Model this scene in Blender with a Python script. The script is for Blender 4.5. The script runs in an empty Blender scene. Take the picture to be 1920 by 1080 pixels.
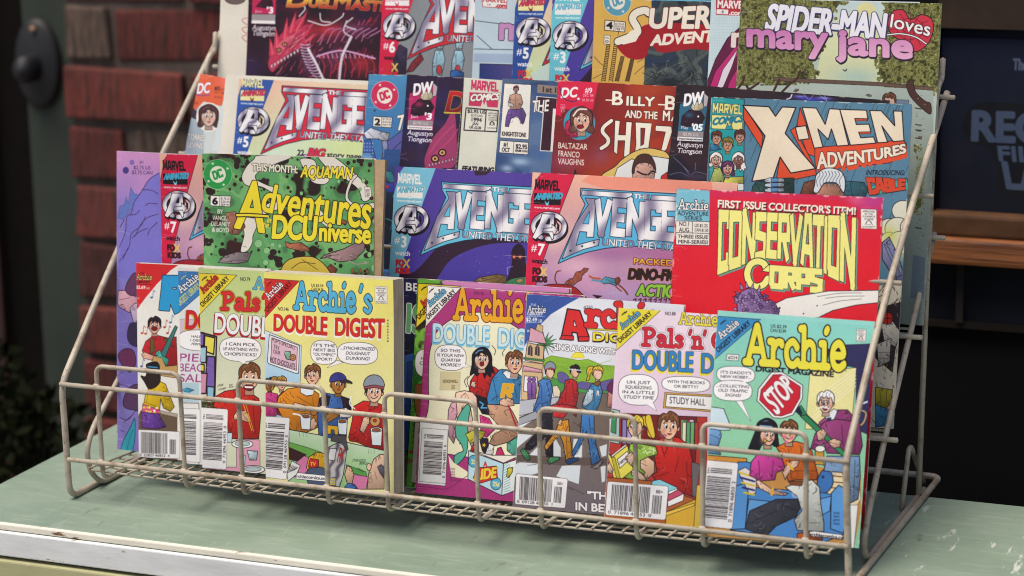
import bpy, bmesh, math, random
import numpy as np
from mathutils import Vector, Matrix

SC = bpy.context.scene
COL = SC.collection
# ------------------------------------------------------------------ camera
FPX = 4727.0                                   # focal length in pixels of the 1920 wide photograph
RW = np.array([[0.92278642, 0.06989917, -0.37891863],
               [0.3847266, -0.22132908, 0.89610205],
               [-0.02122892, -0.97269088, -0.23113154]])   # world axes seen by the camera (right, down, forward)


def ray(x, y):
    return RW @ np.array([(x - 960) / FPX, (y - 540) / FPX, 1.0])


CAM = -ray(141, 938) * 2.06                    # the left front foot of the rack is the world origin
cam = bpy.data.cameras.new('camera')
cam.sensor_width = 36.0
cam.lens = FPX / 1920 * 36
cam.clip_start = 0.05
cam.clip_end = 200
cam.dof.use_dof = True
cam.dof.focus_distance = 1.98
cam.dof.aperture_fstop = 6.3
camo = bpy.data.objects.new('camera', cam)
COL.objects.link(camo)
m = Matrix.Identity(4)
for i in range(3):
    m[i][0] = RW[i, 0]; m[i][1] = -RW[i, 1]; m[i][2] = -RW[i, 2]; m[i][3] = CAM[i]
camo.matrix_world = m
SC.camera = camo
# ------------------------------------------------------------------ daylight
SUN_EL, SUN_AZ = math.radians(68), math.radians(212)     # azimuth clockwise from +Y
world = bpy.data.worlds.new('World')
SC.world = world
world.use_nodes = True
wn = world.node_tree
sky = wn.nodes.new('ShaderNodeTexSky')
sky.sky_type = 'NISHITA'
sky.sun_disc = False
sky.sun_elevation = SUN_EL
sky.sun_rotation = SUN_AZ
sky.air_density = 1.0
sky.dust_density = 3.0
wn.links.new(sky.outputs[0], wn.nodes['Background'].inputs[0])
wn.nodes['Background'].inputs[1].default_value = 0.085
sl = bpy.data.lights.new('sun', 'SUN')
sl.energy = 2.5
sl.angle = math.radians(38)
sl.color = (1.0, 0.91, 0.79)
suno = bpy.data.objects.new('sun', sl)
COL.objects.link(suno)
sd = Vector((math.sin(SUN_AZ) * math.cos(SUN_EL), math.cos(SUN_AZ) * math.cos(SUN_EL), math.sin(SUN_EL)))
suno.rotation_euler = sd.to_track_quat('Z', 'Y').to_euler()
SC.view_settings.view_transform = 'Standard'
SC.view_settings.look = 'None'
SC.view_settings.exposure = 0.62
SC.cycles.filter_width = 1.0
SC.view_settings.gamma = 1.0
SC.view_settings.use_curve_mapping = False

# ------------------------------------------------------------------ geometry of the place
def on_y(x, y, Y):
    d = ray(x, y); return CAM + d * ((Y - CAM[1]) / d[1])


def on_z(x, y, Z):
    d = ray(x, y); return CAM + d * ((Z - CAM[2]) / d[2])


def on_x(x, y, X):
    d = ray(x, y); return CAM + d * ((X - CAM[0]) / d[0])


def hexc(h):
    h = h.lstrip('#')
    if len(h) == 3:
        h = ''.join(c * 2 for c in h)
    return np.array([int(h[i:i + 2], 16) / 255 for i in (0, 2, 4)], np.float32)


def lin(h, k=1.0):
    c = hexc(h)
    c = np.where(c <= 0.04045, c / 12.92, ((c + 0.055) / 1.055) ** 2.4) * k
    return (float(c[0]), float(c[1]), float(c[2]), 1.0)


# ------------------------------------------------------------------ a small print shop: covers are drawn as vector art
PPM = 3600.0            # printed dots per metre of cover


def raster(polys, w, h, SS=4):
    P = np.concatenate(polys); Q = np.concatenate([np.roll(p, -1, axis=0) for p in polys])
    y0, y1 = P[:, 1] * SS, Q[:, 1] * SS
    sg = np.where(y1 > y0, 1.0, -1.0)
    ya, yb = np.minimum(y0, y1), np.maximum(y0, y1)
    j0 = np.clip(np.ceil(ya - 0.5), 0, h * SS).astype(int); j1 = np.clip(np.ceil(yb - 0.5), 0, h * SS).astype(int)
    n = j1 - j0
    k = n > 0
    if not k.any():
        return np.zeros((h, w), np.float32)
    P, Q, y0, y1, sg, j0, n = P[k], Q[k], y0[k], y1[k], sg[k], j0[k], n[k]
    idx = np.repeat(np.arange(len(n)), n)
    off = np.arange(n.sum()) - np.repeat(np.cumsum(n) - n, n)
    j = j0[idx] + off
    t = (j + 0.5 - y0[idx]) / (y1[idx] - y0[idx])
    x = np.clip(P[idx, 0] + t * (Q[idx, 0] - P[idx, 0]), 0, w)
    xf = np.floor(x).astype(int); fr = x - xf
    W = w + 2
    a = np.bincount(j * W + xf, sg[idx] * (1 - fr), h * SS * W) + np.bincount(j * W + xf + 1, sg[idx] * fr, h * SS * W)
    a = np.cumsum(a.reshape(h * SS, W), axis=1)[:, :w]
    a = np.clip(np.abs(a), 0, 1).reshape(h, SS, w).mean(1)
    return a.astype(np.float32)


_disc = np.array([[math.cos(a), math.sin(a)] for a in np.linspace(0, 2 * math.pi, 9)[:-1]])
_disc16 = np.array([[math.cos(a), math.sin(a)] for a in np.linspace(0, 2 * math.pi, 17)[:-1]])


def stroke_polys(pts, r, closed):
    p = np.asarray(pts, float)
    q = np.roll(p, -1, axis=0) if closed else p[1:]
    if not closed:
        p0 = p[:-1]
    else:
        p0 = p
    d = q - p0
    L = np.hypot(d[:, 0], d[:, 1]); k = L > 1e-6
    p0, q, d, L = p0[k], q[k], d[k], L[k]
    out = []
    if len(L):
        nx = np.stack([-d[:, 1] / L, d[:, 0] / L], 1) * r
        qd = np.stack([p0 + nx, p0 - nx, q - nx, q + nx], 1)
        out += list(qd)
    dd = _disc16 if r > 3 else _disc
    out += [c + dd * r for c in p]
    return out


def smooth(pts, closed=True, n=6):
    p = np.asarray(pts, float)
    if len(p) < 3:
        return p
    if closed:
        a, b, c, d = np.roll(p, 1, 0), p, np.roll(p, -1, 0), np.roll(p, -2, 0)
    else:
        e = np.vstack([2 * p[0] - p[1], p, 2 * p[-1] - p[-2]])
        a, b, c, d = e[:-3], e[1:-2], e[2:-1], e[3:]
    out = []
    for t in np.arange(n) / n:
        out.append(0.5 * (2 * b + (c - a) * t + (2 * a - 5 * b + 4 * c - d) * t * t + (3 * b - a - 3 * c + d) * t ** 3))
    out = np.stack(out, 1).reshape(-1, 2)
    if not closed:
        out = np.vstack([out, p[-1]])
    return out


# letters: the built-in typeface, and two alphabets of strokes for display lettering
_gl = {}


def glyph(ch):
    if ch in _gl:
        return _gl[ch]

    def get(body):
        c = bpy.data.curves.new('lettering', 'FONT'); c.body = body; c.fill_mode = 'NONE'; c.resolution_u = 5
        o = bpy.data.objects.new('lettering', c); COL.objects.link(o)
        bpy.context.view_layer.update()
        me = o.evaluated_get(bpy.context.evaluated_depsgraph_get()).to_mesh()
        v = np.array([(q.co.x, q.co.y) for q in me.vertices]) if len(me.vertices) else np.zeros((0, 2))
        e = np.array([tuple(q.vertices) for q in me.edges]) if len(me.edges) else np.zeros((0, 2), int)
        o.evaluated_get(bpy.context.evaluated_depsgraph_get()).to_mesh_clear()
        bpy.data.objects.remove(o); bpy.data.curves.remove(c)
        return v, e
    v, e = get(ch)
    cs = []; st = 0
    for a, b in e:
        if b < a:
            cs.append(v[b:a + 1] / 0.686); st = a + 1
    v2, _ = get('H' + ch + 'H')
    adv = (v2[:, 0].max() - get('HH')[0][:, 0].max()) / 0.686
    _gl[ch] = (cs, adv)
    return _gl[ch]


SLAB = {  # slab-serif cartoon letters: (advance, [(smooth, points)])
    'A': (.98, [(0, [(.13, .04), (.46, .98), (.52, .98), (.84, .04)]), (0, [(.28, .36), (.7, .36)]), (0, [(.0, .03), (.27, .03)]), (0, [(.69, .03), (.98, .03)])]),
    'r': (.66, [(0, [(.2, .03), (.2, .6)]), (1, [(.2, .38), (.36, .58), (.55, .58)]), (0, [(.02, .03), (.4, .03)]), (0, [(.04, .6), (.2, .6)]), (0, [(.56, .52), (.56, .55)])]),
    'c': (.64, [(1, [(.55, .48), (.36, .62), (.14, .5), (.1, .28), (.2, .07), (.4, .02), (.58, .13)]), (0, [(.52, .5), (.53, .46)])]),
    'h': (.84, [(0, [(.18, .03), (.18, .98)]), (0, [(.03, .96), (.18, .96)]), (1, [(.18, .42), (.36, .6), (.54, .56), (.6, .4), (.6, .04)]), (0, [(.02, .03), (.34, .03)]), (0, [(.48, .03), (.78, .03)])]),
    'i': (.44, [(0, [(.2, .03), (.2, .6)]), (0, [(.05, .6), (.2, .6)]), (0, [(.02, .03), (.38, .03)]), (0, [(.26, .9), (.32, .97)])]),
    'e': (.66, [(1, [(.14, .32), (.55, .34), (.52, .52), (.36, .63), (.16, .52), (.1, .28), (.2, .07), (.4, .02), (.6, .12)])]),
    "'": (.26, [(0, [(.14, .98), (.06, .78)])]),
    's': (.58, [(1, [(.46, .5), (.28, .62), (.12, .5), (.28, .35), (.46, .2), (.3, .03), (.08, .12)])]),
    'P': (.86, [(0, [(.2, .03), (.2, .97)]), (1, [(.05, .97), (.5, .97), (.72, .74), (.5, .5), (.2, .48)]), (0, [(.02, .03), (.42, .03)])]),
    'a': (.72, [(1, [(.12, .55), (.3, .62), (.5, .52), (.52, .3), (.52, .06), (.66, .03)]), (1, [(.5, .36), (.25, .34), (.1, .18), (.25, .03), (.5, .12)])]),
    'l': (.42, [(0, [(.2, .03), (.2, .98)]), (0, [(.04, .96), (.2, .96)]), (0, [(.02, .03), (.38, .03)])]),
    'n': (.84, [(0, [(.18, .03), (.18, .6)]), (0, [(.03, .6), (.18, .6)]), (1, [(.18, .42), (.36, .6), (.54, .56), (.6, .4), (.6, .04)]), (0, [(.02, .03), (.34, .03)]), (0, [(.48, .03), (.78, .03)])]),
    'd': (.74, [(0, [(.55, .03), (.55, .98)]), (1, [(.55, .45), (.36, .62), (.12, .48), (.12, .16), (.34, .02), (.55, .16)])]),
    'v': (.66, [(0, [(.04, .6), (.3, .04), (.58, .62)])]),
    't': (.5, [(1, [(.3, .95), (.18, .3), (.2, .05), (.4, .04)]), (0, [(.0, .62), (.52, .66)])]),
    'u': (.74, [(1, [(.12, .6), (.08, .2), (.22, .03), (.5, .15)]), (1, [(.56, .6), (.52, .2), (.6, .03), (.7, .08)])]),
}
BLK = {  # square block letters
    'A': (.8, [(.08, 0), (.28, .94), (.52, .94), (.72, 0)], [(.18, .33), (.62, .33)]),
    'V': (.74, [(.08, 1), (.37, .04), (.66, 1)]), 'E': (.62, [(.56, .92), (.1, .92), (.1, .08), (.56, .08)], [(.1, .5), (.5, .5)]),
    'N': (.76, [(.1, 0), (.1, .96), (.66, .06), (.66, 1)]), 'G': (.7, [(.6, .72), (.6, .92), (.1, .92), (.1, .08), (.6, .08), (.6, .48), (.38, .48)]),
    'R': (.7, [(.1, 0), (.1, .92), (.6, .92), (.6, .5), (.1, .48)], [(.34, .48), (.62, 0)]), 'S': (.66, [(.58, .92), (.1, .92), (.1, .54), (.56, .46), (.56, .08), (.06, .08)]),
    'C': (.68, [(.6, .7), (.6, .92), (.1, .92), (.1, .08), (.6, .08), (.6, .3)]), 'O': (.72, [(.1, .08), (.1, .92), (.62, .92), (.62, .08), (.1, .08)]),
    'T': (.66, [(.0, .92), (.66, .92)], [(.33, .92), (.33, 0)]), 'I': (.3, [(.15, 0), (.15, 1)]), 'P': (.7, [(.1, 0), (.1, .92), (.6, .92), (.6, .42), (.1, .42)]),
    'M': (.9, [(.1, 0), (.12, .96), (.45, .3), (.78, .96), (.8, 0)]), 'X': (.8, [(.08, 1), (.72, 0)], [(.72, 1), (.08, 0)]),
    'D': (.72, [(.1, .08), (.1, .92), (.46, .92), (.62, .7), (.62, .3), (.46, .08), (.1, .08)]), 'U': (.74, [(.1, 1), (.1, .08), (.64, .08), (.64, 1)]),
    'H': (.74, [(.1, 0), (.1, 1)], [(.64, 0), (.64, 1)], [(.1, .5), (.64, .5)]), 'Y': (.7, [(.06, 1), (.35, .5), (.64, 1)], [(.35, .5), (.35, 0)]),
    'B': (.7, [(.1, .08), (.1, .92), (.5, .92), (.56, .7), (.48, .52), (.1, .5)], [(.48, .5), (.6, .3), (.54, .08), (.1, .08)]),
    'L': (.6, [(.1, 1), (.1, .08), (.56, .08)]), 'F': (.6, [(.1, 0), (.1, .92), (.56, .92)], [(.1, .5), (.48, .5)]),
    'Z': (.68, [(.08, .92), (.6, .92), (.08, .08), (.62, .08)]), 'K': (.72, [(.1, 0), (.1, 1)], [(.66, 1), (.14, .45), (.68, 0)]),
    '-': (.5, [(.08, .5), (.42, .5)]), '0': (.72, [(.1, .08), (.1, .92), (.62, .92), (.62, .08), (.1, .08)]),
    'J': (.6, [(.5, 1), (.5, .08), (.06, .08), (.06, .3)]), 'Q': (.74, [(.1, .08), (.1, .92), (.62, .92), (.62, .08), (.1, .08)], [(.4, .3), (.72, -.05)]),
    'W': (.95, [(.06, 1), (.26, .04), (.47, .7), (.68, .04), (.88, 1)]),
}
INK = '#1d1119'
rng = np.random.RandomState(7)


def vnoise(h, w, cell, octaves=3, seed=0):
    r = np.random.RandomState(seed)
    out = np.zeros((h, w), np.float32); amp = 1; tot = 0
    for o in range(octaves):
        c = max(2, cell / 2 ** o)
        gh, gw = int(h / c) + 3, int(w / c) + 3
        g = r.rand(gh, gw).astype(np.float32)
        yy = np.arange(h) / c; xx = np.arange(w) / c
        yi = yy.astype(int); xi = xx.astype(int); fy = (yy - yi)[:, None]; fx = (xx - xi)[None, :]
        fy = fy * fy * (3 - 2 * fy); fx = fx * fx * (3 - 2 * fx)
        a = g[yi][:, xi]; b = g[yi][:, xi + 1]; cc = g[yi + 1][:, xi]; d = g[yi + 1][:, xi + 1]
        out += amp * ((a * (1 - fx) + b * fx) * (1 - fy) + (cc * (1 - fx) + d * fx) * fy)
        tot += amp; amp *= .5
    return out / tot


class Cover:
    """A printed sheet standing in the rack. Art is given in the photograph's pixels (or an enlarged frame of it) and
    carried onto the sheet's own plane."""

    def __init__(s, name, tl, tr, Yb, Zb, lean, width=None, base='#ffffff', drop=0.0, hgt=None, yaw=0.0):
        s.name = name
        th = math.radians(lean)
        s.n = np.array([0, math.cos(th), -math.sin(th)])       # points away from the viewer
        ya = math.radians(yaw)                                  # positive: right edge swung away from the viewer
        s.n = np.array([-math.cos(th) * math.sin(ya), math.cos(th) * math.cos(ya), -math.sin(th)])
        s.o = np.array([on_y(tl[0], tl[1], Yb)[0], Yb, Zb])
        a, b = s.hit(np.array([tl, tr], float))
        s.tl = a
        s.r = (b - a) / np.linalg.norm(b - a)
        s.w = width or float(np.linalg.norm(b - a))
        s.d = np.cross(s.n, s.r); s.d /= np.linalg.norm(s.d)
        if s.d[2] > 0:
            s.d = -s.d
        s.h = hgt or float((a[2] - Zb + drop) / -s.d[2])
        s.W, s.H = int(s.w * PPM), int(s.h * PPM)
        s.img = np.empty((s.H, s.W, 3), np.float32); s.img[:] = hexc(base)
        s.f = (0, 0, 1.0); s.via = s; s.off = np.zeros(2)

    def hit(s, p):
        p = np.atleast_2d(p)
        d = (RW @ np.stack([(p[:, 0] - 960) / FPX, (p[:, 1] - 540) / FPX, np.ones(len(p))])).T
        t = (s.n @ (s.o - CAM)) / (d @ s.n)
        return CAM + d * t[:, None]

    def fr(s, x0, y0, k):
        s.f = (x0, y0, k)

    def m(s, p):                       # frame coordinates -> printed dots
        p = np.atleast_2d(np.asarray(p, float)) / s.f[2] + np.array(s.f[:2])
        v = s.via
        q = v.hit(p) - v.tl
        q = np.stack([q @ v.r, q @ v.d], 1) * PPM
        return q if v is s else q + s.off

    def k(s, w):                       # a width in the frame -> printed dots
        return w / s.f[2] * 1.55

    def put(s, polys, fill, alpha=1.0, polys2=None):
        allp = polys + (polys2 or [])
        if not allp:
            return
        A = np.concatenate(allp)
        x0 = max(0, int(A[:, 0].min()) - 1); y0 = max(0, int(A[:, 1].min()) - 1)
        x1 = min(s.W, int(A[:, 0].max()) + 2); y1 = min(s.H, int(A[:, 1].max()) + 2)
        if x1 <= x0 or y1 <= y0:
            return
        o = np.array([x0, y0])
        M = None
        if polys:
            M = raster([p - o for p in polys], x1 - x0, y1 - y0)
        if polys2:
            pp = []
            for p in polys2:
                ar = np.sum(p[:, 0] * np.roll(p[:, 1], -1) - p[:, 1] * np.roll(p[:, 0], -1))
                pp.append((p if ar > 0 else p[::-1]) - o)
            M2 = raster(pp, x1 - x0, y1 - y0)
            M = M2 if M is None else np.maximum(M, M2)
        M = (M * alpha)[..., None]
        if callable(fill):
            yy, xx = np.mgrid[y0:y1, x0:x1].astype(np.float32)
            c = fill(xx, yy)
        else:
            c = hexc(fill)
        R = s.img[y0:y1, x0:x1]
        R += (c - R) * M

    def grad(s, c0, c1, p0, p1):
        a, b = s.m([p0, p1]); d = b - a; L = d @ d; c0, c1 = hexc(c0), hexc(c1)

        def f(x, y):
            t = np.clip(((x - a[0]) * d[0] + (y - a[1]) * d[1]) / L, 0, 1)[..., None]
            return c0 + (c1 - c0) * t
        return f

    def metal(s, per=60, c0='#f1eef0', c1='#8f87a3', ph=0.0):
        c0, c1 = hexc(c0), hexc(c1); k = 2 * math.pi / (s.k(per))

        def f(x, y):
            t = (0.5 + 0.5 * np.sin((x + 0.35 * y) * k + ph + 0.8 * np.sin(y * k * .7)))[..., None] ** 1.6
            return c0 + (c1 - c0) * t
        return f

    def speck(s, cols, cell=5, seed=1, thr=None):
        n1 = vnoise(s.H, s.W, cell, 3, seed)
        lo, hi = n1.min(), n1.max()
        q = np.clip((n1 - lo) / (hi - lo), 0, .9999)
        cs = np.array([hexc(c) for c in cols])

        def f(x, y):
            t = q[y[:, :1].astype(int), x[:1].astype(int)]
            t = np.clip((t - .18) / .64, 0, .9999) * (len(cs) - 1)
            i = t.astype(int); fr = np.clip(((t - i) - .3) / .4, 0, 1)[..., None]
            return cs[i] * (1 - fr) + cs[i + 1] * fr
        return f

    def poly(s, pts, fill=None, ow=0, oc=INK, sm=0, a=1.0):
        p = s.m(smooth(pts) if sm else pts)
        if fill is not None:
            s.put([p], fill, a)
        if ow:
            s.put([], oc, a, stroke_polys(p, s.k(ow) / 2, True))

    def line(s, pts, w, col=INK, sm=1, a=1.0):
        p = s.m(smooth(pts, False) if sm and len(pts) > 2 else pts)
        s.put([], col, a, stroke_polys(p, max(.45, s.k(w) / 2), False))

    def ell(s, cx, cy, rx, ry, fill=None, ow=0, oc=INK, rot=0, a=1.0, a0=0, a1=360):
        t = np.radians(np.linspace(a0, a1, 33)[:-1] if a1 - a0 == 360 else np.linspace(a0, a1, 25))
        x, y = rx * np.cos(t), ry * np.sin(t); r = math.radians(rot)
        p = np.stack([cx + x * math.cos(r) - y * math.sin(r), cy + x * math.sin(r) + y * math.cos(r)], 1)
        s.poly(p, fill, ow, oc, 0, a)

    def soft(s, cx, cy, rx, ry, col, a=.6):
        c = s.m([(cx, cy)])[0]; rx, ry = s.k(rx), s.k(ry)
        x0, x1 = max(0, int(c[0] - 2.5 * rx)), min(s.W, int(c[0] + 2.5 * rx)); y0, y1 = max(0, int(c[1] - 2.5 * ry)), min(s.H, int(c[1] + 2.5 * ry))
        if x1 <= x0 or y1 <= y0:
            return
        yy, xx = np.mgrid[y0:y1, x0:x1]
        M = (a * np.exp(-((xx - c[0]) / rx) ** 2 - ((yy - c[1]) / ry) ** 2))[..., None].astype(np.float32)
        R = s.img[y0:y1, x0:x1]; R += (hexc(col) - R) * M

    def shape(s, text, font='g', th=.17, track=0.0):
        """unit shapes: contours (filled), pieces (union); extent 0..adv, cap height 1"""
        X = 0; cont = []; piec = []
        for ch in text:
            if font == 'g' or ch == ' ':
                if ch == ' ':
                    X += .36 + track; continue
                cs, adv = glyph(ch)
                cont += [c + [X, 0] for c in cs]; X += adv + track
            elif font == 's':
                adv, st = SLAB[ch]
                for smf, pts in st:
                    p = np.array(pts, float) + [X, 0]
                    p = smooth(p, False, 5) if smf and len(p) > 2 else p
                    piec += stroke_polys(p, th / 2, False)
                X += adv + track
            else:
                adv, *st = BLK[ch]
                for pts in st:
                    p = np.array(pts, float) + [X, 0]
                    d = p[1:] - p[:-1]; L = np.hypot(d[:, 0], d[:, 1])[:, None]; e = d / L
                    n = np.stack([-e[:, 1], e[:, 0]], 1) * th / 2
                    ex = e * th / 2
                    for i in range(len(d)):
                        a, b = p[i], p[i + 1]
                        a = a - ex[i] * (1 if i > 0 else (.5 if abs(d[i, 0]) > .01 and abs(d[i, 1]) < .01 else 0)); b = b + ex[i] * (1 if i < len(d) - 1 else (.5 if abs(d[i, 0]) > .01 and abs(d[i, 1]) < .01 else 0))
                        piec.append(np.array([a + n[i], a - n[i], b - n[i], b + n[i]]))
                X += adv + track + .06
        return cont, piec, max(X - track, .1)

    def qtext(s, text, TL, TR, BR, BL, fill, bold=0, out=(), sh=None, font='g', th=.17, track=0.0, arc=0.0, arct=0.0):
        cont, piec, wd = s.shape(text, font, th, track)
        TL, TR, BR, BL = map(lambda q: np.array(q, float), (TL, TR, BR, BL))

        def w(p):
            u = (p[:, 0] / wd)[:, None]; v = p[:, 1][:, None]
            top = TL + (TR - TL) * u; bot = BL + (BR - BL) * u
            bow = 4 * u * (1 - u)
            top = top + np.array([[0, -arct]]) * bow; bot = bot + np.array([[0, -arc]]) * bow
            return bot + (top - bot) * v
        c = [s.m(w(p)) for p in cont]; q = [s.m(w(p)) for p in piec]

        def draw(r, col, dx=0, dy=0):
            sp = []
            rr = s.k(r) * .62
            if rr > 0.2:
                for p in c:
                    sp += stroke_polys(p, rr, True)
                for p in q:
                    sp += stroke_polys(p, rr, True)
            D = np.array([s.k(dx), s.k(dy)])
            s.put([p + D for p in c], col, 1.0, [p + D for p in q + sp])
        mx = bold + (max(o[0] for o in out) if out else 0)
        if sh:
            n = max(1, int(max(abs(sh[0]), abs(sh[1])) / 3))
            for i in range(n, 0, -1):
                draw(bold + (sh[3] if len(sh) > 3 else 0), sh[2], sh[0] * i / n, sh[1] * i / n)
        for ow, oc in out:
            draw(bold + ow, oc)
        draw(bold, fill)

    def t(s, text, x0, y0, x1, y1, h, fill=INK, lean=.05, **kw):
        h0, h1 = h if isinstance(h, tuple) else (h, h)
        s.qtext(text, (x0 + lean * h0, y0 - h0), (x1 + lean * h1, y1 - h1), (x1, y1), (x0, y0), fill, **kw)

    # --- stock pieces
    def barcode(s, TL, TR, BR, BL, vert=False, seed=3, digits='0  71896 46953  0', sup='79', rnd=8, inset=.12, paper='#f4f1f2'):
        TL, TR, BR, BL = map(lambda q: np.array(q, float), (TL, TR, BR, BL))

        def w(u, v):
            return (TL * (1 - u) + TR * u) * (1 - v) + (BL * (1 - u) + BR * u) * v
        lx, ly = np.linalg.norm(TR - TL), np.linalg.norm(BL - TL)
        a, b = rnd / lx, rnd / ly
        c = []
        for (cx, cy, t0) in ((1 - a, b, -90), (1 - a, 1 - b, 0), (a, 1 - b, 90), (a, b, 180)):
            for k in range(5):
                q = math.radians(t0 + k * 22.5); c.append(w(cx + a * math.cos(q), cy + b * math.sin(q)))
        s.poly(c, paper, 2.0, '#2a2226')
        r = random.Random(seed)

        def B(u0, v0, u1, v1):
            s.poly([w(u0, v0), w(u1, v0), w(u1, v1), w(u0, v1)], '#2b2327')
        if vert:     # bars run across; code reads upwards
            y = .11
            while y < .19:
                q = r.choice((.006, .012)); B(.2, y, .84, y + q); y += q + r.choice((.008, .014))
            y = .24
            while y < .86:
                q = r.choice((.005, .009, .014)); B(.12, y, .82, y + q); y += q + r.choice((.007, .012, .016))
            s.qtext(digits, w(.86, .9), w(.86, .28), w(.96, .28), w(.96, .9), '#2b2327')
            s.qtext(sup, w(.1, .2), w(.1, .1), w(.17, .1), w(.17, .2), '#2b2327')
        else:
            x = .08
            while x < .7:
                q = r.choice((.005, .009, .014)); B(x, .08, x + q, .84); x += q + r.choice((.008, .012, .016))
            x = .76
            while x < .9:
                q = r.choice((.006, .012)); B(x, .3, x + q, .84); x += q + r.choice((.009, .014))
            s.qtext(digits, w(.04, .86), w(.76, .86), w(.76, .95), w(.04, .95), '#2b2327')
            s.qtext(sup, w(.8, .14), w(.92, .14), w(.92, .24), w(.8, .24), '#2b2327')

    def stamp(s, x, y, w, h, lean=.05):        # code authority stamp
        q = [(x + lean * h, y), (x + w + lean * h, y + .05 * w), (x + w, y + h + .05 * w), (x, y + h)]
        s.poly(q, '#f3efe6', 1.6)
        for i, (tx, a, b) in enumerate((('APPROVED', .1, .9), ('BY THE', .25, .75), ('COMICS', .1, .9), ('CODE', .2, .8))):
            yy = y + h * (.17 + .13 * i)
            s.t(tx, x + w * a, yy, x + w * b, yy + .03 * w, h * .085, bold=.4)
        s.line([(x + w * .25, y + h * .82), (x + w * .5, y + h * .6), (x + w * .75, y + h * .84)], 2)
        s.ell(x + w * .5, y + h * .72, w * .17, h * .1, None, 1.6)
        s.t('AUTHORITY', x + w * .08, y + h * .96, x + w * .92, y + h * .98, h * .08, bold=.4)

    def bullet(s, cx, cy, r, col, paper='#f0ead9'):     # round publisher's seal with four stars
        s.ell(cx, cy, r, r * 1.07, col, 2.5, paper)
        s.ell(cx, cy, r * .56, r * .6, paper)
        s.qtext('DC', (cx - r * .42, cy - r * .18), (cx + r * .26, cy - r * .42), (cx + r * .42, cy + r * .12), (cx - r * .26, cy + r * .4), col, font='b', th=.26)
        for a in (-115, -30, 60, 145):
            x, y = cx + r * .8 * math.cos(math.radians(a)), cy + r * .85 * math.sin(math.radians(a))
            s.star(x, y, r * .13, paper)

    def star(s, x, y, r, col):
        p = []
        for i in range(10):
            q = r if i % 2 == 0 else r * .42
            a = math.radians(-90 + i * 36 + 12); p.append((x + q * math.cos(a), y + q * math.sin(a)))
        s.poly(p, col)

    def balloon(s, cx, cy, rx, ry, lines, tail=None, h=None, col='#fbf8f8', ow=3, tilt=.04, sq=2.6):
        t = np.radians(np.linspace(0, 360, 41)[:-1])
        c, n = np.cos(t), np.sin(t)
        p = np.stack([cx + rx * np.sign(c) * np.abs(c) ** (2 / sq), cy + ry * np.sign(n) * np.abs(n) ** (2 / sq) + tilt * rx * c], 1)
        if tail:
            s.poly(tail, col, ow)
        s.poly(p, col, ow)
        if tail:
            (ax, ay), (bx, by), (dx, dy) = tail
            s.poly([(ax + (bx - ax) * .08, ay + (by - ay) * .08), (bx, by), (dx + (bx - dx) * .08, dy + (by - dy) * .08)], col)
        N = len(lines); hh = h or ry * 1.35 / N
        for i, L in enumerate(lines):
            tx, bold = (L[1:], 1) if L[0] == '*' else (L, 0)
            yy = cy + (i - (N - 1) / 2) * hh + hh * .32
            half = min(rx * .86, len(tx) * hh * .3)
            s.t(tx, cx - half, yy - tilt * half, cx + half, yy + tilt * half, hh * .62, '#2c2430', lean=.25 if bold else .08, bold=.8 if bold else .1)

    def person(s, x, y, r, skin, hair, style='short', face=1, look=0, ow=3, rot=0):
        """a plain cartoon head; look -1..1 turns it"""
        dx = look * r * .28
        hx = lambda v: '#%02x%02x%02x' % tuple(int(max(0, min(1, t)) * 255) for t in v)
        hl, hd = hx(hexc(hair) * 1.3 + .1), hx(hexc(hair) * .45)
        sk2 = hx(hexc(skin) * .78)
        Q = lambda L: [(x + a * r, y + b * r) for a, b in L]
        if style == 'long':
            s.poly(Q([(-1.05, -.5), (-.3, -1.4), (.6, -1.35), (1.15, -.4), (1.2, .6), (1.5, 1.6), (1.15, 1.5), (1.0, 2.0), (.6, 1.7), (.3, 2.1), (0, 1.2), (-.5, 1.9), (-.9, 1.6), (-1.35, 1.8), (-1.15, .6)]), hair, ow, sm=1)
        if style == 'bob':
            s.poly(Q([(-1.15, .3), (-1.1, -.8), (-.4, -1.35), (.5, -1.32), (1.12, -.7), (1.15, .3), (1.25, 1.1), (.8, 1.25), (.3, .9), (-.4, .9), (-.9, 1.25), (-1.3, 1.0)]), hair, ow, sm=1)
        if style == 'pony':
            k = -1 if look > 0 else 1
            s.poly(Q([(k * .5, -1.1), (k * 1.5, -1.35), (k * 2.0, -.6), (k * 1.85, .5), (k * 2.1, 1.3), (k * 1.5, 1.0), (k * 1.35, .1), (k * .9, -.4)]), hair, ow, sm=1)
            s.line(Q([(k * 1.2, -1.0), (k * 1.6, -.4), (k * 1.6, .6)]), ow * .6, hd)
        s.poly(Q([(-.34, .6), (.34, .6), (.44, 1.55), (-.44, 1.55)]), sk2, ow * .7)
        if style not in ('long', 'bob'):
            for e in (-1, 1):
                if e * look <= .3:
                    s.ell(x + e * r * .84 + dx * .2, y + r * .1, r * .19, r * .27, skin, ow * .7)
        jaw = dx * .5 / r
        s.poly(Q([(-.8, -.7), (0, -1.1), (.8, -.7), (.84, 0), (.72 + jaw * .4, .5), (.36 + jaw, .98), (jaw, 1.14), (-.36 + jaw, .98), (-.72 + jaw * .4, .5), (-.84, 0)]), skin, ow, sm=1)
        s.soft(x - r * .55 * (1 if look >= 0 else -1), y + r * .45, r * .28, r * .5, sk2, .6)
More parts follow.
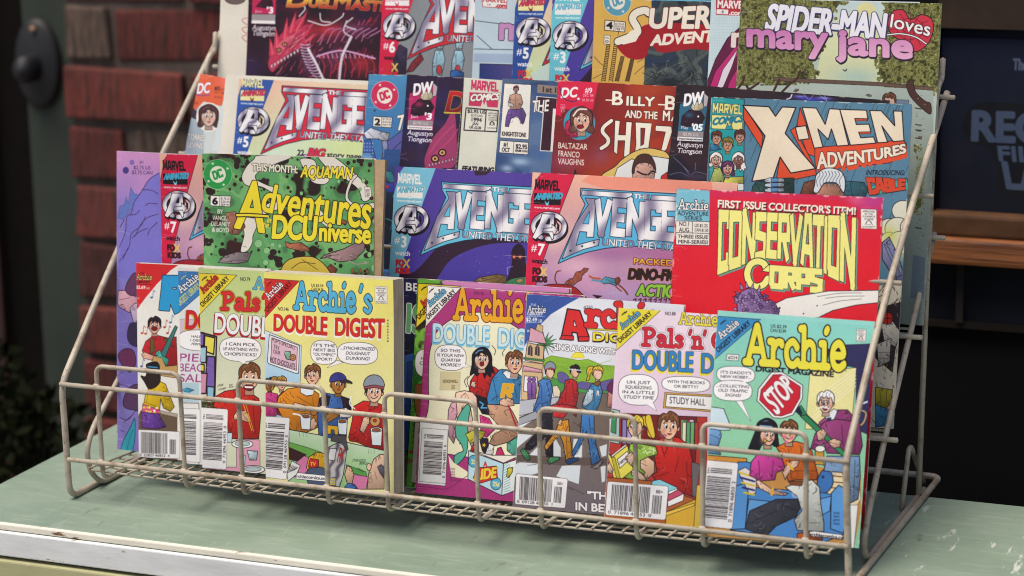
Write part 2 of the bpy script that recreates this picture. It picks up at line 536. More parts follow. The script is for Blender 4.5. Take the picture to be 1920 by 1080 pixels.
        if face:
            for e in (-1, 1):
                ex = x + dx + e * r * .31
                s.ell(ex, y - r * .1, r * .15, r * .25, '#ffffff', ow * .4)
                s.ell(ex + r * .05 * (1 if look >= 0 else -1), y - r * .04, r * .085, r * .14, '#151015')
                s.line([(ex - r * .2, y - r * (.42 + .06 * e)), (ex, y - r * .54), (ex + r * .2, y - r * (.42 - .06 * e))], ow * 1.3, hd)
            sg_ = 1 if look >= 0 else -1
            s.line([(x + dx * 1.4, y + r * .02), (x + dx * 1.4 + r * .16 * sg_, y + r * .32), (x + dx * 1.4 + r * .02, y + r * .38)], ow * .75)
            md = int(x * 3 + y) % 3
            if md == 0:
                s.poly([(x + dx - r * .36, y + r * .5), (x + dx, y + r * .6), (x + dx + r * .4, y + r * .46), (x + dx + r * .2, y + r * .8), (x + dx - r * .1, y + r * .88)], '#7a1c24', ow * .7, sm=1)
                s.poly([(x + dx - r * .3, y + r * .54), (x + dx, y + r * .62), (x + dx + r * .34, y + r * .52), (x + dx, y + r * .7)], '#fbf6f4')
            elif md == 1:
                s.line([(x + dx - r * .32, y + r * .54), (x + dx, y + r * .7), (x + dx + r * .36, y + r * .48)], ow)
                s.line([(x + dx + r * .34, y + r * .42), (x + dx + r * .4, y + r * .54)], ow * .7)
            else:
                s.poly([(x + dx - r * .18, y + r * .6), (x + dx + r * .02, y + r * .56), (x + dx + r * .24, y + r * .58), (x + dx + r * .04, y + r * .72)], '#c0443c', ow * .4, sm=1)
            for e in (-1, 1):
                s.soft(x + dx + e * r * .5, y + r * .3, r * .15, r * .12, '#e8745c', .5)
        if style in ('short', 'pony', 'curly'):
            s.poly(Q([(-.86, .16), (-1.0, -.35), (-.92, -.9), (-.52, -1.3), (-.16, -1.24), (.08, -1.5), (.5, -1.38), (.92, -1.0), (1.0, -.4), (.87, .12), (.76, -.25), (.62, -.62), (.34, -.5), (.12, -.74), (-.18, -.58), (-.48, -.74), (-.7, -.38), (-.74, -.1)]), hair, ow, sm=1)
            for a, b, c_ in ((-.75, -.55, -.6), (-.35, -.72, -.12), (.05, -.75, .3), (.42, -.62, .6)):
                s.line(Q([(a, b - .06), (a + .04, b - .35), (c_, b - .55)]), ow * .55, hd)
            s.line(Q([(-.6, -.95), (-.3, -1.12), (.0, -1.15)]), ow * 1.3, hl, a=.8); s.line(Q([(.35, -1.15), (.65, -.95), (.8, -.7)]), ow, hl, a=.7)
        elif style in ('long', 'bob'):
            s.poly(Q([(-1.02, .5), (-1.1, -.6), (-.4, -1.36), (.4, -1.38), (1.08, -.65), (1.02, .5), (.84, .1), (.72, -.45), (.3, -.66), (-.1, -.84), (-.35, -.5), (-.74, -.35), (-.86, .1)]), hair, ow, sm=1)
            s.line(Q([(-.7, -.75), (-.3, -1.08), (.1, -1.12)]), ow * 2, '#7ab0e0' if hexc(hair).sum() < .5 else hl, a=.85); s.line(Q([(.4, -1.0), (.8, -.6), (.9, -.1)]), ow * .6, hl)
        elif style == 'cap':
            s.poly(Q([(-1.0, -.3), (-.92, -1.05), (-.3, -1.5), (.4, -1.46), (.95, -1.0), (1.0, -.35), (0, -.5)]), hair, ow, sm=1)
            s.poly(Q([(.35, -.5), (1.1, -.62), (1.75, -.3), (1.65, -.1), (.9, -.2), (.4, -.24)]), '#3a2c3c', ow, sm=1); s.line(Q([(1.6, -.12), (1.0, -.2)]), ow, '#c6cf3a')
            s.line(Q([(0, -1.48), (.2, -1.0), (.25, -.5)]), ow * .7, hd)

    def body(s, pts, col, folds=(), ow=3):
        q = np.array(pts, float); a, b = q.min(0), q.max(0)
        for w0 in (.16, .25):
            nx = np.roll(q, -1, 0); q = np.stack([q * (1 - w0) + nx * w0, q * w0 + nx * (1 - w0)], 1).reshape(-1, 2)
        hx = lambda v: '#%02x%02x%02x' % tuple(int(max(0, min(1, t)) * 255) for t in v)
        s.poly(pts, s.grad(hx(hexc(col) * 1.06 + .03), hx(hexc(col) * .7), (a[0] + (b[0] - a[0]) * .2, a[1]), (b[0], b[1])), ow)
        c = hexc(col) * .5
        h = '#%02x%02x%02x' % tuple(int(v * 255) for v in c)
        P = q; cen = P.mean(0); sz = float(np.min(b - a))
        rr = random.Random(int(cen[0] * 7 + cen[1] * 3))
        nf = int(min(16, 3 + sz / 14))
        for i in range(nf):
            p = P[rr.randrange(len(P))]; v = cen - p
            t0, t1 = rr.uniform(.04, .12), rr.uniform(.22, .5)
            bend = np.array([-v[1], v[0]]) * rr.uniform(-.18, .18)
            L = [p + v * t0, p + v * (t0 + t1) * .5 + bend, p + v * t1]
            s.line(L, ow * rr.uniform(.35, .7), h if rr.random() < .75 else INK)
        for i in range(nf // 3):
            p = P[rr.randrange(len(P))]; v = cen - p
            bend = np.array([-v[1], v[0]]) * .1
            s.line([p + v * .25, p + v * .4 + bend, p + v * .55], ow * .9, hx(hexc(col) * .75 + .25), a=.7)
        for f in folds:
            s.line(f, ow * .9, h)

    def wear(s, seed, amt=1.0, edge='#f1e9df'):
        """handled paper: rubbed edges, creases across the spine, small nicks"""
        r = random.Random(seed)
        W, H = s.W, s.H
        for _ in range(int(26 * amt)):
            side = r.choice('LLTTR'); q = r.uniform(1, 5) * amt
            if side == 'L': c = (0, r.uniform(0, H)); k = (q * .6, r.uniform(2, 16))
            elif side == 'R': c = (W, r.uniform(0, H)); k = (q * .6, r.uniform(2, 12))
            else: c = (r.uniform(0, W), 0); k = (r.uniform(3, 18), q * .5)
            e = _disc * k * [r.uniform(.7, 1.2), 1] + c
            s.put([], edge, .55, [e])
        for _ in range(int(12 * amt)):
            y = r.uniform(0, H); L = r.uniform(8, 40); x = r.uniform(0, 6)
            s.put([], edge, .35, stroke_polys([(x, y), (x + L * .5, y + r.uniform(-3, 3)), (x + L, y + r.uniform(-6, 6))], .7, False))
        for _ in range(int(6 * amt)):
            x, y = r.uniform(0, W), r.uniform(0, H); a = r.uniform(0, 6.28); L = r.uniform(10, 60)
            s.put([], edge, .18, stroke_polys([(x, y), (x + L * math.cos(a), y + L * math.sin(a))], .8, False))
        n = vnoise(H, W, 90, 3, seed)[..., None] - .5
        s.img *= (1 + n * .07)
        n = vnoise(H, W, 3, 1, seed + 5)[..., None] - .5
        s.img += n * .028
        # colour dots of the press
        yy, xx = np.mgrid[0:H, 0:W]
        s.img -= (.02 * (.5 + .5 * np.cos(xx * 1.9) * np.cos(yy * 1.9)))[..., None].astype(np.float32) * (1 - s.img.min(2, keepdims=True))
        s.img = np.clip(s.img, 0, 1)
# ------------------------------------------------------------------ the printed covers
G3 = (960, 310, 4.0)


def emblem(s, cx=276, cy=458, rx=136, ry=108, m=None):
    """round metal letter badge"""
    m = m or s.metal(120)
    q = lambda x, y: (cx + (x - 276) * rx / 136, cy + (y - 458) * ry / 108)
    # dark relief, then the open ring and the letter
    D = '#1b1218'
    ring = [(cx + rx * .86 * math.cos(math.radians(t)), cy + ry * .86 * math.sin(math.radians(t))) for t in range(-128, 100, 9)] + []
    ring2 = [(cx + rx * .86 * math.cos(math.radians(t)), cy + ry * .86 * math.sin(math.radians(t))) for t in range(118, 232, 9)]
    for R in (ring, ring2):
        s.line([(x + 8, y + 14) for x, y in R], 44, D)
        s.line(R, 42, D)
    A = [q(226, 362), q(318, 366), q(312, 548), q(300, 560), q(276, 512), q(232, 508), q(176, 556), q(150, 540), q(206, 430)]
    s.poly([(x + 8, y + 14) for x, y in A], D, 6)
    for R in (ring, ring2):
        c = s.m(smooth(R, False)); s.put([], m, 1.0, stroke_polys(c, s.k(32) / 2, False))
    s.poly(A, m, 5)
    s.poly([q(252, 440), q(276, 396), q(286, 400), q(282, 444)], D)
    s.poly([q(238, 472), q(300, 468), q(300, 440), q(346, 482), q(312, 524), q(306, 498), q(228, 500)], m, 4)
    s.poly([q(322, 408), q(356, 448), q(352, 500), q(338, 474), q(338, 440)], D)


def mini_stack(s, c1, c2, c2o, base, web, x=168, y=0):
    """publisher's corner stack: two words over a block"""
    s.t('MARVEL', x + 4, 180 + y, x + 192, 190 + y, 72, c1, font='b', th=.24)
    s.poly([(x, 208 + y), (x + 200, 212 + y), (x + 196, 300 + y), (x - 6, 290 + y)], base)
    s.poly([(x + 88, 300 + y), (x + 74, 262 + y), (x + 96, 285 + y), (x + 112, 262 + y), (x + 104, 302 + y)], c2o)
    s.t('ANIMATED', x + 4, 255 + y, x + 204, 250 + y, 42, c2, lean=.3, bold=3, out=[(4, c2o)])
    s.t('www.marvel.com', x - 2, 322 + y, x + 190, 333 + y, 19, web, bold=1.2)


def team_title(s, back, ink='#1c2b3d'):
    m = s.metal(230, '#f3f0f0', '#8b819b')
    s.poly([(515, 172), (700, 184), (1240, 214), (1900, 262), (1880, 700), (1640, 660), (1225, 640), (1000, 608), (860, 606), (700, 622), (560, 652), (450, 690), (345, 736), (440, 520), (548, 292), (512, 225)], back, 6, ink)
    s.poly([(527, 186), (905, 208), (895, 250), (520, 222)], m, 4, ink)
    s.poly([(1045, 222), (1800, 262), (1800, 300), (1036, 262)], m, 4, ink)
    s.t('THE', 912, 248, 1032, 256, 36, m, font='b', th=.24, out=[(3, ink)])
    # swooping first letter
    s.poly([(548, 244), (628, 250), (612, 540), (556, 538), (560, 500), (508, 496), (480, 600), (655, 552), (648, 600), (530, 632), (375, 702), (475, 440), (572, 296)], m, 5, ink)
    s.poly([(580, 345), (576, 440), (530, 436)], back, 3, ink)
    s.qtext('VENGERS', (628, 252), (1478, 300), (1488, 580), (606, 505), m, font='b', th=.25, out=[(8, ink)], arc=-6)
    for x, y in ((438, 640), (525, 606), (614, 578)):
        s.star(x, y, 12, '#20151c')
    s.t('UNITED THEY STAND', 672, 598, 1330, 650, (50, 52), m, lean=.12, bold=3, out=[(4, ink)])
    s.t('R', 1225, 640, 1240, 645, 10)


def avengers(s, via, num, band, strip, back, bg, stack, kids='#1c1016', watch=None, logo_ink='#1c2b3d', cut=None):
    s.via = via; s.fr(*G3)
    bg(s)
    if cut:
        s.poly([(118, 40), (238, 48), (470, 62), (370, 320), (290, 560), (160, 900), (110, 1000), (90, 1000), (100, 60)], band)
    s.poly(strip, band, 3 if num == '7' else 0)
    team_title(s, back, logo_ink)
    mini_stack(s, *stack)
    emblem(s)
    s.t('#', 144, 640, 184, 642, 50, '#f8f4f2', bold=2)
    s.t(num, 190, 670, 240, 674, 82, '#f8f4f2', bold=7)
    w = watch or INK
    s.t('watch', 148, 730, 266, 740, 34, w, bold=2.5)
    fk = '#d22c34' if num != '7' else '#3a0d14'
    s.t('FO', 152, 812, 216, 818, 44, fk, bold=7)
    s.t('X', 208, 826, 262, 830, 62, '#e8c060', bold=5)
    s.t('KIDS', 150, 870, 262, 876, 40, fk, bold=7)
    s.via = s


def bg_sunset(s):
    s.poly([(100, 40), (1900, 40), (1900, 2200), (100, 2200)], s.grad('#eeb59c', '#b489b4', (600, 60), (560, 900)))
    s.poly([(600, 60), (1500, 110), (1500, 210), (700, 180), (520, 120)], '#ee8f78', a=.8)
    for c in ((300, 560, 160, 90, '#f0cabb'), (700, 660, 180, 60, '#9f6aa0'), (480, 760, 180, 70, '#e7b7c4'), (950, 640, 260, 70, '#a26099'), (640, 900, 260, 60, '#d79bb2'), (350, 470, 90, 60, '#f2d0bc'), (800, 960, 160, 60, '#b9a6cf'), (1150, 700, 120, 90, '#b0619a')):
        s.soft(*c, a=.65)


def tiger_and_diver(s):
    s.fr(*G3)
    # striped cat on a red rise, and a falling man
    s.poly([(150, 960), (230, 905), (330, 890), (450, 905), (520, 960), (560, 1040), (150, 1040)], '#a8262f', 5, sm=1)
    s.line([(340, 895), (322, 850), (335, 800), (362, 790)], 9, '#8a4632')
    s.line([(340, 895), (322, 850), (335, 800), (362, 790)], 3, '#3a1512')
    s.body([(385, 900), (410, 865), (455, 850), (480, 800), (520, 790), (540, 768), (575, 775), (560, 800), (530, 810), (520, 860), (490, 875), (460, 900), (420, 890)], '#a9553d', [[(430, 870), (440, 895)], [(460, 860), (470, 890)], [(490, 830), (510, 850)], [(500, 800), (520, 820)]], 3)
    s.body([(660, 870), (700, 835), (770, 850), (800, 880), (780, 905), (730, 885), (690, 890)], '#4f94ad', [[(700, 850), (760, 880)]], 3)
    s.body([(770, 850), (800, 836), (815, 860), (800, 890), (780, 890)], '#8a3f2c', (), 3)
    s.line([(580, 830), (610, 845), (660, 850)], 14, '#b4573c'); s.line([(600, 860), (640, 865), (680, 875)], 12, '#4f94ad')
    s.line([(800, 895), (840, 930), (868, 968)], 12, '#8a3f2c'); s.line([(780, 910), (820, 945)], 9, '#8a3f2c')
    s.poly([(640, 1000), (600, 970), (680, 978)], '#2a1216')


def purple_comic(s):
    s.fr(200, 270, 4.5)
    s.poly([(0, 0), (900, 0), (900, 2700), (0, 2700)], s.grad('#cf93c6', '#8d7fcb', (200, 100), (200, 620)))
    s.soft(330, 350, 120, 120, '#c58fc8', .7); s.soft(150, 950, 180, 200, '#8f84d2', .8)
    s.ell(162, 222, 26, 29, '#4a3f86'); s.ell(215, 155, 20, 22, '#7d6bb4')
    s.t('#1', 278, 165, 314, 167, 26, '#3a2c5c'); s.t('$2.75 US', 226, 212, 372, 215, 30, '#3a2c5c'); s.t('$3.75 CAN', 212, 252, 390, 258, 30, '#3a2c5c')
    s.poly([(95, 620), (110, 530), (150, 510), (165, 450), (185, 500), (205, 365), (235, 420), (290, 430), (260, 520), (200, 560), (140, 640)], '#6a7cc4', 3, '#4c4688')
    s.poly([(100, 1000), (170, 610), (215, 560), (240, 480), (290, 400), (350, 310), (440, 240), (470, 240), (470, 1200), (100, 1200)], '#8078cf', 0)
    for L in ([(440, 245), (360, 300), (290, 410), (235, 490), (210, 580), (170, 620), (160, 740), (110, 870)], [(300, 385), (380, 390), (435, 420)], [(330, 520), (360, 500), (430, 505)], [(440, 590), (350, 620), (290, 680), (240, 780)], [(330, 610), (290, 690), (210, 760), (190, 870), (110, 990)], [(200, 600), (250, 590), (280, 560)], [(350, 710), (280, 740), (220, 790)], [(430, 660), (370, 720), (350, 770)], [(150, 640), (115, 700)], [(180, 880), (140, 970)]):
        s.line(L, 6, '#4a2f62')
    s.fr(200, 480, 4.5)
    s.poly([(100, 1080), (100, 200), (600, 150), (600, 1080)], s.grad('#8b80cc', '#7b6dbd', (0, 200), (0, 1000)))
    s.body([(100, 290), (180, 290), (240, 340), (400, 400), (400, 480), (300, 480), (190, 475), (110, 430), (95, 400)], '#d9a3b4', [[(110, 370), (200, 350)]], 5)
    s.poly([(160, 280), (200, 180), (260, 140), (400, 200), (400, 340), (260, 330), (200, 330)], '#6b3f66', 5, sm=1)
    s.body([(200, 440), (240, 400), (400, 380), (400, 600), (230, 560)], '#c9b3cf', (), 5)
    s.poly([(190, 590), (240, 560), (400, 600), (400, 760), (240, 760), (180, 700)], '#3b2f52', 4, sm=1)
    s.poly([(100, 830), (160, 780), (230, 800), (250, 900), (200, 980), (120, 900)], '#6d3059', 5, sm=1)
    s.fr(200, 680, 4.5)
    s.poly([(160, 380), (140, 330), (170, 240), (250, 180), (400, 220), (400, 420), (240, 400)], '#5d3c63', 5, sm=1)
    for L in ([(105, 180), (180, 200), (240, 270)], [(110, 460), (180, 480), (250, 400)], [(105, 100), (160, 60), (240, 20)], [(120, 570), (150, 580)], [(150, 500), (230, 430)]):
        s.line(L, 6, '#4a2f62')
    s.poly([(240, 470), (205, 540), (150, 640), (118, 740), (130, 825), (190, 825), (215, 770), (240, 640)], '#36a7bd', 6, '#1c2a5a', sm=1)
    s.line([(225, 560), (180, 700), (165, 815)], 3, '#1c2a5a')


def green_comic(s):
    s.fr(200, 270, 4.5)
    s.poly([(700, 0), (3000, 0), (3000, 2600), (700, 2600)], s.speck(['#3a1d1c', '#4c7f50', '#5f9d60', '#63a566', '#7db673', '#5f9d60', '#2d1d1a'], 90, 11))
    r = random.Random(5)
    for _ in range(230):
        x, y, q = r.uniform(810, 2350), r.uniform(80, 1100), r.uniform(4, 17)
        s.ell(x, y, q, q * 1.1, r.choice(['#33201d', '#231a18', '#3d1f1e']))
    for cx, cy, q in ((1140, 150, 60), (860, 300, 50), (900, 420, 45), (860, 650, 55), (850, 830, 50), (1440, 960, 70), (1600, 950, 60), (1320, 330, 40), (1500, 180, 60), (2200, 150, 70), (2240, 520, 80), (2200, 900, 60), (1000, 950, 45), (2050, 330, 60)):
        for _ in range(7):
            s.ell(cx + r.uniform(-q, q), cy + r.uniform(-q, q), r.uniform(12, 34), r.uniform(12, 34), '#30201e')
    W = '#e6dfd2'
    s.poly([(1290, 95), (1560, 105), (1420, 170), (1290, 230), (1255, 290), (1350, 345), (1430, 370), (1420, 420), (1300, 360), (1180, 350), (1140, 280), (1180, 190), (1240, 130)], W, 5, sm=1)
    s.poly([(1330, 520), (1420, 480), (1470, 540), (1330, 600), (1240, 760), (1230, 830), (1190, 900), (1130, 905), (1160, 760), (1140, 650), (1260, 560)], W, 5, sm=1)
    s.poly([(1780, 100), (1900, 100), (2060, 220), (2200, 360), (2220, 460), (2160, 480), (2120, 380), (1990, 280), (1880, 220)], W, 5, sm=1)
    s.fr(560, 280, 4)
    s.poly([(10, 75), (120, 85), (150, 200), (230, 215), (200, 260), (110, 250), (60, 180)], W, 4, sm=1)
    s.poly([(440, 200), (400, 250), (370, 360), (440, 410), (600, 400), (700, 440), (590, 440), (430, 440), (350, 370), (380, 240), (420, 190)], W, 4, sm=1)
    s.poly([(120, 470), (170, 460), (230, 560), (320, 640), (180, 560)], W, 4, sm=1)
    for x, y, q in ((300, 240, 12), (485, 235, 14), (460, 300, 10), (530, 790, 16), (565, 890, 22), (500, 850, 12), (120, 60, 12), (20, 330, 12)):
        s.ell(x, y, q, q * 1.3, '#8fc480', 2, '#3d6f42')
    # swimming creatures
    s.body([(160, 820), (200, 790), (330, 750), (430, 700), (500, 690), (490, 760), (420, 830), (300, 845), (220, 810)], '#b58f92', [[(200, 800), (300, 790)], [(220, 815), (300, 830)]], 5)
    s.line([(380, 835), (430, 860), (520, 850)], 8, '#b58f92')
    s.body([(280, 545), (310, 520), (370, 540), (350, 565)], '#a65a3b', (), 3); s.body([(190, 680), (230, 640), (290, 680), (240, 685)], '#a65a3b', (), 3)
    s.body([(190, 910), (240, 860), (290, 900), (270, 940), (220, 930)], '#8d4a35', (), 4)
    for x in (390, 450, 500):
        s.body([(x, 905), (x + 15, 890), (x + 28, 930), (x + 10, 935)], '#b0643c', (), 2)
    s.fr(200, 270, 4.5)
    s.body([(1005, 580), (1080, 570), (1150, 640), (1170, 700), (1110, 765), (1040, 760), (1010, 660)], '#a46b58', (), 4)
    s.body([(1505, 820), (1540, 840), (1640, 830), (1700, 870), (1715, 905), (1650, 905), (1560, 885), (1515, 870)], '#b36a4b', (), 4)
    s.body([(940, 1000), (1000, 940), (1100, 910), (1220, 920), (1190, 990), (1100, 1010)], '#8e7f86', [[(1000, 995), (1100, 980), (1180, 985)]], 5)
    for x, y in ((950, 880), (1000, 900), (900, 930), (1010, 830), (1090, 820), (1150, 860)):
        s.line([(x, y), (x + 30, y + 12)], 3, '#2a3a2a')
    for x, y, q in ((1280, 840, 34), (1350, 900, 28), (1400, 850, 20), (1340, 1000, 24), (1460, 860, 18)):
        s.ell(x, y, q, q, '#8fc48a', 3, '#3d6f42')
    s.poly([(1470, 1060), (1530, 980), (1640, 950), (1760, 960), (1870, 1060), (1900, 1200), (1450, 1200)], '#d8bb4a', 6, sm=1)
    s.line([(1560, 1050), (1640, 1000), (1760, 1010)], 6, '#5d4a17'); s.line([(1650, 975), (1780, 1060)], 5, '#5d4a17')
    # lettering
    s.bullet(941, 256, 118, '#2f9d4c')
    s.poly([(878, 434), (1048, 440), (1040, 530), (874, 520)], '#f3efe6', 4)
    s.t('6', 890, 506, 938, 510, 54, '#1c1016', bold=6); s.line([(956, 438), (952, 522)], 3)
    for i in range(3):
        s.t(('$1.75 US', '$2.50 CAN', 'SEP 97')[i], 962, 468 + i * 26, 1036, 472 + i * 26, 18)
    for tx, x0, x1, y in (('BY', 932, 980, 586), ('VANCE,', 892, 1016, 640), ('DELANEY', 878, 1040, 690), ('& BOYD', 888, 1034, 740)):
        s.t(tx, x0, y, x1, y + 4, 36, '#efe9df', bold=1.6)
    s.t('THIS MONTH:', 1225, 225, 1610, 246, 60, '#f1ead2', bold=5, out=[(5, INK)])
    Y = s.grad('#f6ea4a', '#eccb2d', (1200, 300), (1300, 700))
    s.fr(560, 280, 4)
    s.t('AQUAMAN', 14, 208, 400, 220, 84, '#f4e03c', lean=.15, bold=6, out=[(6, INK)])
    s.fr(200, 270, 4.5)
    Yt = '#f3de35'
    s.qtext('A', (1165, 322), (1330, 322), (1325, 742), (1085, 700), Yt, bold=22, out=[(10, INK)])
    s.line([(1100, 600), (1200, 600), (1360, 610)], 36, INK); s.line([(1100, 600), (1200, 600), (1360, 610)], 20, Yt)
    s.qtext('dventures', (1340, 340), (2250, 425), (2225, 715), (1290, 560), Yt, bold=13, out=[(9, INK)], font='g', arc=-6)
    s.t('in', 1345, 660, 1382, 665, 44, '#efe04a', lean=.4, bold=3); s.t('the', 1298, 695, 1365, 705, 44, '#efe04a', lean=.4, bold=3)
    s.t('DCU', 1385, 790, 1770, 812, (185, 195), '#f4e33c', lean=.08, bold=17, out=[(10, INK)])
    s.t('niverse', 1785, 812, 2225, 838, (150, 158), '#f4e33c', lean=.05, bold=13, out=[(10, INK)])
    s.fr(560, 280, 4)
    s.poly([(495, 280), (540, 284), (546, 360), (500, 354)], '#efe9dc', 2)
    for i in range(4):
        s.line([(503, 300 + i * 9), (532, 302 + i * 9)], 2.5)
    s.ell(520, 342, 9, 7, None, 3)


def team_blue(s):        # dark violet issue 3
    s.poly([(100, 30), (1900, 60), (1900, 2200), (90, 2200)], s.grad('#55409a', '#4a3a9c', (500, 100), (500, 900)))
    s.poly([(760, 70), (930, 70), (860, 120), (780, 125)], '#3a1f35')
    s.poly([(520, 640), (700, 600), (1300, 580), (1300, 640), (900, 650), (600, 760), (420, 960), (120, 960), (120, 880), (300, 860)], '#321a30', sm=1)
    r = random.Random(2)
    for _ in range(26):
        x, y = r.uniform(300, 1400), r.uniform(700, 1000); s.ell(x, y, 2.5, 2.5, '#cfc8ee')


def team_a3_extra(s):
    s.fr(560, 280, 4)
    s.poly([(1560, 1000), (1600, 860), (1600, 760), (1650, 708), (1695, 760), (1700, 860), (1760, 900), (1760, 1080), (1560, 1080)], '#2b1526', 4, '#15101f', sm=1)
    for x in (1615, 1660):
        s.soft(x, 806, 14, 12, '#ff5a2a', .95); s.ell(x, 806, 6, 6, '#ffb070')
    s.line([(1605, 880), (1565, 890), (1570, 940)], 4, '#b9b4d8')
    s.body([(1320, 985), (1360, 960), (1500, 935), (1555, 950), (1565, 1000), (1400, 1015)], '#8a6d3f', [[(1380, 985), (1500, 960)], [(1480, 1000), (1540, 960)]], 4)
    s.poly([(1540, 1030), (1600, 970), (1800, 960), (1800, 1060), (1540, 1060)], '#3f7c54', 3, sm=1)
    s.poly([(1625, 985), (1660, 968), (1690, 978), (1660, 1005)], '#a98b54', 2)


def red_corps(s):
    s.fr(1240, 340, 3.84)
    s.poly([(80, 30), (2200, 30), (2200, 2400), (80, 2400)], s.grad('#e01f3f', '#e2192a', (800, 100), (800, 700)))
    s.poly([(350, 60), (1600, 120), (1600, 200), (1450, 210), (1300, 140), (700, 120), (350, 110)], '#d42a5c', a=.6, sm=1)
    s.soft(1520, 150, 110, 60, '#c2459a', .8); s.soft(1400, 130, 60, 40, '#ef7fa0', .5)
    s.poly([(100, 50), (348, 66), (346, 290), (104, 284)], '#7fc3d6', 0)
    s.poly([(104, 284), (348, 290), (346, 462), (104, 456)], '#efe9dd', 3)
    s.line([(104, 368), (348, 376)], 3); s.line([(224, 288), (222, 374)], 3)
    s.t('Archie', 122, 200, 338, 208, (72, 66), '#fbf8f4', font='s', th=.13, bold=1, out=[(6, INK)])
    s.t('ADVENTURE', 116, 244, 340, 250, 30, bold=.6); s.t('SERIES', 164, 278, 292, 282, 29, bold=.6)
    s.t('NO.1', 126, 320, 204, 322, 30, bold=.6); s.t('AUG.', 126, 364, 208, 366, 32, bold=.6)
    s.t('US $1.25', 238, 328, 334, 332, 23); s.t('CAN $1.50', 238, 360, 336, 364, 22)
    s.t('THREE ISSUE', 116, 408, 336, 414, 25, bold=.8); s.t('MINI-SERIES!', 118, 446, 336, 452, 26, bold=.8)
    s.t('FIRST ISSUE COLLECTOR\'S ITEM!', 402, 186, 1402, 240, (52, 50), '#f9f2dc', bold=4, sh=(7, 9, '#5d1420'))
    G = '#6aa58c'
    Y = '#f5ee8a'
    # tall arched title with relief
    for txt, q in (('CONSER', ((412, 202), (918, 226), (935, 560), (402, 668))), ('VATION', ((918, 226), (1396, 252), (1378, 738), (925, 545)))):
        pass
    xs = [412, 490, 585, 680, 762, 842, 925, 1010, 1095, 1168, 1200, 1290, 1396]
    top = lambda x: 212 + (x - 412) * .051
    bot = lambda x: 560 + (665 - 560) * ((740 - x) / 340) ** 1.25 if x < 740 else 545 + (x - 740) ** 1.62 * .0062
    let = 'CONSERVATION'
    for pas in (0, 1, 2):
        for i, ch in enumerate(let):
            a, b = xs[i] + 2, xs[i + 1] + 14
            q = ((a, top(a)), (b, top(b)), (b - 14, bot(b - 14)), (a - 10, bot(a - 10)))
            if pas == 0:
                s.qtext(ch, *q, fill=G, font='b', th=.2, out=[(6, '#2a1a1e')], sh=(14, 12, G, 2))
            elif pas == 1:
                s.qtext(ch, *q, fill=Y, font='b', th=.2, bold=2, out=[(6, '#2a1a1e')])
    s.line([(760, 622), (742, 590), (700, 578), (650, 600), (625, 660), (640, 730), (690, 765), (735, 745), (768, 700)], 56, G)
    s.line([(752, 618), (734, 590), (692, 576), (642, 598), (618, 660), (634, 728), (682, 758), (735, 742), (765, 700)], 52, INK)
    s.line([(752, 618), (734, 590), (692, 576), (642, 598), (618, 660), (634, 728), (682, 758), (735, 742), (765, 700)], 42, Y)
    s.poly([(778, 596), (778, 656), (720, 645)], Y, 4)
    s.qtext('ORPS', (785, 612), (1165, 640), (1160, 798), (780, 762), Y, font='b', th=.3, out=[(4, INK)], sh=(10, 12, G, 4))
    s.stamp(1436, 198, 115, 140, 0)
    # white streak and spiky violet creature
    s.poly([(780, 900), (900, 840), (1200, 790), (1565, 784), (1565, 872), (1400, 890), (1230, 930), (1130, 980), (900, 1000), (800, 980)], '#efece4', 4)
    for L in ([(1120, 830), (1280, 806), (1440, 803)], [(1180, 842), (1300, 828), (1460, 825)], [(1160, 892), (1280, 862), (1440, 846)]):
        s.line(L, 2)
    s.ell(850, 912, 8, 8, '#333'); s.ell(1120, 895, 5, 5, '#222'); s.ell(1022, 952, 5, 5, '#222')
    V = '#8e6fa8'
    s.body([(545, 900), (540, 840), (580, 790), (650, 760), (710, 800), (740, 860), (780, 850), (820, 890), (850, 930), (830, 1000), (550, 1000)], V, (), 5)
    r = random.Random(4)
    for _ in range(60):
        a = r.uniform(0, 6.28); x, y = 640 + r.uniform(-110, 190), 860 + r.uniform(-60, 70)
        if y < 800 + abs(x - 650) * .2:
            continue
        s.ell(x, y, 12, 10, r.choice(['#a58bbd', '#8464a0', '#6b4d88']), 2)
    for x, y, dx, dy in ((560, 800, -40, -8), (580, 770, -14, -40), (615, 760, -6, -40), (650, 765, 12, -36), (690, 780, 22, -26), (700, 790, 6, -46), (540, 830, -30, 0)):
        s.poly([(x - 12, y + 10), (x + dx, y + dy), (x + 14, y + 4)], '#a58bbd', 3)


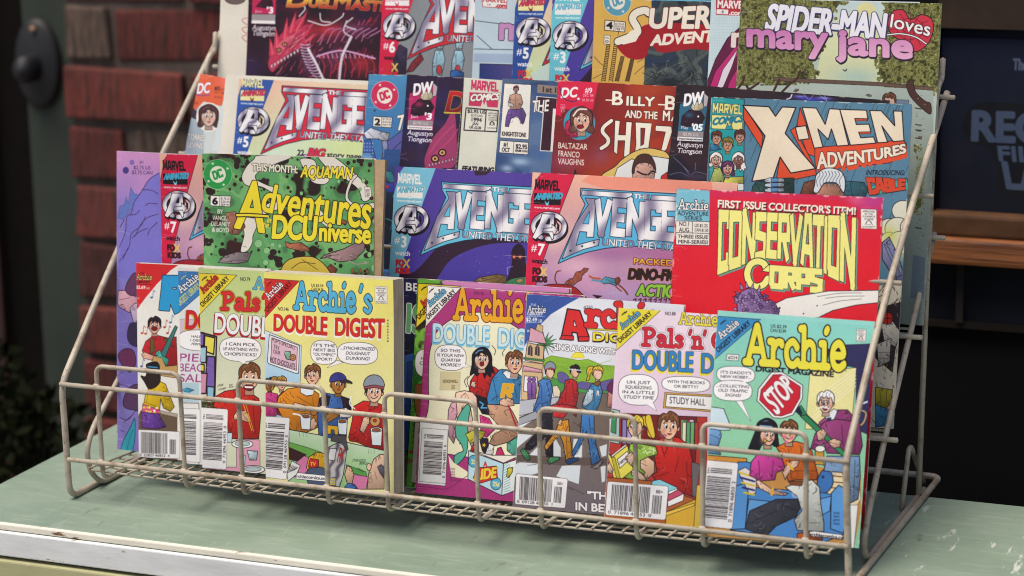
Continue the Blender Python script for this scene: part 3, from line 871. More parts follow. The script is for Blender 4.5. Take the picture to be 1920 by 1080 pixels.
def mutant_comic(s):
    """blue comic with huge extruded cream title"""
    s.fr(1250, 150, 3.6)
    s.poly([(250, 90), (2200, 120), (2200, 3200), (240, 3200)], '#58839c')
    r = random.Random(9)
    for i in range(120):
        x, y = r.uniform(530, 1650), r.uniform(130, 900); L = r.uniform(40, 160)
        s.line([(x, y), (x - L * .42, y + L)], 2.5, '#27404f')
    s.poly([(290, 115), (525, 130), (520, 770), (285, 770)], '#2aa0a4', 4)
    s.t('MARVEL', 312, 222, 512, 232, 62, '#efe590', font='b', th=.22, out=[(2.5, INK)])
    s.poly([(308, 236), (514, 244), (512, 338), (304, 328)], '#efe590', 2)
    s.t('COMICS', 306, 305, 512, 282, 46, '#2a7f97', lean=.3, bold=6, out=[(3, '#efe590')])
    s.poly([(398, 332), (412, 290), (424, 318), (438, 292), (446, 334)], '#2aa0a4', 2)
    # row of little portrait heads, plain stand-ins
    for x, y, q, sk, hr, st, lk in ((338, 395, 36, '#d59a7c', '#6b3420', 'short', 0), (494, 385, 36, '#d59a7c', '#5a2a22', 'short', 0), (412, 440, 38, '#d49a78', '#8c7a30', 'short', 0), (484, 540, 38, '#8a5a48', '#e5e2dc', 'long', 0), (334, 540, 38, '#e0ab92', '#e7dfd2', 'bob', 0), (412, 600, 38, '#e0a890', '#5c2c58', 'bob', 0)):
        s.person(x, y, q, sk, hr, st, ow=3)
    for p, c in (([(290, 690), (320, 600), (360, 590), (390, 660), (380, 700)], '#b8c268'), ([(380, 700), (395, 660), (440, 655), (520, 650), (520, 700)], '#d6cf5a'), ([(295, 480), (300, 430), (340, 440), (370, 470)], '#2f78a6')):
        s.body(p, c, (), 3)
    s.poly([(285, 690), (520, 700), (520, 745), (285, 740)], '#e6e6e0', 2)
    R = '#e2502a'; C = '#efdfc4'
    # extrusions
    for p in ([(520, 172), (650, 375), (640, 460), (520, 270)], [(765, 520), (1005, 598), (1010, 640), (860, 672), (740, 672)], [(900, 185), (1000, 455), (1010, 520), (950, 500), (880, 300)], [(835, 340), (880, 310), (900, 400), (950, 490), (1000, 590), (960, 560)], [(1000, 455), (1600, 405), (1620, 440), (1620, 510), (1500, 560), (1015, 610), (1000, 560)]):
        s.poly(p, R, 4)
    X = [(515, 172), (690, 180), (735, 245), (780, 182), (872, 186), (800, 360), (1005, 598), (838, 628), (766, 520), (718, 664), (575, 684), (664, 378)]
    s.poly(X, C, 7)
    s.poly([(868, 318), (940, 308), (962, 396), (890, 406)], C, 6)
    s.poly([(915, 184), (1010, 190), (1070, 300), (1098, 194), (1168, 198), (1228, 440), (1150, 446), (1112, 330), (1090, 402), (1020, 330), (1055, 452), (996, 460)], C, 6)
    s.poly([(1168, 198), (1348, 204), (1358, 262), (1270, 260), (1280, 300), (1366, 298), (1378, 350), (1296, 352), (1310, 390), (1396, 384), (1412, 426), (1240, 440)], C, 6)
    s.poly([(1370, 206), (1448, 208), (1540, 310), (1532, 210), (1590, 212), (1602, 410), (1530, 416), (1452, 310), (1492, 420), (1424, 424)], C, 6)
    s.poly([(1272, 262), (1352, 264), (1354, 274), (1276, 276)], R, 2); s.poly([(1298, 352), (1376, 350), (1376, 362), (1302, 364)], R, 2)
    s.qtext('ADVENTURES', (1016, 490), (1612, 432), (1618, 488), (1018, 598), '#f1e3cb', bold=7, out=[(5, INK)], arc=-14, arct=-16, sh=(8, 26, R, 6))
    s.t('INTRODUCING:', 1342, 640, 1606, 642, 32, '#1c2030', lean=.25, bold=1.2)
    s.poly([(1350, 720), (1620, 660), (1640, 740), (1380, 780), (1320, 720)], '#4aa79c', 3)
    s.qtext('CABLE', (1350, 664), (1616, 672), (1612, 735), (1372, 768), '#d8492a', font='b', th=.3, bold=2, out=[(4, INK)])
    # man with curly silver hair, head down, padded arms
    s.body([(580, 720), (600, 690), (700, 665), (860, 660), (860, 780), (570, 780)], '#274a44', [[(600, 700), (640, 760)], [(800, 670), (850, 740)]], 4)
    for y in (672, 704, 738):
        s.body([(660, y), (700, y - 14), (790, y - 8), (796, y + 14), (700, y + 20), (664, y + 14)], '#b8c6d4', (), 3); s.poly([(706, y - 10), (752, y - 10), (752, y + 14), (706, y + 16)], '#5f93c4', 2)
    s.body([(900, 770), (930, 690), (1010, 670), (1010, 780)], '#7d4a34', (), 4); s.body([(1190, 680), (1330, 690), (1360, 740), (1340, 790), (1200, 780)], '#2f5f6c', [[(1240, 690), (1250, 780)]], 4)
    s.body([(1010, 790), (1010, 700), (1190, 700), (1200, 790)], '#b98068', (), 3)
    s.poly([(1000, 700), (1010, 640), (1060, 600), (1120, 595), (1180, 620), (1205, 680), (1195, 760), (1150, 700), (1100, 690), (1060, 700), (1020, 760), (990, 750)], '#dfe3e6', 5, sm=1)
    for x in range(1020, 1190, 22):
        s.line([(x, 720), (x - 8, 680), (x + 14, 640), (x + 4, 615)], 3, '#46525c')
    # lower right part seen beside the rack wires: clouds and machinery
    s.fr(1240, 340, 3.84)
    for x, y, q in ((1740, 210, 80), (1640, 330, 70), (1700, 340, 90), (1800, 330, 80), (1640, 420, 60), (1720, 440, 90), (1800, 450, 70)):
        s.ell(x, y, q, q * .9, '#dcdcc8', 4)
    s.soft(1640, 390, 50, 60, '#c6cf62', .8); s.soft(1740, 500, 40, 60, '#d6d690', .7)
    s.body([(1590, 440), (1640, 400), (1700, 520), (1750, 680), (1700, 740), (1640, 640), (1590, 560)], '#7d83ad', [[(1600, 450), (1690, 650)], [(1620, 440), (1720, 660)]], 5)
    s.poly([(1690, 690), (1740, 670), (1750, 710), (1700, 740)], '#58608c', 4)
    s.poly([(1500, 760), (1900, 700), (1900, 2600), (1400, 2600)], '#d9d2bd')
    for i in range(40):
        x, y = r.uniform(1560, 1790), r.uniform(740, 1000); s.line([(x, y), (x + r.uniform(-50, 20), y + r.uniform(10, 60))], 4, '#3a3236')
    s.fr(1620, 500, 1.8633)
    s.poly([(20, 150), (140, 120), (130, 220), (110, 290), (100, 370), (40, 320)], '#2c2226')
    s.body([(60, 200), (100, 190), (130, 230), (110, 280), (70, 260)], '#d8d2c6', [[(70, 230), (110, 270)]], 2)
    s.body([(45, 270), (95, 250), (90, 330), (50, 350)], '#cfc9bd', [[(50, 300), (90, 300)], [(50, 320), (85, 320)]], 2)
    for i in range(110):
        x, y = r.uniform(20, 135), r.uniform(110, 560); q = r.uniform(6, 22); an = r.uniform(.6, 2.4)
        s.line([(x, y), (x + q * math.cos(an), y + q * math.sin(an))], r.uniform(.8, 2.2), r.choice(['#2a2024', '#2a2024', '#6a5f4a', '#b9a24a', '#5f86a8']), a=.8)
    s.ell(82, 180, 19, 21, '#b52a20', 2); s.line([(82, 160), (82, 200)], 2); s.line([(64, 180), (100, 180)], 2)
    s.body([(40, 420), (100, 430), (95, 470), (75, 500), (40, 490)], '#b5a92c', [[(55, 430), (60, 490)], [(80, 430), (76, 490)]], 2)
    s.body([(40, 480), (90, 500), (80, 555), (40, 560)], '#3c86b4', [[(50, 520), (80, 530)]], 2)
    s.poly([(36, 585), (100, 560), (96, 600), (36, 610)], '#d9d2bd')


def pale_strip(s, c='#e4ddcd'):
    s.fr(0, 0, 1)
    s.poly([(0, -300), (1920, -300), (1920, 1080), (0, 1080)], c)


def torres(s):
    s.fr(200, 120, 3.857)
    s.poly([(500, 0), (1000, 0), (1000, 1500), (500, 1500)], '#cdd5d2')
    s.poly([(560, 600), (620, 300), (700, 320), (700, 700), (550, 900)], '#a5b4c0')
    s.poly([(640, 50), (888, 94), (830, 305), (700, 270), (640, 335), (600, 320), (620, 200)], '#e0623c')
    s.soft(860, 120, 60, 60, '#e8706a', .8)
    s.poly([(600, 315), (650, 340), (655, 400), (595, 370)], '#3d3242', sm=1)
    s.t('DC', 648, 214, 742, 206, 72, '#f6f1f2', lean=.15, bold=5, out=[(4, '#7b4a90')])
    s.line([(640, 130), (650, 220), (745, 225)], 7, '#7b4a90')
    s.t('#3', 778, 186, 818, 192, 28, '#3a1c20', bold=1.5); s.t('of 3', 822, 188, 852, 192, 14, '#3a1c20'); s.t('OCT \'08', 778, 210, 846, 216, 14, '#5a2a28'); s.t('$2.99 US', 778, 244, 832, 250, 14, '#5a2a28'); s.t('TEEN', 634, 290, 660, 292, 16, '#5a2a28')
    s.ell(738, 384, 92, 106, '#efe6dc', 0)
    s.person(736, 380, 62, '#dcb9a6', '#4b2b2c', 'bob', ow=4)
    s.t('TORRES', 585, 545, 706, 555, 42, '#f4efe6', bold=2, out=[(3, '#5b5560')]); s.t('LEVINS', 578, 604, 692, 612, 40, '#f4efe6', bold=2, out=[(3, '#5b5560')])
    s.poly([(545, 560), (575, 565), (570, 625), (540, 620)], '#4b3a68')
    s.poly([(860, 90), (930, 100), (915, 700), (800, 700)], '#dfe3dc')
    s.poly([(760, 625), (830, 300), (900, 280), (880, 625)], '#d3dddd')
    s.line([(890, 430), (866, 545)], 4); s.poly([(840, 590), (875, 575), (880, 605), (835, 610)], '#4a4a78', 2)


def blue_city(s):
    s.fr(560, 120, 3.857)
    s.poly([(460, 60), (900, 70), (900, 1500), (440, 1500)], s.grad('#4a8cb8', '#3f78b0', (600, 80), (600, 500)))
    s.bullet(622, 228, 98, '#cf2a56')
    s.ell(550, 336, 7, 8, '#1d3550')
    s.poly([(540, 378), (676, 386), (670, 460), (536, 452)], '#efe9dc', 4)
    s.t('2', 548, 440, 590, 444, 46, INK, bold=5); s.line([(600, 380), (598, 456)], 3)
    for i in range(3):
        s.t(('$1.75 US', '$2.45 CAN', 'MAY 97')[i], 606, 404 + i * 21, 668, 408 + i * 21, 14)
    s.qtext('T', (715, 375), (790, 360), (760, 475), (690, 478), '#f0ead9', bold=5, out=[(4, INK)])
    s.body([(470, 500), (520, 460), (600, 490), (660, 500), (640, 560), (560, 540), (490, 540)], '#c9cbd6', [[(500, 490), (540, 530)], [(580, 500), (620, 540)]], 4)
    s.body([(600, 560), (640, 550), (650, 640), (600, 690), (610, 620)], '#8f93b8', (), 4)
    s.poly([(455, 690), (460, 560), (520, 545), (560, 690)], '#3d5fa8', 4)
    for i in range(5):
        for j in range(4):
            s.ell(475 + j * 20, 575 + i * 24, 3, 4, '#e6e6f0')
    s.poly([(640, 560), (760, 470), (760, 760), (660, 760)], '#5b5ba2', 4)
    s.line([(650, 650), (740, 560)], 5); s.line([(660, 690), (745, 640)], 5)
    s.poly([(455, 640), (520, 640), (545, 700), (455, 720)], '#5f8fc4', 3)
    s.fr(560, 280, 4)
    s.poly([(640, 0), (760, 0), (740, 900), (640, 900)], s.grad('#2c4f86', '#101a2c', (700, 80), (700, 400)))
    s.body([(650, 160), (700, 170), (730, 240), (700, 260), (660, 230)], '#2f7a86', (), 4)
    s.body([(645, 250), (720, 250), (725, 330), (660, 320)], '#2b3fa0', (), 4)
    s.ell(665, 280, 12, 12, '#c4283a', 2); s.ell(720, 350, 16, 18, '#2fa4c0', 3)
    s.line([(655, 520), (700, 540), (690, 600)], 8, '#2f7a86'); s.line([(660, 720), (700, 700)], 6, '#3d5fa8')


def dw_block(s, c, mon, num, names=True, dark='#2b1b3a'):
    # corner box, given in frame F5 coordinates
    s.poly([(806, 215), (990, 150), (1006, 165), (966, 480), (786, 470)], c, 0)
    s.poly([(800, 250), (985, 230), (975, 350), (800, 380)], c)
    s.body([(810, 360), (820, 300), (870, 255), (950, 260), (980, 310), (960, 350), (900, 370), (840, 380)], '#2b1022' if 'b' not in mon else '#16283c', (), 3)
    s.soft(870, 290, 30, 18, c, .8); s.ell(934, 302, 7, 7, '#ffffff')
    s.body([(880, 240), (900, 200), (960, 196), (975, 240), (950, 262), (900, 260)], '#d8cba8', [[(910, 210), (905, 250)], [(935, 205), (940, 250)]], 3)
    s.poly([(975, 135), (1006, 165), (995, 230), (970, 235)], '#b9b3b6', 2)
    s.t('DW', 828, 228, 965, 208, 80, '#f8f5f5', lean=.1, bold=8, out=[(3, '#1c1016')])
    s.t(mon, 812, 388, 864, 390, 22, '#efe6ee', bold=1)
    s.t(num, 902 if len(num) < 3 else 880, 398, 962, 402, 44, '#ffffff', lean=.2, bold=5)
    s.poly([(792, 404), (970, 410), (966, 450), (788, 444)], '#9a8f92')
    s.t('$2.95 U.S.', 826, 434, 938, 440, 20, '#efe8e8')
    s.poly([(788, 444), (966, 452), (964, 478), (786, 470)], '#f4f0ee')
    s.t('dreamwaveprod.com', 794, 462, 960, 470, 12, '#1c1016', bold=.8)
    if names:
        s.t('Augustyn', 784, 510, 966, 522, 34, '#f0ebf0', lean=.2, bold=1.5); s.t('Tiongson', 784, 556, 958, 566, 34, '#f0ebf0', lean=.2, bold=1.5)


def skull_fire(s, q, sc=1.0):
    """q: function mapping local art coordinates (F1 frame of the big cover)"""
    P = lambda L: [q(*p) for p in L]
    hot = '#c8233f'
    for x, y, rx, ry, c, a in ((620, 210, 130, 90, '#d02c4a', .75), (780, 200, 110, 50, '#e02c34', .8), (520, 300, 90, 60, '#d8476a', .8), (430, 400, 60, 50, '#c94a6a', .7), (1000, 430, 90, 70, '#d02a33', .7), (950, 200, 120, 50, '#8a4a74', .6), (820, 380, 90, 80, '#7a3a5c', .7), (640, 430, 60, 80, '#8f5a86', .6)):
        cx, cy = q(x, y); s.soft(cx, cy, rx * sc, ry * sc, c, a)
    s.poly(P([(370, 420), (400, 330), (440, 250), (520, 170), (600, 110), (580, 180), (650, 160), (610, 230), (640, 300), (560, 330), (480, 390), (410, 480), (380, 470)]), '#c8385a', 3 * sc, '#5a1024', sm=1)
    for bx, by, tx, ty in ((430, 300, 420, 180), (480, 240, 500, 110), (520, 200, 560, 70), (560, 190, 640, 60), (600, 220, 700, 130), (620, 260, 720, 210), (400, 350, 380, 250)):
        s.poly(P([(bx - 24, by + 30), (tx, ty), (bx + 30, by + 20)]), '#e0405c', 2.5 * sc, '#6a1028', a=.9)
        s.line(P([(bx, by + 20), (tx * .6 + bx * .4, ty * .6 + by * .4)]), 5 * sc, '#f5a0a8', a=.7)
    s.poly(P([(420, 330), (470, 270), (540, 240), (580, 280), (520, 330), (450, 370)]), '#e0707f', sm=1, a=.8)
    for x, y in ((442, 338), (482, 300)):
        cx, cy = q(x, y); s.ell(cx, cy, 20 * sc, 17 * sc, '#2a0c16'); s.ell(cx, cy, 12 * sc, 10 * sc, '#e8a060'); s.ell(cx, cy, 5 * sc, 5 * sc, '#3a1010')
    rr_ = random.Random(77)
    for _ in range(150):
        x, y = rr_.uniform(400, 1090), rr_.uniform(100, 520)
        if y < 330 - (x - 400) * .3 or (x < 600 and y > 560 - (x - 370) * .2):
            continue
        L = rr_.uniform(20, 70); an = rr_.uniform(-1.3, -.3)
        s.line(P([(x, y), (x + L * .5 * math.cos(an), y + L * .5 * math.sin(an) + 6), (x + L * math.cos(an), y + L * math.sin(an))]), rr_.uniform(3, 8) * sc, rr_.choice(['#e83a50', '#b8203c', '#f08a98', '#6a1430', '#2a0c1c', '#d04a88', '#8a3a70']), a=.75)
    for _ in range(26):
        x = rr_.uniform(400, 640); y = 470 - (x - 370) * 1.15 + rr_.uniform(-40, 60)
        s.line(P([(x, y), (x + 26, y - 34), (x + 66, y - 60)]), 4 * sc, rr_.choice(['#f0a0b0', '#8a1834', '#5a0c20']), a=.8)
    for i in range(9):
        x = 385 + i * 22; y = 440 - i * 13
        s.poly(P([(x, y), (x + 16, y - 6), (x + 10, y + 26)]), '#eadfdc', 1.5 * sc)
    for i in range(13):
        a = i / 12; x = 590 + 100 * a ** 2; y = 300 + 230 * a
        s.line(P([(x, y), (x + 30, y + 8), (x + 62, y)]), 10 * sc, '#c7a9c4'); s.line(P([(x, y + 8), (x + 60, y + 12)]), 3 * sc, '#3a1530')
    for i in range(8):
        x = 720 + i * 48
        s.line(P([(x, 300 - i * 8), (x + 40, 210 + i * 2), (x + 95, 190)]), 9 * sc, '#b06a94'); s.line(P([(x, 380), (x + 30, 440), (x + 20, 520)]), 8 * sc, '#b0303c')
    s.line(P([(700, 380), (800, 350), (900, 345), (1090, 395)]), 12 * sc, '#d8a0c8')
    for x in range(710, 1080, 30):
        s.line(P([(x, 360 + (x - 850) ** 2 * .0003), (x + 8, 392)]), 6 * sc, '#d8a0c8')
    s.line(P([(640, 330), (700, 440), (740, 530)]), 18 * sc, '#e4dde4', sm=0); s.line(P([(930, 250), (870, 380), (850, 530)]), 20 * sc, '#dcd0dc')
    for L in ([(580, 110), (620, 60), (600, 30)], [(640, 140), (760, 170), (860, 120), (880, 90)], [(720, 90), (730, 140), (790, 150)], [(900, 140), (880, 210), (930, 250)], [(940, 120), (890, 170), (960, 200)]):
        s.line(P(L), 10 * sc, '#cfc8cf')


def dragon_top(s):
    s.fr(400, 0, 3.6)
    s.poly([(200, -80), (2600, -80), (2600, 3000), (200, 3000)], s.speck(['#1d0c16', '#2c1020', '#3f1226', '#2a1230'], 120, 5))
    s.soft(250, 450, 120, 90, '#34204e', .8)
    skull_fire(s, lambda x, y: (x, y))
    s.poly([(268, -10), (425, -10), (420, 95), (262, 92)], '#c8285a'); s.body([(290, 45), (340, -10), (400, 0), (405, 40), (350, 55)], '#3a0f22', (), 3)
    s.t('Jan', 285, 84, 330, 86, 18, '#efd0dc'); s.t('\'3', 360, 88, 408, 90, 40, '#ffffff', bold=4)
    s.poly([(262, 95), (420, 98), (418, 140), (260, 136)], '#a39b9e'); s.poly([(260, 136), (418, 140), (417, 162), (258, 158)], '#f4f0ee')
    s.t('Augustyn', 262, 200, 418, 206, 34, '#e9dfe6', lean=.2, bold=1.5); s.t('Tiongson', 262, 238, 412, 244, 34, '#e9dfe6', lean=.2, bold=1.5)
    g = s.grad('#f4cf4a', '#b8202c', (700, -10), (700, 60))
    s.t('D', 480, 42, 640, 50, 100, g, lean=.25, bold=9, out=[(6, '#3a2a10'), (3, '#d8c070')])
    s.t('UEL', 640, 44, 800, 54, 62, g, lean=.15, bold=8, out=[(6, '#3a2a10'), (3, '#d8c070')])
    s.t('M', 800, 56, 925, 60, 92, g, lean=.2, bold=8, out=[(6, '#3a2a10'), (3, '#d8c070')])
    s.t('ASTERS', 930, 60, 1290, 84, 62, g, lean=.15, bold=8, out=[(6, '#3a2a10'), (3, '#d8c070')])


def dragon_mid(s):
    s.fr(560, 120, 3.857)
    s.poly([(720, 60), (2400, 60), (2400, 2400), (700, 2400)], s.speck(['#1b1230', '#261a42', '#30204c', '#2c1836'], 110, 8))
    s.soft(800, 650, 80, 60, '#41202c', .6)
    k = .8
    q = lambda x, y: (905 + (x - 370) * 1.0, 700 + (y - 430) * 1.35)
    s.soft(1060, 600, 90, 110, '#8f2a5c', .7)
    s.poly([q(370, 430), q(400, 360), q(440, 300), q(520, 230), q(590, 160), q(600, 440), q(480, 470), q(400, 500)], '#a03a68', 3, '#3a1028', sm=1)
    for L in ([(940, 650), (1020, 540), (1120, 440)], [(990, 640), (1080, 560), (1150, 470)]):
        s.line(L, 12, '#c8486e', a=.7)
    for x, y in ((984, 684), (1036, 640)):
        s.ell(x, y, 30, 28, '#2a0c16'); s.ell(x, y, 20, 18, '#e0b070'); s.ell(x, y, 9, 9, '#5a2010')
    for i in range(8):
        x = 935 + i * 24
        s.poly([(x, 725 - i * 6), (x + 14, 722 - i * 6), (x + 8, 748 - i * 6)], '#e0d0d8', 2)
    dw_block(s, '#c22a68', 'Jan', "'3")
    s.t('D', 1045, 350, 1190, 356, 150, s.grad('#c8202c', '#7a1420', (1100, 200), (1100, 350)), lean=.25, bold=9, out=[(9, '#2a1a10'), (5, '#d8c34a')])
    s.poly([(1050, 345), (1200, 352), (1200, 360), (1046, 354)], '#d8c34a')


def may_comic(s):
    s.fr(1250, 150, 3.6)
    s.poly([(20, 30), (1600, 100), (1600, 2400), (0, 2400)], s.speck(['#1d1018', '#2c161e', '#331a22', '#201626'], 120, 9))
    s.soft(980, 130, 120, 14, '#3c3cc0', .9); s.soft(1060, 120, 50, 8, '#8f8ff0', .9); s.soft(900, 110, 40, 8, '#7f7ff0', .9)
    s.line([(845, 98), (835, 120), (810, 130)], 8, '#dcd6dc')
    for L in ([(920, 90), (960, 130), (990, 100)], [(1030, 100), (1080, 140), (1060, 100)]):
        s.line(L, 2, '#c8c8ff')
    # same corner box, moved
    s.fr(1272.3, 124.5, 3.6)
    s.f = (1250 - (806 - 95) / 3.75, 150 - (215 - 170) / 3.75 + 0.0, 3.75)
    dw_block(s, '#2f6a86', 'May', "'05")
    s.fr(1250, 150, 3.6)
    for L in ([(45, 520), (110, 580), (160, 640), (200, 620), (280, 640)], [(120, 590), (150, 620)], [(195, 560), (192, 610)], [(20, 640), (90, 625), (150, 650)]):
        s.line(L, 4, '#9c96b4', a=.75)
    s.soft(200, 650, 120, 20, '#3a3550', .8)


def marvel94(s):
    s.fr(560, 120, 3.857)
    s.poly([(1140, 80), (3000, 80), (3000, 2400), (1100, 2400)], '#dddccb')
    s.poly([(1186, 95), (1204, 96), (1150, 780), (1130, 780)], '#1b1416')
    r = random.Random(3)
    for i in range(70):
        y = 120 + i * 9.3; x = 1194 - (y - 95) * .082
        s.line([(x - 5, y), (x + r.uniform(0, 5), y)], 3, '#d8d4c8')
    s.t('MARVEL', 1252, 188, 1448, 200, 66, '#cf3a62', font='b', th=.25)
    s.poly([(1240, 205), (1450, 215), (1440, 316), (1232, 302)], '#cf3a62'); s.poly([(1318, 308), (1334, 262), (1342, 300), (1356, 262), (1366, 312)], '#dddccb')
    s.t('COMICS', 1240, 268, 1446, 258, 46, '#f6f1e6', lean=.3, bold=6, out=[(4, '#3a1c24')])
    s.poly([(1214, 318), (1444, 338), (1432, 490), (1196, 478)], '#e6e4d4', 8); s.line([(1358, 332), (1346, 484)], 7)
    s.t('$2.95 US', 1222, 352, 1352, 360, 24, bold=1.2); s.t('$3.75 CAN', 1248, 378, 1330, 384, 15); s.t('1994', 1244, 414, 1324, 420, 28, bold=1.5); s.t('JAN', 1258, 440, 1300, 444, 19, bold=1); s.t('UK £2.20', 1234, 466, 1320, 472, 18, bold=1)
    for i, tx in enumerate(('APPROVED', 'BY THE', 'COMICS', 'CODE')):
        s.t(tx, 1372, 360 + i * 16, 1436, 364 + i * 16, 10, bold=.5)
    s.line([(1382, 440), (1398, 414), (1416, 442)], 5); s.ell(1399, 430, 16, 12, None, 3); s.t('AUTHORITY', 1364, 466, 1432, 470, 9, bold=.5)
    s.t('FEATURING', 1178, 772, 1410, 784, 34, INK, lean=.2, bold=4)


def knight(s):
    s.fr(900, 130, 4.0)
    s.poly([(100, 50), (2400, 50), (2400, 2400), (80, 2400)], s.speck(['#20305a', '#39527f', '#4c6794', '#5d779c'], 160, 13))
    s.poly([(100, 60), (700, 60), (700, 90), (140, 110)], '#4e5f78', a=.7)
    for c in ((300, 690, 80, 30, '#b4cfe4', .8), (200, 740, 50, 26, '#c8dcec', .7), (460, 640, 60, 40, '#3f63a0', .7)):
        s.soft(*c[:5], a=c[5])
    s.poly([(182, 104), (384, 116), (364, 528), (150, 512)], '#f2ecdf', 3)
    for i in range(22):
        s.line([(200, 150 + i * 11), (372, 110 + i * 11)], 3, '#a9bfd2', a=.55)
    s.body([(215, 300), (260, 290), (320, 290), (345, 340), (330, 400), (318, 412), (280, 350), (230, 370), (215, 430), (188, 428), (195, 360)], '#6b4a94', [[(240, 310), (225, 400)], [(300, 310), (320, 390)]], 3)
    s.body([(212, 250), (225, 195), (262, 180), (305, 190), (322, 250), (300, 300), (230, 300)], '#c99c86', [[(240, 230), (290, 230)], [(265, 190), (266, 280)]], 3)
    s.person(270, 150, 20, '#c99c86', '#8a3a52', 'short', ow=2)
    s.body([(210, 240), (255, 265), (250, 285), (215, 275)], '#d8d4d0', (), 2)
    s.t('KNIGHTSTONE', 162, 498, 344, 508, 32, INK, bold=1.6)
    s.poly([(150, 532), (364, 548), (358, 640), (142, 624)], '#efe9dc', 4); s.line([(254, 540), (248, 632)], 3)
    s.t('#1', 176, 576, 212, 580, 30, INK, bold=1.6); s.t('OCT', 162, 616, 222, 620, 30, INK, bold=1.6); s.t('$2.95', 266, 592, 354, 598, 32, INK, bold=1.6); s.t('$4.00 CAN', 264, 616, 354, 622, 16, INK, bold=1.2)
    s.poly([(432, 112), (720, 140), (714, 200), (428, 176)], '#8f7e74'); s.t('1st ISSUE', 456, 168, 720, 186, 40, '#2c1c1e', bold=2)
    s.poly([(422, 200), (700, 225), (700, 650), (530, 616), (448, 612), (470, 330), (420, 310)], '#ece6e2', 0)
    s.poly([(432, 208), (700, 232), (700, 300), (545, 292), (525, 608), (456, 604), (480, 320), (430, 300)], '#3d1526', 3)
    s.t('THE', 388, 320, 512, 312, 84, '#f4efe6', lean=.1, bold=4, out=[(3, INK)])


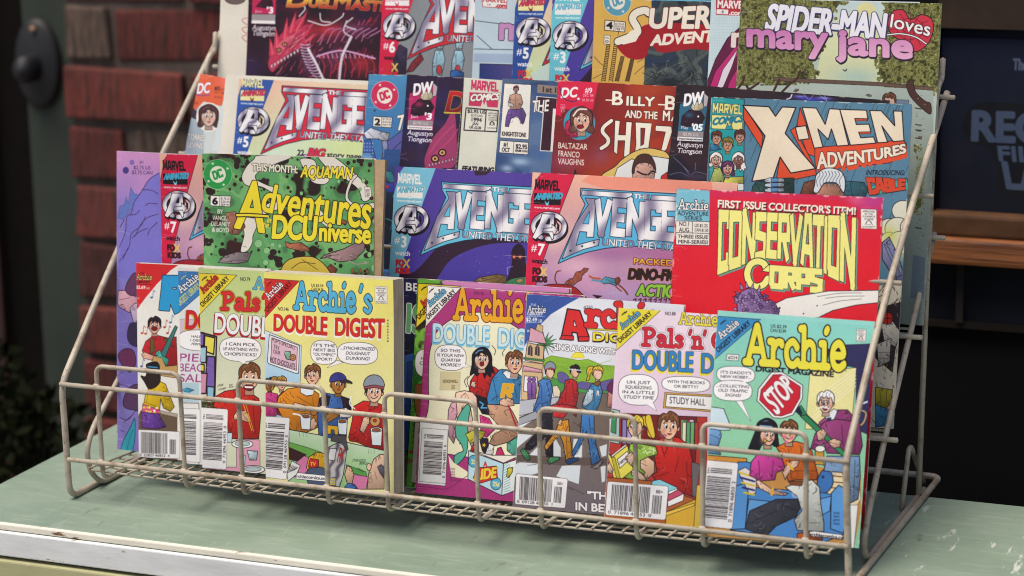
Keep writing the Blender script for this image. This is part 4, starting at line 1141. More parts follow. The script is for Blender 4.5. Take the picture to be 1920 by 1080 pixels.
def shozam(s):
    s.fr(900, 130, 4.0)
    s.poly([(500, 50), (2600, 80), (2600, 2400), (480, 2400)], s.speck(['#7c1f22', '#8f2418', '#a83418', '#7a2030', '#8a3048'], 230, 21))
    for c in ((640, 690, 130, 90, '#9a4260', .8), (980, 260, 140, 160, '#8a1a1a', .7), (1300, 150, 150, 60, '#a8401a', .8), (900, 640, 90, 90, '#8f4a70', .6), (1250, 400, 80, 150, '#b8481c', .7), (760, 500, 90, 60, '#6d2438', .7)):
        s.soft(*c[:5], a=c[5])
    s.poly([(560, 80), (890, 92), (846, 300), (620, 300), (610, 352), (560, 340)], '#dc1f46')
    s.line([(575, 100), (640, 78), (760, 88)], 12, '#caa07a')
    s.t('DC', 604, 214, 728, 206, 72, '#f8f4f4', lean=.15, bold=6); s.line([(600, 130), (622, 210), (690, 242), (740, 230)], 6, '#3a3060'); s.star(740, 222, 15, '#fff')
    s.t('#9', 788, 176, 842, 180, 40, '#fbeef0', bold=2); s.t("DEC '09", 772, 204, 850, 208, 20, '#fbeef0'); s.t('$2.50 US', 766, 238, 850, 242, 18, '#fbeef0')
    for i in range(4):
        s.line([(606, 266 + i * 10), (640, 268 + i * 10)], 3, '#f2c8d0')
    s.ell(622, 312, 11, 9, None, 3, '#f2c8d0')
    s.ell(746, 404, 118, 126, '#3a9db4', 3, '#c94a6a')
    s.body([(640, 480), (640, 400), (690, 360), (720, 420), (730, 510), (690, 510)], '#d52a58', (), 3)
    s.person(762, 386, 74, '#e3b39a', '#6b3f34', 'bob', look=0, ow=4); s.line([(700, 350), (740, 302), (800, 300)], 12, '#f0dfd8')
    s.ell(752, 430, 26, 15, '#8a1c28', 3)
    C = '#f1e9d6'
    for tx, x0, x1, y in (('BALTAZAR', 584, 804, 590), ('FRANCO', 584, 748, 650), ('VAUGHNS', 584, 780, 708)):
        s.t(tx, x0, y, x1, y + 12, 42, C, bold=1.6)
    s.t('B', 980, 262, 1070, 268, 98, C, bold=7, out=[(4, '#2a0c10')]); s.line([(945, 230), (990, 232), (1020, 230)], 10, C); s.t('ILLY', 1090, 268, 1306, 276, 66, C, bold=6, out=[(4, '#2a0c10')])
    s.t('B', 1376, 298, 1466, 304, 100, C, bold=7, out=[(4, '#2a0c10')]); s.line([(1338, 264), (1390, 266)], 10, C)
    s.t('AND THE', 1088, 360, 1330, 374, 54, C, bold=4, out=[(4, '#2a0c10')]); s.t('M', 1366, 382, 1426, 386, 72, C, bold=5, out=[(4, '#2a0c10')]); s.t('A', 1432, 386, 1490, 390, 50, C, bold=5, out=[(4, '#2a0c10')])
    O = [(4, '#2a0c10')]
    s.line([(985, 385), (930, 430), (920, 470), (960, 520), (955, 560), (910, 592)], 36, '#2a0c10'); s.line([(985, 385), (930, 430), (920, 470), (960, 520), (955, 560), (910, 592)], 27, C)
    s.poly([(1012, 382), (1050, 386), (1040, 490), (1090, 492), (1096, 392), (1140, 396), (1120, 670), (1078, 652), (1086, 535), (1036, 535), (1030, 640), (1004, 620)], C, 4)
    s.poly([(1165, 396), (1290, 404), (1262, 610), (1200, 596), (1160, 630), (1170, 560)], C, 4); s.poly([(1205, 440), (1238, 442), (1228, 560), (1205, 575)], '#8a2418', 3)
    s.poly([(1316, 420), (1436, 428), (1440, 470), (1400, 600), (1350, 640), (1390, 470), (1314, 462)], C, 4)
    # hooded man, generic
    s.poly([(910, 800), (1010, 730), (1060, 680), (1150, 620), (1240, 592), (1330, 600), (1420, 650), (1460, 860), (1000, 860)], '#e0c068', 5, sm=1)
    s.poly([(1000, 830), (1030, 740), (1140, 670), (1200, 700), (1170, 820)], '#e6e6e2', 4); s.poly([(1290, 650), (1420, 670), (1420, 850), (1290, 830)], '#e2e6e4', 4)
    s.body([(1140, 830), (1150, 720), (1200, 690), (1290, 700), (1312, 780), (1300, 850)], '#dba894', (), 4)
    s.poly([(1140, 770), (1155, 690), (1200, 640), (1270, 640), (1310, 700), (1318, 760), (1290, 718), (1250, 700), (1200, 702), (1165, 730), (1156, 780)], '#4a2a20', 4, sm=1)
    s.line([(1180, 765), (1220, 785), (1250, 790)], 11); s.line([(1262, 790), (1290, 765), (1318, 770)], 11)
    s.poly([(1360, 800), (1420, 760), (1440, 850), (1350, 850)], '#c42a2a', 4)
    s.poly([(700, 800), (712, 742), (730, 790)], '#2a1018')


def white_top(s):
    s.fr(400, 0, 3.6)
    s.poly([(40, -80), (2200, -80), (2200, 2400), (40, 2400)], '#e6dfd0')
    s.ell(150, -10, 70, 40, '#6f5f58', 3)
    for y in (140, 200, 255):
        s.line([(225, y - 20), (195, y - 5), (215, y + 20), (230, y + 25)], 5, '#c0525c')


def robots(s):        # printed under the team title of the top issue: two pale blue armoured legs
    s.fr(400, 0, 3.6)
    s.poly([(1200, 500), (1200, 330), (1320, 100), (1420, -60), (2200, -60), (2200, 2400), (1180, 2400)], '#8b8f93')
    s.body([(1190, 500), (1220, 330), (1260, 300), (1310, 330), (1300, 500)], '#3a2c4a', [[(1230, 360), (1280, 470)]], 4)
    s.body([(1300, 490), (1340, 420), (1400, 360), (1420, 400), (1350, 480)], '#8f2a34', [[(1350, 420), (1390, 440)]], 4)
    for x in (1520, 1650):
        s.body([(x - 20, 270), (x + 40, 270), (x + 30, 330), (x - 10, 330)], '#a9c9d4', (), 4)
        s.body([(x - 40, 420), (x - 20, 340), (x + 30, 340), (x + 45, 400), (x + 20, 520), (x - 40, 520)], '#9cc6d6', [[(x - 10, 360), (x - 15, 500)]], 4)
        s.ell(x + (0 if x > 1600 else 5), 470, 18, 32, '#c43a40', 3)
    s.body([(1600, 480), (1640, 470), (1690, 490), (1690, 520), (1600, 520)], '#2f62a8', (), 4)


def girl_m(s, num, ph):
    s.fr(850, 0, 3.6)
    s.poly([(100, -80), (2200, -80), (2200, 2400), (100, 2400)], '#c2d4df')
    s.line([(150, 140), (310, 160), (1000, 200)], 5, '#3a4658', sm=0); s.line([(250, -20), (310, 60)], 5, '#3a4658'); s.line([(160, 240), (260, 330)], 5, '#3a4658'); s.line([(140, 330), (1200, 352)], 5, '#3a4658')
    s.poly([(140, 360), (1200, 380), (1200, 440), (135, 420)], '#a6b8d0')
    s.poly([(180, 430), (1200, 460), (1200, 600), (175, 600)], s.grad('#2c3a78', '#5a4a8a', (180, 500), (420, 500)), 4)
    s.poly([(195, -20), (365, -10), (362, 58), (202, 46)], '#f2efe8', 4, '#b8343c'); s.t('MARVEL', 200, 12, 362, 20, 24, '#b8343c', bold=2); s.t('.com', 288, 48, 360, 52, 26, '#b8343c', bold=3); s.t('14', 230, 36, 254, 38, 12)
    s.t('m', 300, 262, 480, 272, 150, '#c88fc0', bold=14, out=[(7, '#2a1a2c')])


def stripe_comic(s):
    s.fr(1300, 0, 3.6)
    s.poly([(60, -80), (2200, -80), (2200, 2400), (60, 2400)], '#cfe0e4')
    r = random.Random(1)
    for i in range(24):
        for j in range(14):
            s.ell(110 + j * 17, -10 + i * 19, 4.5, 4.5, '#b9d6de')
    s.poly([(320, 180), (230, 260), (150, 400), (80, 590), (320, 610)], '#6a1c44', 4, sm=0)
    for p in ([(320, 290), (270, 330), (150, 480), (110, 590), (165, 595), (230, 460), (320, 350)], [(320, 420), (240, 560), (230, 600), (320, 605)]):
        s.poly(p, '#c62e78', 3)
    for p in ([(300, 330), (200, 470), (160, 590), (200, 590), (260, 450)],):
        s.poly(p, '#e9dfe6', 2)
    s.poly([(155, -20), (330, -10), (330, 108), (155, 100)], '#b8343c'); s.t('MARVEL', 162, 52, 356, 60, 50, '#f4eeee', bold=4)
    s.poly([(160, 62), (238, 66), (236, 98), (158, 94)], '#f4eeee'); s.t('8', 192, 90, 206, 90, 18); s.t('.com', 242, 100, 340, 106, 32, '#f4eeee', bold=3)
    s.t('m', 250, 312, 400, 322, 130, '#efe2dc', bold=14, out=[(6, '#6a2c44')])


def super_adv(s):
    s.fr(850, 0, 3.6)
    s.poly([(900, -80), (3000, -80), (3000, 2400), (880, 2400)], '#e3b559')
    s.poly([(1335, -80), (3000, -80), (3000, 2400), (1220, 2400), (1290, 400), (1290, 300), (1340, 100)], s.speck(['#22282c', '#3e474a', '#56605e', '#2f3a44', '#2a3a52'], 60, 31))
    for i in range(26):
        r = random.Random(i); x, y = r.uniform(1290, 1750), r.uniform(280, 560)
        s.line([(x, y), (x + r.uniform(-90, 90), y + r.uniform(-60, 60)), (x + r.uniform(-140, 140), y + r.uniform(-20, 110))], 4, r.choice(['#1a1418', '#7c7f70', '#1a1418']), a=.8)
    s.bullet(1110, 10, 92, '#5fa0b8')
    s.poly([(1026, 136), (1162, 148), (1156, 216), (1022, 204)], '#f1e8d6', 4); s.t('4', 1034, 190, 1076, 194, 42, INK, bold=5); s.line([(1088, 142), (1084, 210)], 3)
    for i in range(3):
        s.t(('$1.75 US', '$2.45 CAN', 'FEB 97')[i], 1094, 166 + i * 17, 1152, 170 + i * 17, 12)
    s.poly([(1020, 236), (1060, 240), (1056, 300), (1016, 296)], '#f1e8d6', 2); s.ell(1037, 280, 9, 7, None, 3); s.line([(1026, 255), (1050, 257)], 3)
    for x0, y0, x1, y1 in ((1045, 300, 1010, 550), (1100, 260, 1060, 550), (1140, 380, 1100, 550), (1205, 400, 1170, 550)):
        for k in range(22):
            f = k / 22; x = x0 + (x1 - x0) * f; y = y0 + (y1 - y0) * f
            s.line([(x - 9, y), (x + 12, y + 4)], 5, '#2a1c14')
        s.line([(x0 - 10, y0), (x1 - 12, y1)], 3, '#2a1c14'); s.line([(x0 + 12, y0), (x1 + 14, y1)], 3, '#2a1c14')
    for L in ([(950, 380), (985, 420), (1010, 440)], [(1240, 420), (1280, 400)], [(1110, 240), (1120, 200)], [(940, 530), (1000, 500)], [(1220, 500), (1290, 440)]):
        s.line(L, 3, '#3a2c1c')
    D = '#a81a24'
    s.poly([(1100, 295), (1200, 250), (1330, 160), (1760, 180), (1760, 330), (1600, 330), (1400, 355), (1330, 300), (1300, 380), (1240, 402), (1160, 380)], D, 0, sm=1)
    C = '#f3ead8'
    s.line([(1320, 90), (1290, 70), (1230, 90), (1210, 130), (1240, 190), (1230, 230), (1110, 280)], 60, INK); s.line([(1320, 86), (1290, 70), (1230, 90), (1210, 130), (1240, 190), (1230, 230), (1110, 280)], 50, C)
    s.poly([(1095, 290), (1210, 200), (1270, 210), (1230, 280), (1150, 300)], C, 0)
    s.qtext('UPERMAN', (1325, 62), (2150, 20), (2130, 190), (1310, 186), C, bold=13, out=[(5, '#6a1018')])
    s.t('ADVENTURES', 1330, 305, 1990, 262, (66, 78), C, lean=.2, bold=9, out=[(6, D)])
    s.t('ANIMATED', 1590, 5, 1740, 12, 18, '#efe8e0', bold=2)


def trees_comic(s):
    s.fr(1300, 0, 3.6)
    s.poly([(200, -80), (2400, -80), (2400, 2600), (200, 2600)], '#b4c4b8')
    s.poly([(980, -60), (1300, -60), (1290, 560), (820, 540), (900, 200)], s.grad('#bccfd6', '#d9dcb0', (1100, 0), (1100, 250)))
    s.ell(1165, 60, 62, 44, '#d9d49a'); s.soft(1000, 330, 120, 120, '#dfe2b4', .8); s.soft(1100, 520, 150, 60, '#a9c8c4', .7)
    fol = s.speck(['#2d2c14', '#4c4c22', '#6a6a34', '#8f8f52', '#5a5a2a', '#a4a468'], 9, 41)
    r = random.Random(11)

    def crown(pts, n, q):
        s.poly(pts, fol, sm=1)
        P = smooth(pts)
        for _ in range(n):
            a, b = P[r.randrange(len(P))]
            s.ell(a + r.uniform(-q, q), b + r.uniform(-q, q), r.uniform(6, 16), r.uniform(6, 16), fol)
    crown([(310, -60), (1000, -60), (960, 60), (880, 200), (860, 330), (800, 430), (820, 520), (700, 540), (600, 580), (450, 560), (330, 590), (280, 520)], 160, 26)
    crown([(1300, -60), (1700, -60), (1660, 560), (1560, 600), (1440, 560), (1330, 570), (1270, 520), (1250, 400), (1290, 250), (1310, 120)], 120, 24)
    s.poly([(540, 520), (820, 535), (1250, 555), (1620, 590), (1620, 610), (1250, 580), (820, 560), (540, 545)], '#6d5448', 2)
    s.poly([(290, 580), (700, 575), (1250, 585), (1620, 612), (1620, 2600), (260, 2600)], s.grad('#b9c6ba', '#8f9c96', (900, 600), (1300, 1300)))
    for L in ([(300, 600), (330, 560), (345, 520)], [(360, 580), (380, 600), (440, 560)], [(545, 610), (570, 560), (580, 540)], [(600, 620), (650, 570), (700, 530), (720, 480)]):
        s.line(L, 15, '#4a2f26')
    s.poly([(1440, 560), (1480, 540), (1500, 620), (1560, 680), (1600, 700), (1600, 770), (1540, 730), (1480, 670), (1450, 620)], '#4f3228', 4, sm=1)
    for x, y in ((680, 610), (690, 600), (1170, 636), (1180, 640), (850, 640), (1510, 875), (1520, 920)):
        s.poly([(x, y), (x + 22, y + 2), (x + 20, y + 12), (x - 2, y + 10)], '#8a7a6c', 2)
    s.line([(1010, 470), (1025, 480), (1035, 466)], 5)
    s.person(1322, 690, 46, '#d9b09a', '#6a3f2a', 'short', ow=3, face=0)
    s.poly([(1370, 672), (1455, 676), (1450, 704), (1368, 700)], '#6f8098', 2)
    s.fr(1620, 50, 1.9636)
    s.poly([(190, 600), (215, 480), (210, 660), (190, 680)], '#4c5a30'); s.soft(205, 560, 12, 60, '#5a6a34', .8)
    for _ in range(90):
        s.ell(r.uniform(185, 225), r.uniform(250, 1000), 1.6, 1.4, r.choice(['#5a6258', '#3a3e38', '#d4dcd2']))
    for _ in range(60):
        s.ell(r.uniform(186, 216), r.uniform(430, 700), r.uniform(2, 6), r.uniform(2, 6), fol)
    s.poly([(180, 840), (225, 850), (220, 1000), (170, 1000)], '#6f7f8c')
    for y in (300, 360, 380, 410, 740):
        s.line([(190, y), (210, y + 3)], 4, '#3a3a30')
    s.t('EVIL', 172, 800, 174, 880, 10)
    # title
    s.fr(1300, 0, 3.6)
    s.poly([(1460, 300), (1345, 240), (1312, 150), (1350, 75), (1420, 70), (1465, 130), (1540, 100), (1610, 130), (1620, 210), (1580, 300), (1500, 350)], '#cf3348', 5, sm=1)
    for a in range(0, 360, 30):
        x, y = 1465 + 140 * math.cos(math.radians(a)), 200 + 120 * math.sin(math.radians(a))
        s.line([(1465, 190), (x, y)], 3, '#5a1020')
    for q in (.35, .65):
        s.ell(1465, 195, 140 * q, 110 * q, None, 3, '#5a1020')
    s.qtext('SPIDER-MAN', (515, 30), (1315, 98), (1296, 262), (480, 196), '#eceaf2', bold=13, out=[(7, '#33305c')], sh=(5, 8, '#33305c', 7))
    g = s.grad('#c977b4', '#eeb4d4', (800, 170), (800, 420))
    s.t('mary', 352, 306, 900, 340, (158, 165), g, bold=17, out=[(8, '#2c1a30')], sh=(4, 8, '#2c1a30', 8), lean=0)
    s.t('jane', 975, 358, 1482, 392, (158, 162), g, bold=17, out=[(8, '#2c1a30')], sh=(4, 8, '#2c1a30', 8), lean=0)
    s.t('loves', 1318, 180, 1600, 245, 88, '#f8f5f2', lean=.15, bold=3, out=[(5, INK)])
    s.line([(1310, 235), (1400, 228), (1500, 250), (1572, 296)], 14, INK); s.line([(1310, 235), (1400, 228), (1500, 250), (1572, 296)], 8, '#f8f5f2')


# --- the digests in the front pocket
def corner(s, pts, fill, tx1, c1, c2, A, B, the, lib='DIGEST LIBRARY', o1=INK):
    """triangular corner flash: A = baseline of the name, B = baseline of the second line"""
    s.poly(pts, fill, 3)
    s.t('the', *the, the[4] if len(the) > 4 else 20, c2, lean=.4, bold=1.5) if False else s.t('the', the[0], the[1], the[2], the[3], 26, c2, lean=.5, bold=1.2)
    L = math.hypot(A[2] - A[0], A[3] - A[1]); ux, uy = (A[2] - A[0]) / L, (A[3] - A[1]) / L; h = A[4]
    s.qtext(tx1, (A[0] + uy * h, A[1] - ux * h), (A[2] + uy * h, A[3] - ux * h), (A[2], A[3]), (A[0], A[1]), c1, font='s', th=.15, bold=1, out=[(5, o1)])
    L = math.hypot(B[2] - B[0], B[3] - B[1]); ux, uy = (B[2] - B[0]) / L, (B[3] - B[1]) / L; h = B[4]
    s.qtext(lib, (B[0] + uy * h, B[1] - ux * h), (B[2] + uy * h, B[3] - ux * h), (B[2], B[3]), (B[0], B[1]), c2, bold=1.8)


def d_red(s):
    s.fr(200, 480, 4.5)
    s.poly([(200, 20), (1600, 20), (1600, 2100), (200, 2100)], '#efece4')
    s.poly([(235, 55), (620, 66), (540, 120), (430, 230), (330, 350), (235, 480)], '#dc2a2e')
    s.t('THE', 285, 152, 318, 152, 14, INK); s.t('Archie', 254, 198, 384, 202, 48, '#f2e27a', font='s', th=.13, out=[(4, INK)]); s.t('LIBRARY', 252, 226, 368, 230, 18, INK, bold=1)
    s.line([(242, 238), (380, 242)], 2); s.t('$2.69', 246, 274, 328, 278, 26, '#fbf4f0', bold=2); s.t('US', 334, 278, 362, 280, 15, '#fbf4f0', bold=1)
    s.t('W', 256, 364, 280, 366, 16, '#f2c8c0', bold=1)
    s.qtext('R', (492, 190), (690, 196), (650, 470), (462, 455), '#2f9fd8', font='b', th=.34, bold=5, out=[(9, INK)])
    for x, y, c in ((380, 350, '#5a78a8'), (300, 650, '#c05a3c'), (330, 655, '#c05a3c'), (490, 600, '#b0584a'), (515, 650, '#b0584a'), (540, 560, '#5a78a8'), (295, 930, '#5a6a98')):
        s.ell(x, y, 12, 9, c); s.line([(x + 10, y), (x + 16, y - 60), (x + 30, y - 45)], 5, c)
    # singing man with a guitar
    s.body([(300, 800), (330, 720), (380, 680), (440, 670), (520, 690), (590, 680), (600, 920), (430, 930), (380, 860), (330, 840)], '#c4242a', [[(380, 700), (390, 830)], [(500, 700), (560, 860)], [(340, 760), (370, 790)]], 4)
    s.poly([(370, 700), (400, 690), (410, 800), (370, 830)], '#6b5a30', 3); s.poly([(480, 690), (520, 700), (560, 760), (520, 760)], '#6b5a30', 3)
    s.body([(295, 830), (320, 810), (400, 840), (480, 830), (510, 850), (470, 870), (390, 880), (310, 860)], '#e4ab94', (), 4)
    s.person(405, 590, 56, '#e8b29c', '#241a20', 'short', ow=4); s.ell(405, 612, 26, 18, '#7a1c24', 3)
    s.poly([(450, 840), (580, 585), (600, 600), (490, 870)], '#3f7a74', 4); s.body([(410, 820), (450, 790), (470, 840), (530, 870), (510, 930), (460, 900), (440, 870)], '#4fb8a4', (), 4)
    s.poly([(500, 935), (600, 925), (600, 960), (520, 970)], '#3a8ab8', 3)
    # girl in yellow seen from behind
    s.fr(200, 680, 4.5)
    s.poly([(240, 640), (240, 500), (290, 400), (460, 420), (600, 460), (600, 920), (240, 900)], '#6f5a48', 0)
    s.poly([(450, 400), (600, 430), (600, 460), (460, 430)], '#b8a898', 2)
    s.poly([(360, 60), (400, -60), (470, -40), (500, 30), (600, 20), (600, 130), (470, 110)], '#c8a060', 3)
    s.body([(300, 420), (330, 260), (380, 180), (440, 150), (500, 180), (530, 260), (575, 370), (540, 410), (480, 380), (460, 300), (450, 400), (380, 390)], '#f0c51e', [[(350, 220), (340, 330)], [(480, 240), (500, 340)], [(320, 330), (420, 370)]], 5)
    s.poly([(345, 60), (380, 20), (430, 20), (450, 60), (455, 150), (420, 200), (360, 220), (320, 160), (290, 110), (330, 115)], '#30211f', 5, sm=1)
    s.poly([(340, 10), (420, -10), (450, 30), (430, 60), (350, 50)], '#1c1620', 4, sm=1); s.line([(350, 32), (430, 40)], 12, '#4a94c0')
    s.poly([(305, 345), (450, 400), (440, 430), (300, 415)], '#e85a8c', 3)
    r = random.Random(3)
    for _ in range(14):
        s.ell(r.uniform(310, 440), r.uniform(375, 425), 12, 10, r.choice(['#f2f0e6', '#f0d040', '#d02a70']))
    s.body([(298, 415), (440, 430), (505, 540), (420, 560), (300, 545)], '#6f3fa4', [[(340, 440), (330, 530)], [(420, 450), (470, 530)]], 5)
    s.body([(290, 810), (350, 810), (340, 850), (285, 850)], '#e6c43a', (), 4); s.body([(430, 815), (500, 820), (480, 865), (425, 855)], '#e6c43a', (), 4)
    s.barcode((262, 562), (620, 580), (620, 808), (262, 798), seed=11, digits='0  22827 46852  4', sup='')


def d_blue(s):
    s.fr(200, 480, 4.5)
    s.poly([(560, 60), (1800, 60), (1800, 2100), (560, 2100)], '#e2e6e8')
    s.poly([(600, 530), (780, 540), (780, 780), (600, 700)], '#d8c3d4', 2)
    corner(s, [(603, 128), (1000, 140), (610, 478)], '#3f80c0', 'Archie', '#f4f2f2', '#e6d870', (630, 312, 790, 188, 66), (620, 420, 800, 260, 52), (626, 206, 672, 168))
    s.t('DOUBLE', 660, 610, 1200, 640, 150, '#d42430', bold=8, out=[(4, '#5a1a10')], sh=(-12, 10, '#e6b82c', 4))
    s.balloon(800, 712, 200, 88, [' HALF WAY ', ' I DECIDED ', '*PERMANENT'], h=32)
    s.t('PIER', 604, 888, 860, 892, 66, '#a8488c', lean=.1, bold=1.5); s.t('BEACH', 604, 972, 880, 976, 66, '#a8488c', lean=.1, bold=1.5); s.t('SALE', 604, 1060, 860, 1064, 66, '#a8488c', lean=.1, bold=1.5)
    s.fr(200, 680, 4.5)
    s.poly([(600, 170), (780, 170), (780, 330), (600, 330)], '#b9d4e2'); s.body([(630, 230), (680, 210), (740, 230), (700, 250), (660, 245)], '#4aa4cc', (), 2)
    s.poly([(600, 338), (780, 340), (780, 960), (600, 960)], '#eeecea', 5)
    s.barcode((600, 380), (790, 390), (790, 840), (600, 830), True, 21, '', '96')


def d_green(s):
    s.fr(200, 480, 4.5)
    s.poly([(740, 60), (2200, 60), (2200, 2100), (740, 2100)], s.grad('#c6d68c', '#dcdfc2', (900, 200), (900, 900)))
    corner(s, [(782, 142), (1100, 162), (780, 500)], '#f0da3a', 'Archie', '#d8332a', INK, (822, 316, 948, 186, 56), (812, 432, 1040, 192, 40), (806, 212, 850, 180), o1='#5a1010')
    s.t('NO.79', 1126, 208, 1210, 212, 30)
    s.t("Archie's", 1238, 278, 1700, 300, 100, '#5fb4d8', font='s', th=.17, out=[(4, INK)])
    s.t('Pals', 968, 450, 1295, 462, (142, 150), '#d82c34', font='s', th=.21, bold=1, out=[(17, INK), (14, '#f0d83c'), (5, INK)])
    s.t("'n'", 1310, 462, 1500, 468, 140, '#d82c34', font='s', th=.21, out=[(14, '#f0d83c'), (5, INK)])
    s.t('DOUBLE', 902, 640, 1440, 690, (160, 165), '#f4f2f4', bold=9, out=[(4, INK)], sh=(-8, 18, '#b8202c', 4))
    s.balloon(1132, 786, 176, 102, ['I CAN PICK', 'UP ANYTHING WITH', 'CHOPSTICKS!'], [(1110, 880), (1172, 918), (1180, 875)], h=42)
    # stained glass
    for q, c in (([(775, 640), (825, 650), (820, 760), (775, 750)], '#7f63b4'), ([(830, 670), (915, 690), (905, 830), (825, 800)], '#f0e25a'), ([(780, 770), (845, 765), (840, 900), (778, 895)], '#a8d4e4'), ([(850, 845), (915, 850), (915, 1180), (830, 1120)], '#7f63b4'), ([(780, 910), (825, 915), (825, 975), (778, 970)], '#e6de3e'), ([(780, 985), (850, 990), (840, 1160), (780, 1160)], '#d994b4')):
        s.poly(q, c, 12, '#2a1620')
    s.line([(775, 640), (930, 680), (915, 1190)], 14, '#2a1620', sm=0)
    s.fr(200, 680, 4.5)
    s.poly([(760, 0), (830, 0), (910, 40), (915, 330), (765, 330)], None, 1)
    s.poly([(850, 200), (910, 205), (905, 300), (850, 290)], '#8fc4dc', 10, '#2a1620')
    s.poly([(765, 330), (1000, 330), (1000, 930), (765, 930)], '#5a3420')
    r = random.Random(8)
    for _ in range(30):
        x, y = r.uniform(770, 900), r.uniform(310, 380); s.poly([(x, y), (x + r.uniform(-30, 30), y - 22), (x + 14, y + 6)], r.choice(['#4f8f3a', '#7fb04a']), 2)
    for _ in range(24):
        x, y = r.uniform(765, 800), r.uniform(400, 900); s.ell(x, y, 12, 12, r.choice(['#e8a830', '#8a4a2a', '#c8702c']), 2)
    s.poly([(840, 880), (1100, 880), (1100, 640), (1300, 650), (1300, 960), (840, 930)], '#e2a4bc', 3)
    for x in range(870, 1010, 16):
        s.line([(x, 890), (x + 2, 930)], 3, '#a04a78')
    s.body([(900, 370), (930, 280), (1000, 240), (1090, 225), (1120, 190), (1290, 300), (1310, 400), (1290, 640), (1040, 640), (1020, 500), (960, 400)], '#d22a22', [[(960, 280), (1010, 360)], [(1030, 490), (1060, 620)], [(1240, 340), (1260, 600)], [(1090, 240), (1090, 330)]], 6)
    s.person(1210, 130, 92, '#eab898', '#7d4e2c', 'short', ow=5)
    s.ell(1206, 208, 46, 24, '#7a1c24', 4); s.poly([(1165, 196), (1245, 200), (1235, 214), (1175, 212)], '#fff')
    s.body([(1075, 450), (1100, 410), (1170, 400), (1210, 440), (1220, 500), (1190, 500), (1130, 480), (1080, 480)], '#eab898', [[(1150, 430), (1200, 490)]], 5)
    s.line([(1160, 350), (1230, 570)], 7, '#e8c040'); s.line([(1180, 350), (1245, 575)], 7, '#e8a030')
    for x, y, w in ((1150, 685, 90), (1240, 900, 100)):
        s.ell(x, y, w, 34, '#eef2f2', 5); s.ell(x, y - 4, w * .7, 20, '#b8c8d0', 3)
    for x, y in ((1040, 630), (1150, 820)):
        s.poly([(x - 24, y - 40), (x + 24, y - 40), (x + 20, y + 40), (x - 20, y + 40)], '#c6dce8', 4)
    s.body([(1190, 740), (1280, 745), (1270, 820), (1210, 820)], '#c6dce8', (), 5)
    s.t('STAN', 935, 205, 985, 195, 20, INK, lean=.4); s.t('GOLDBERG', 945, 235, 1010, 220, 16, INK, lean=.4); s.t('BOB', 1035, 195, 1065, 190, 13, INK, lean=.3); s.t('SMITH', 1032, 212, 1075, 208, 12, INK, lean=.3)
    s.barcode((795, 375), (1028, 392), (1012, 900), (780, 885), True, 31, '0  71896 46953  0', '79>', 14)


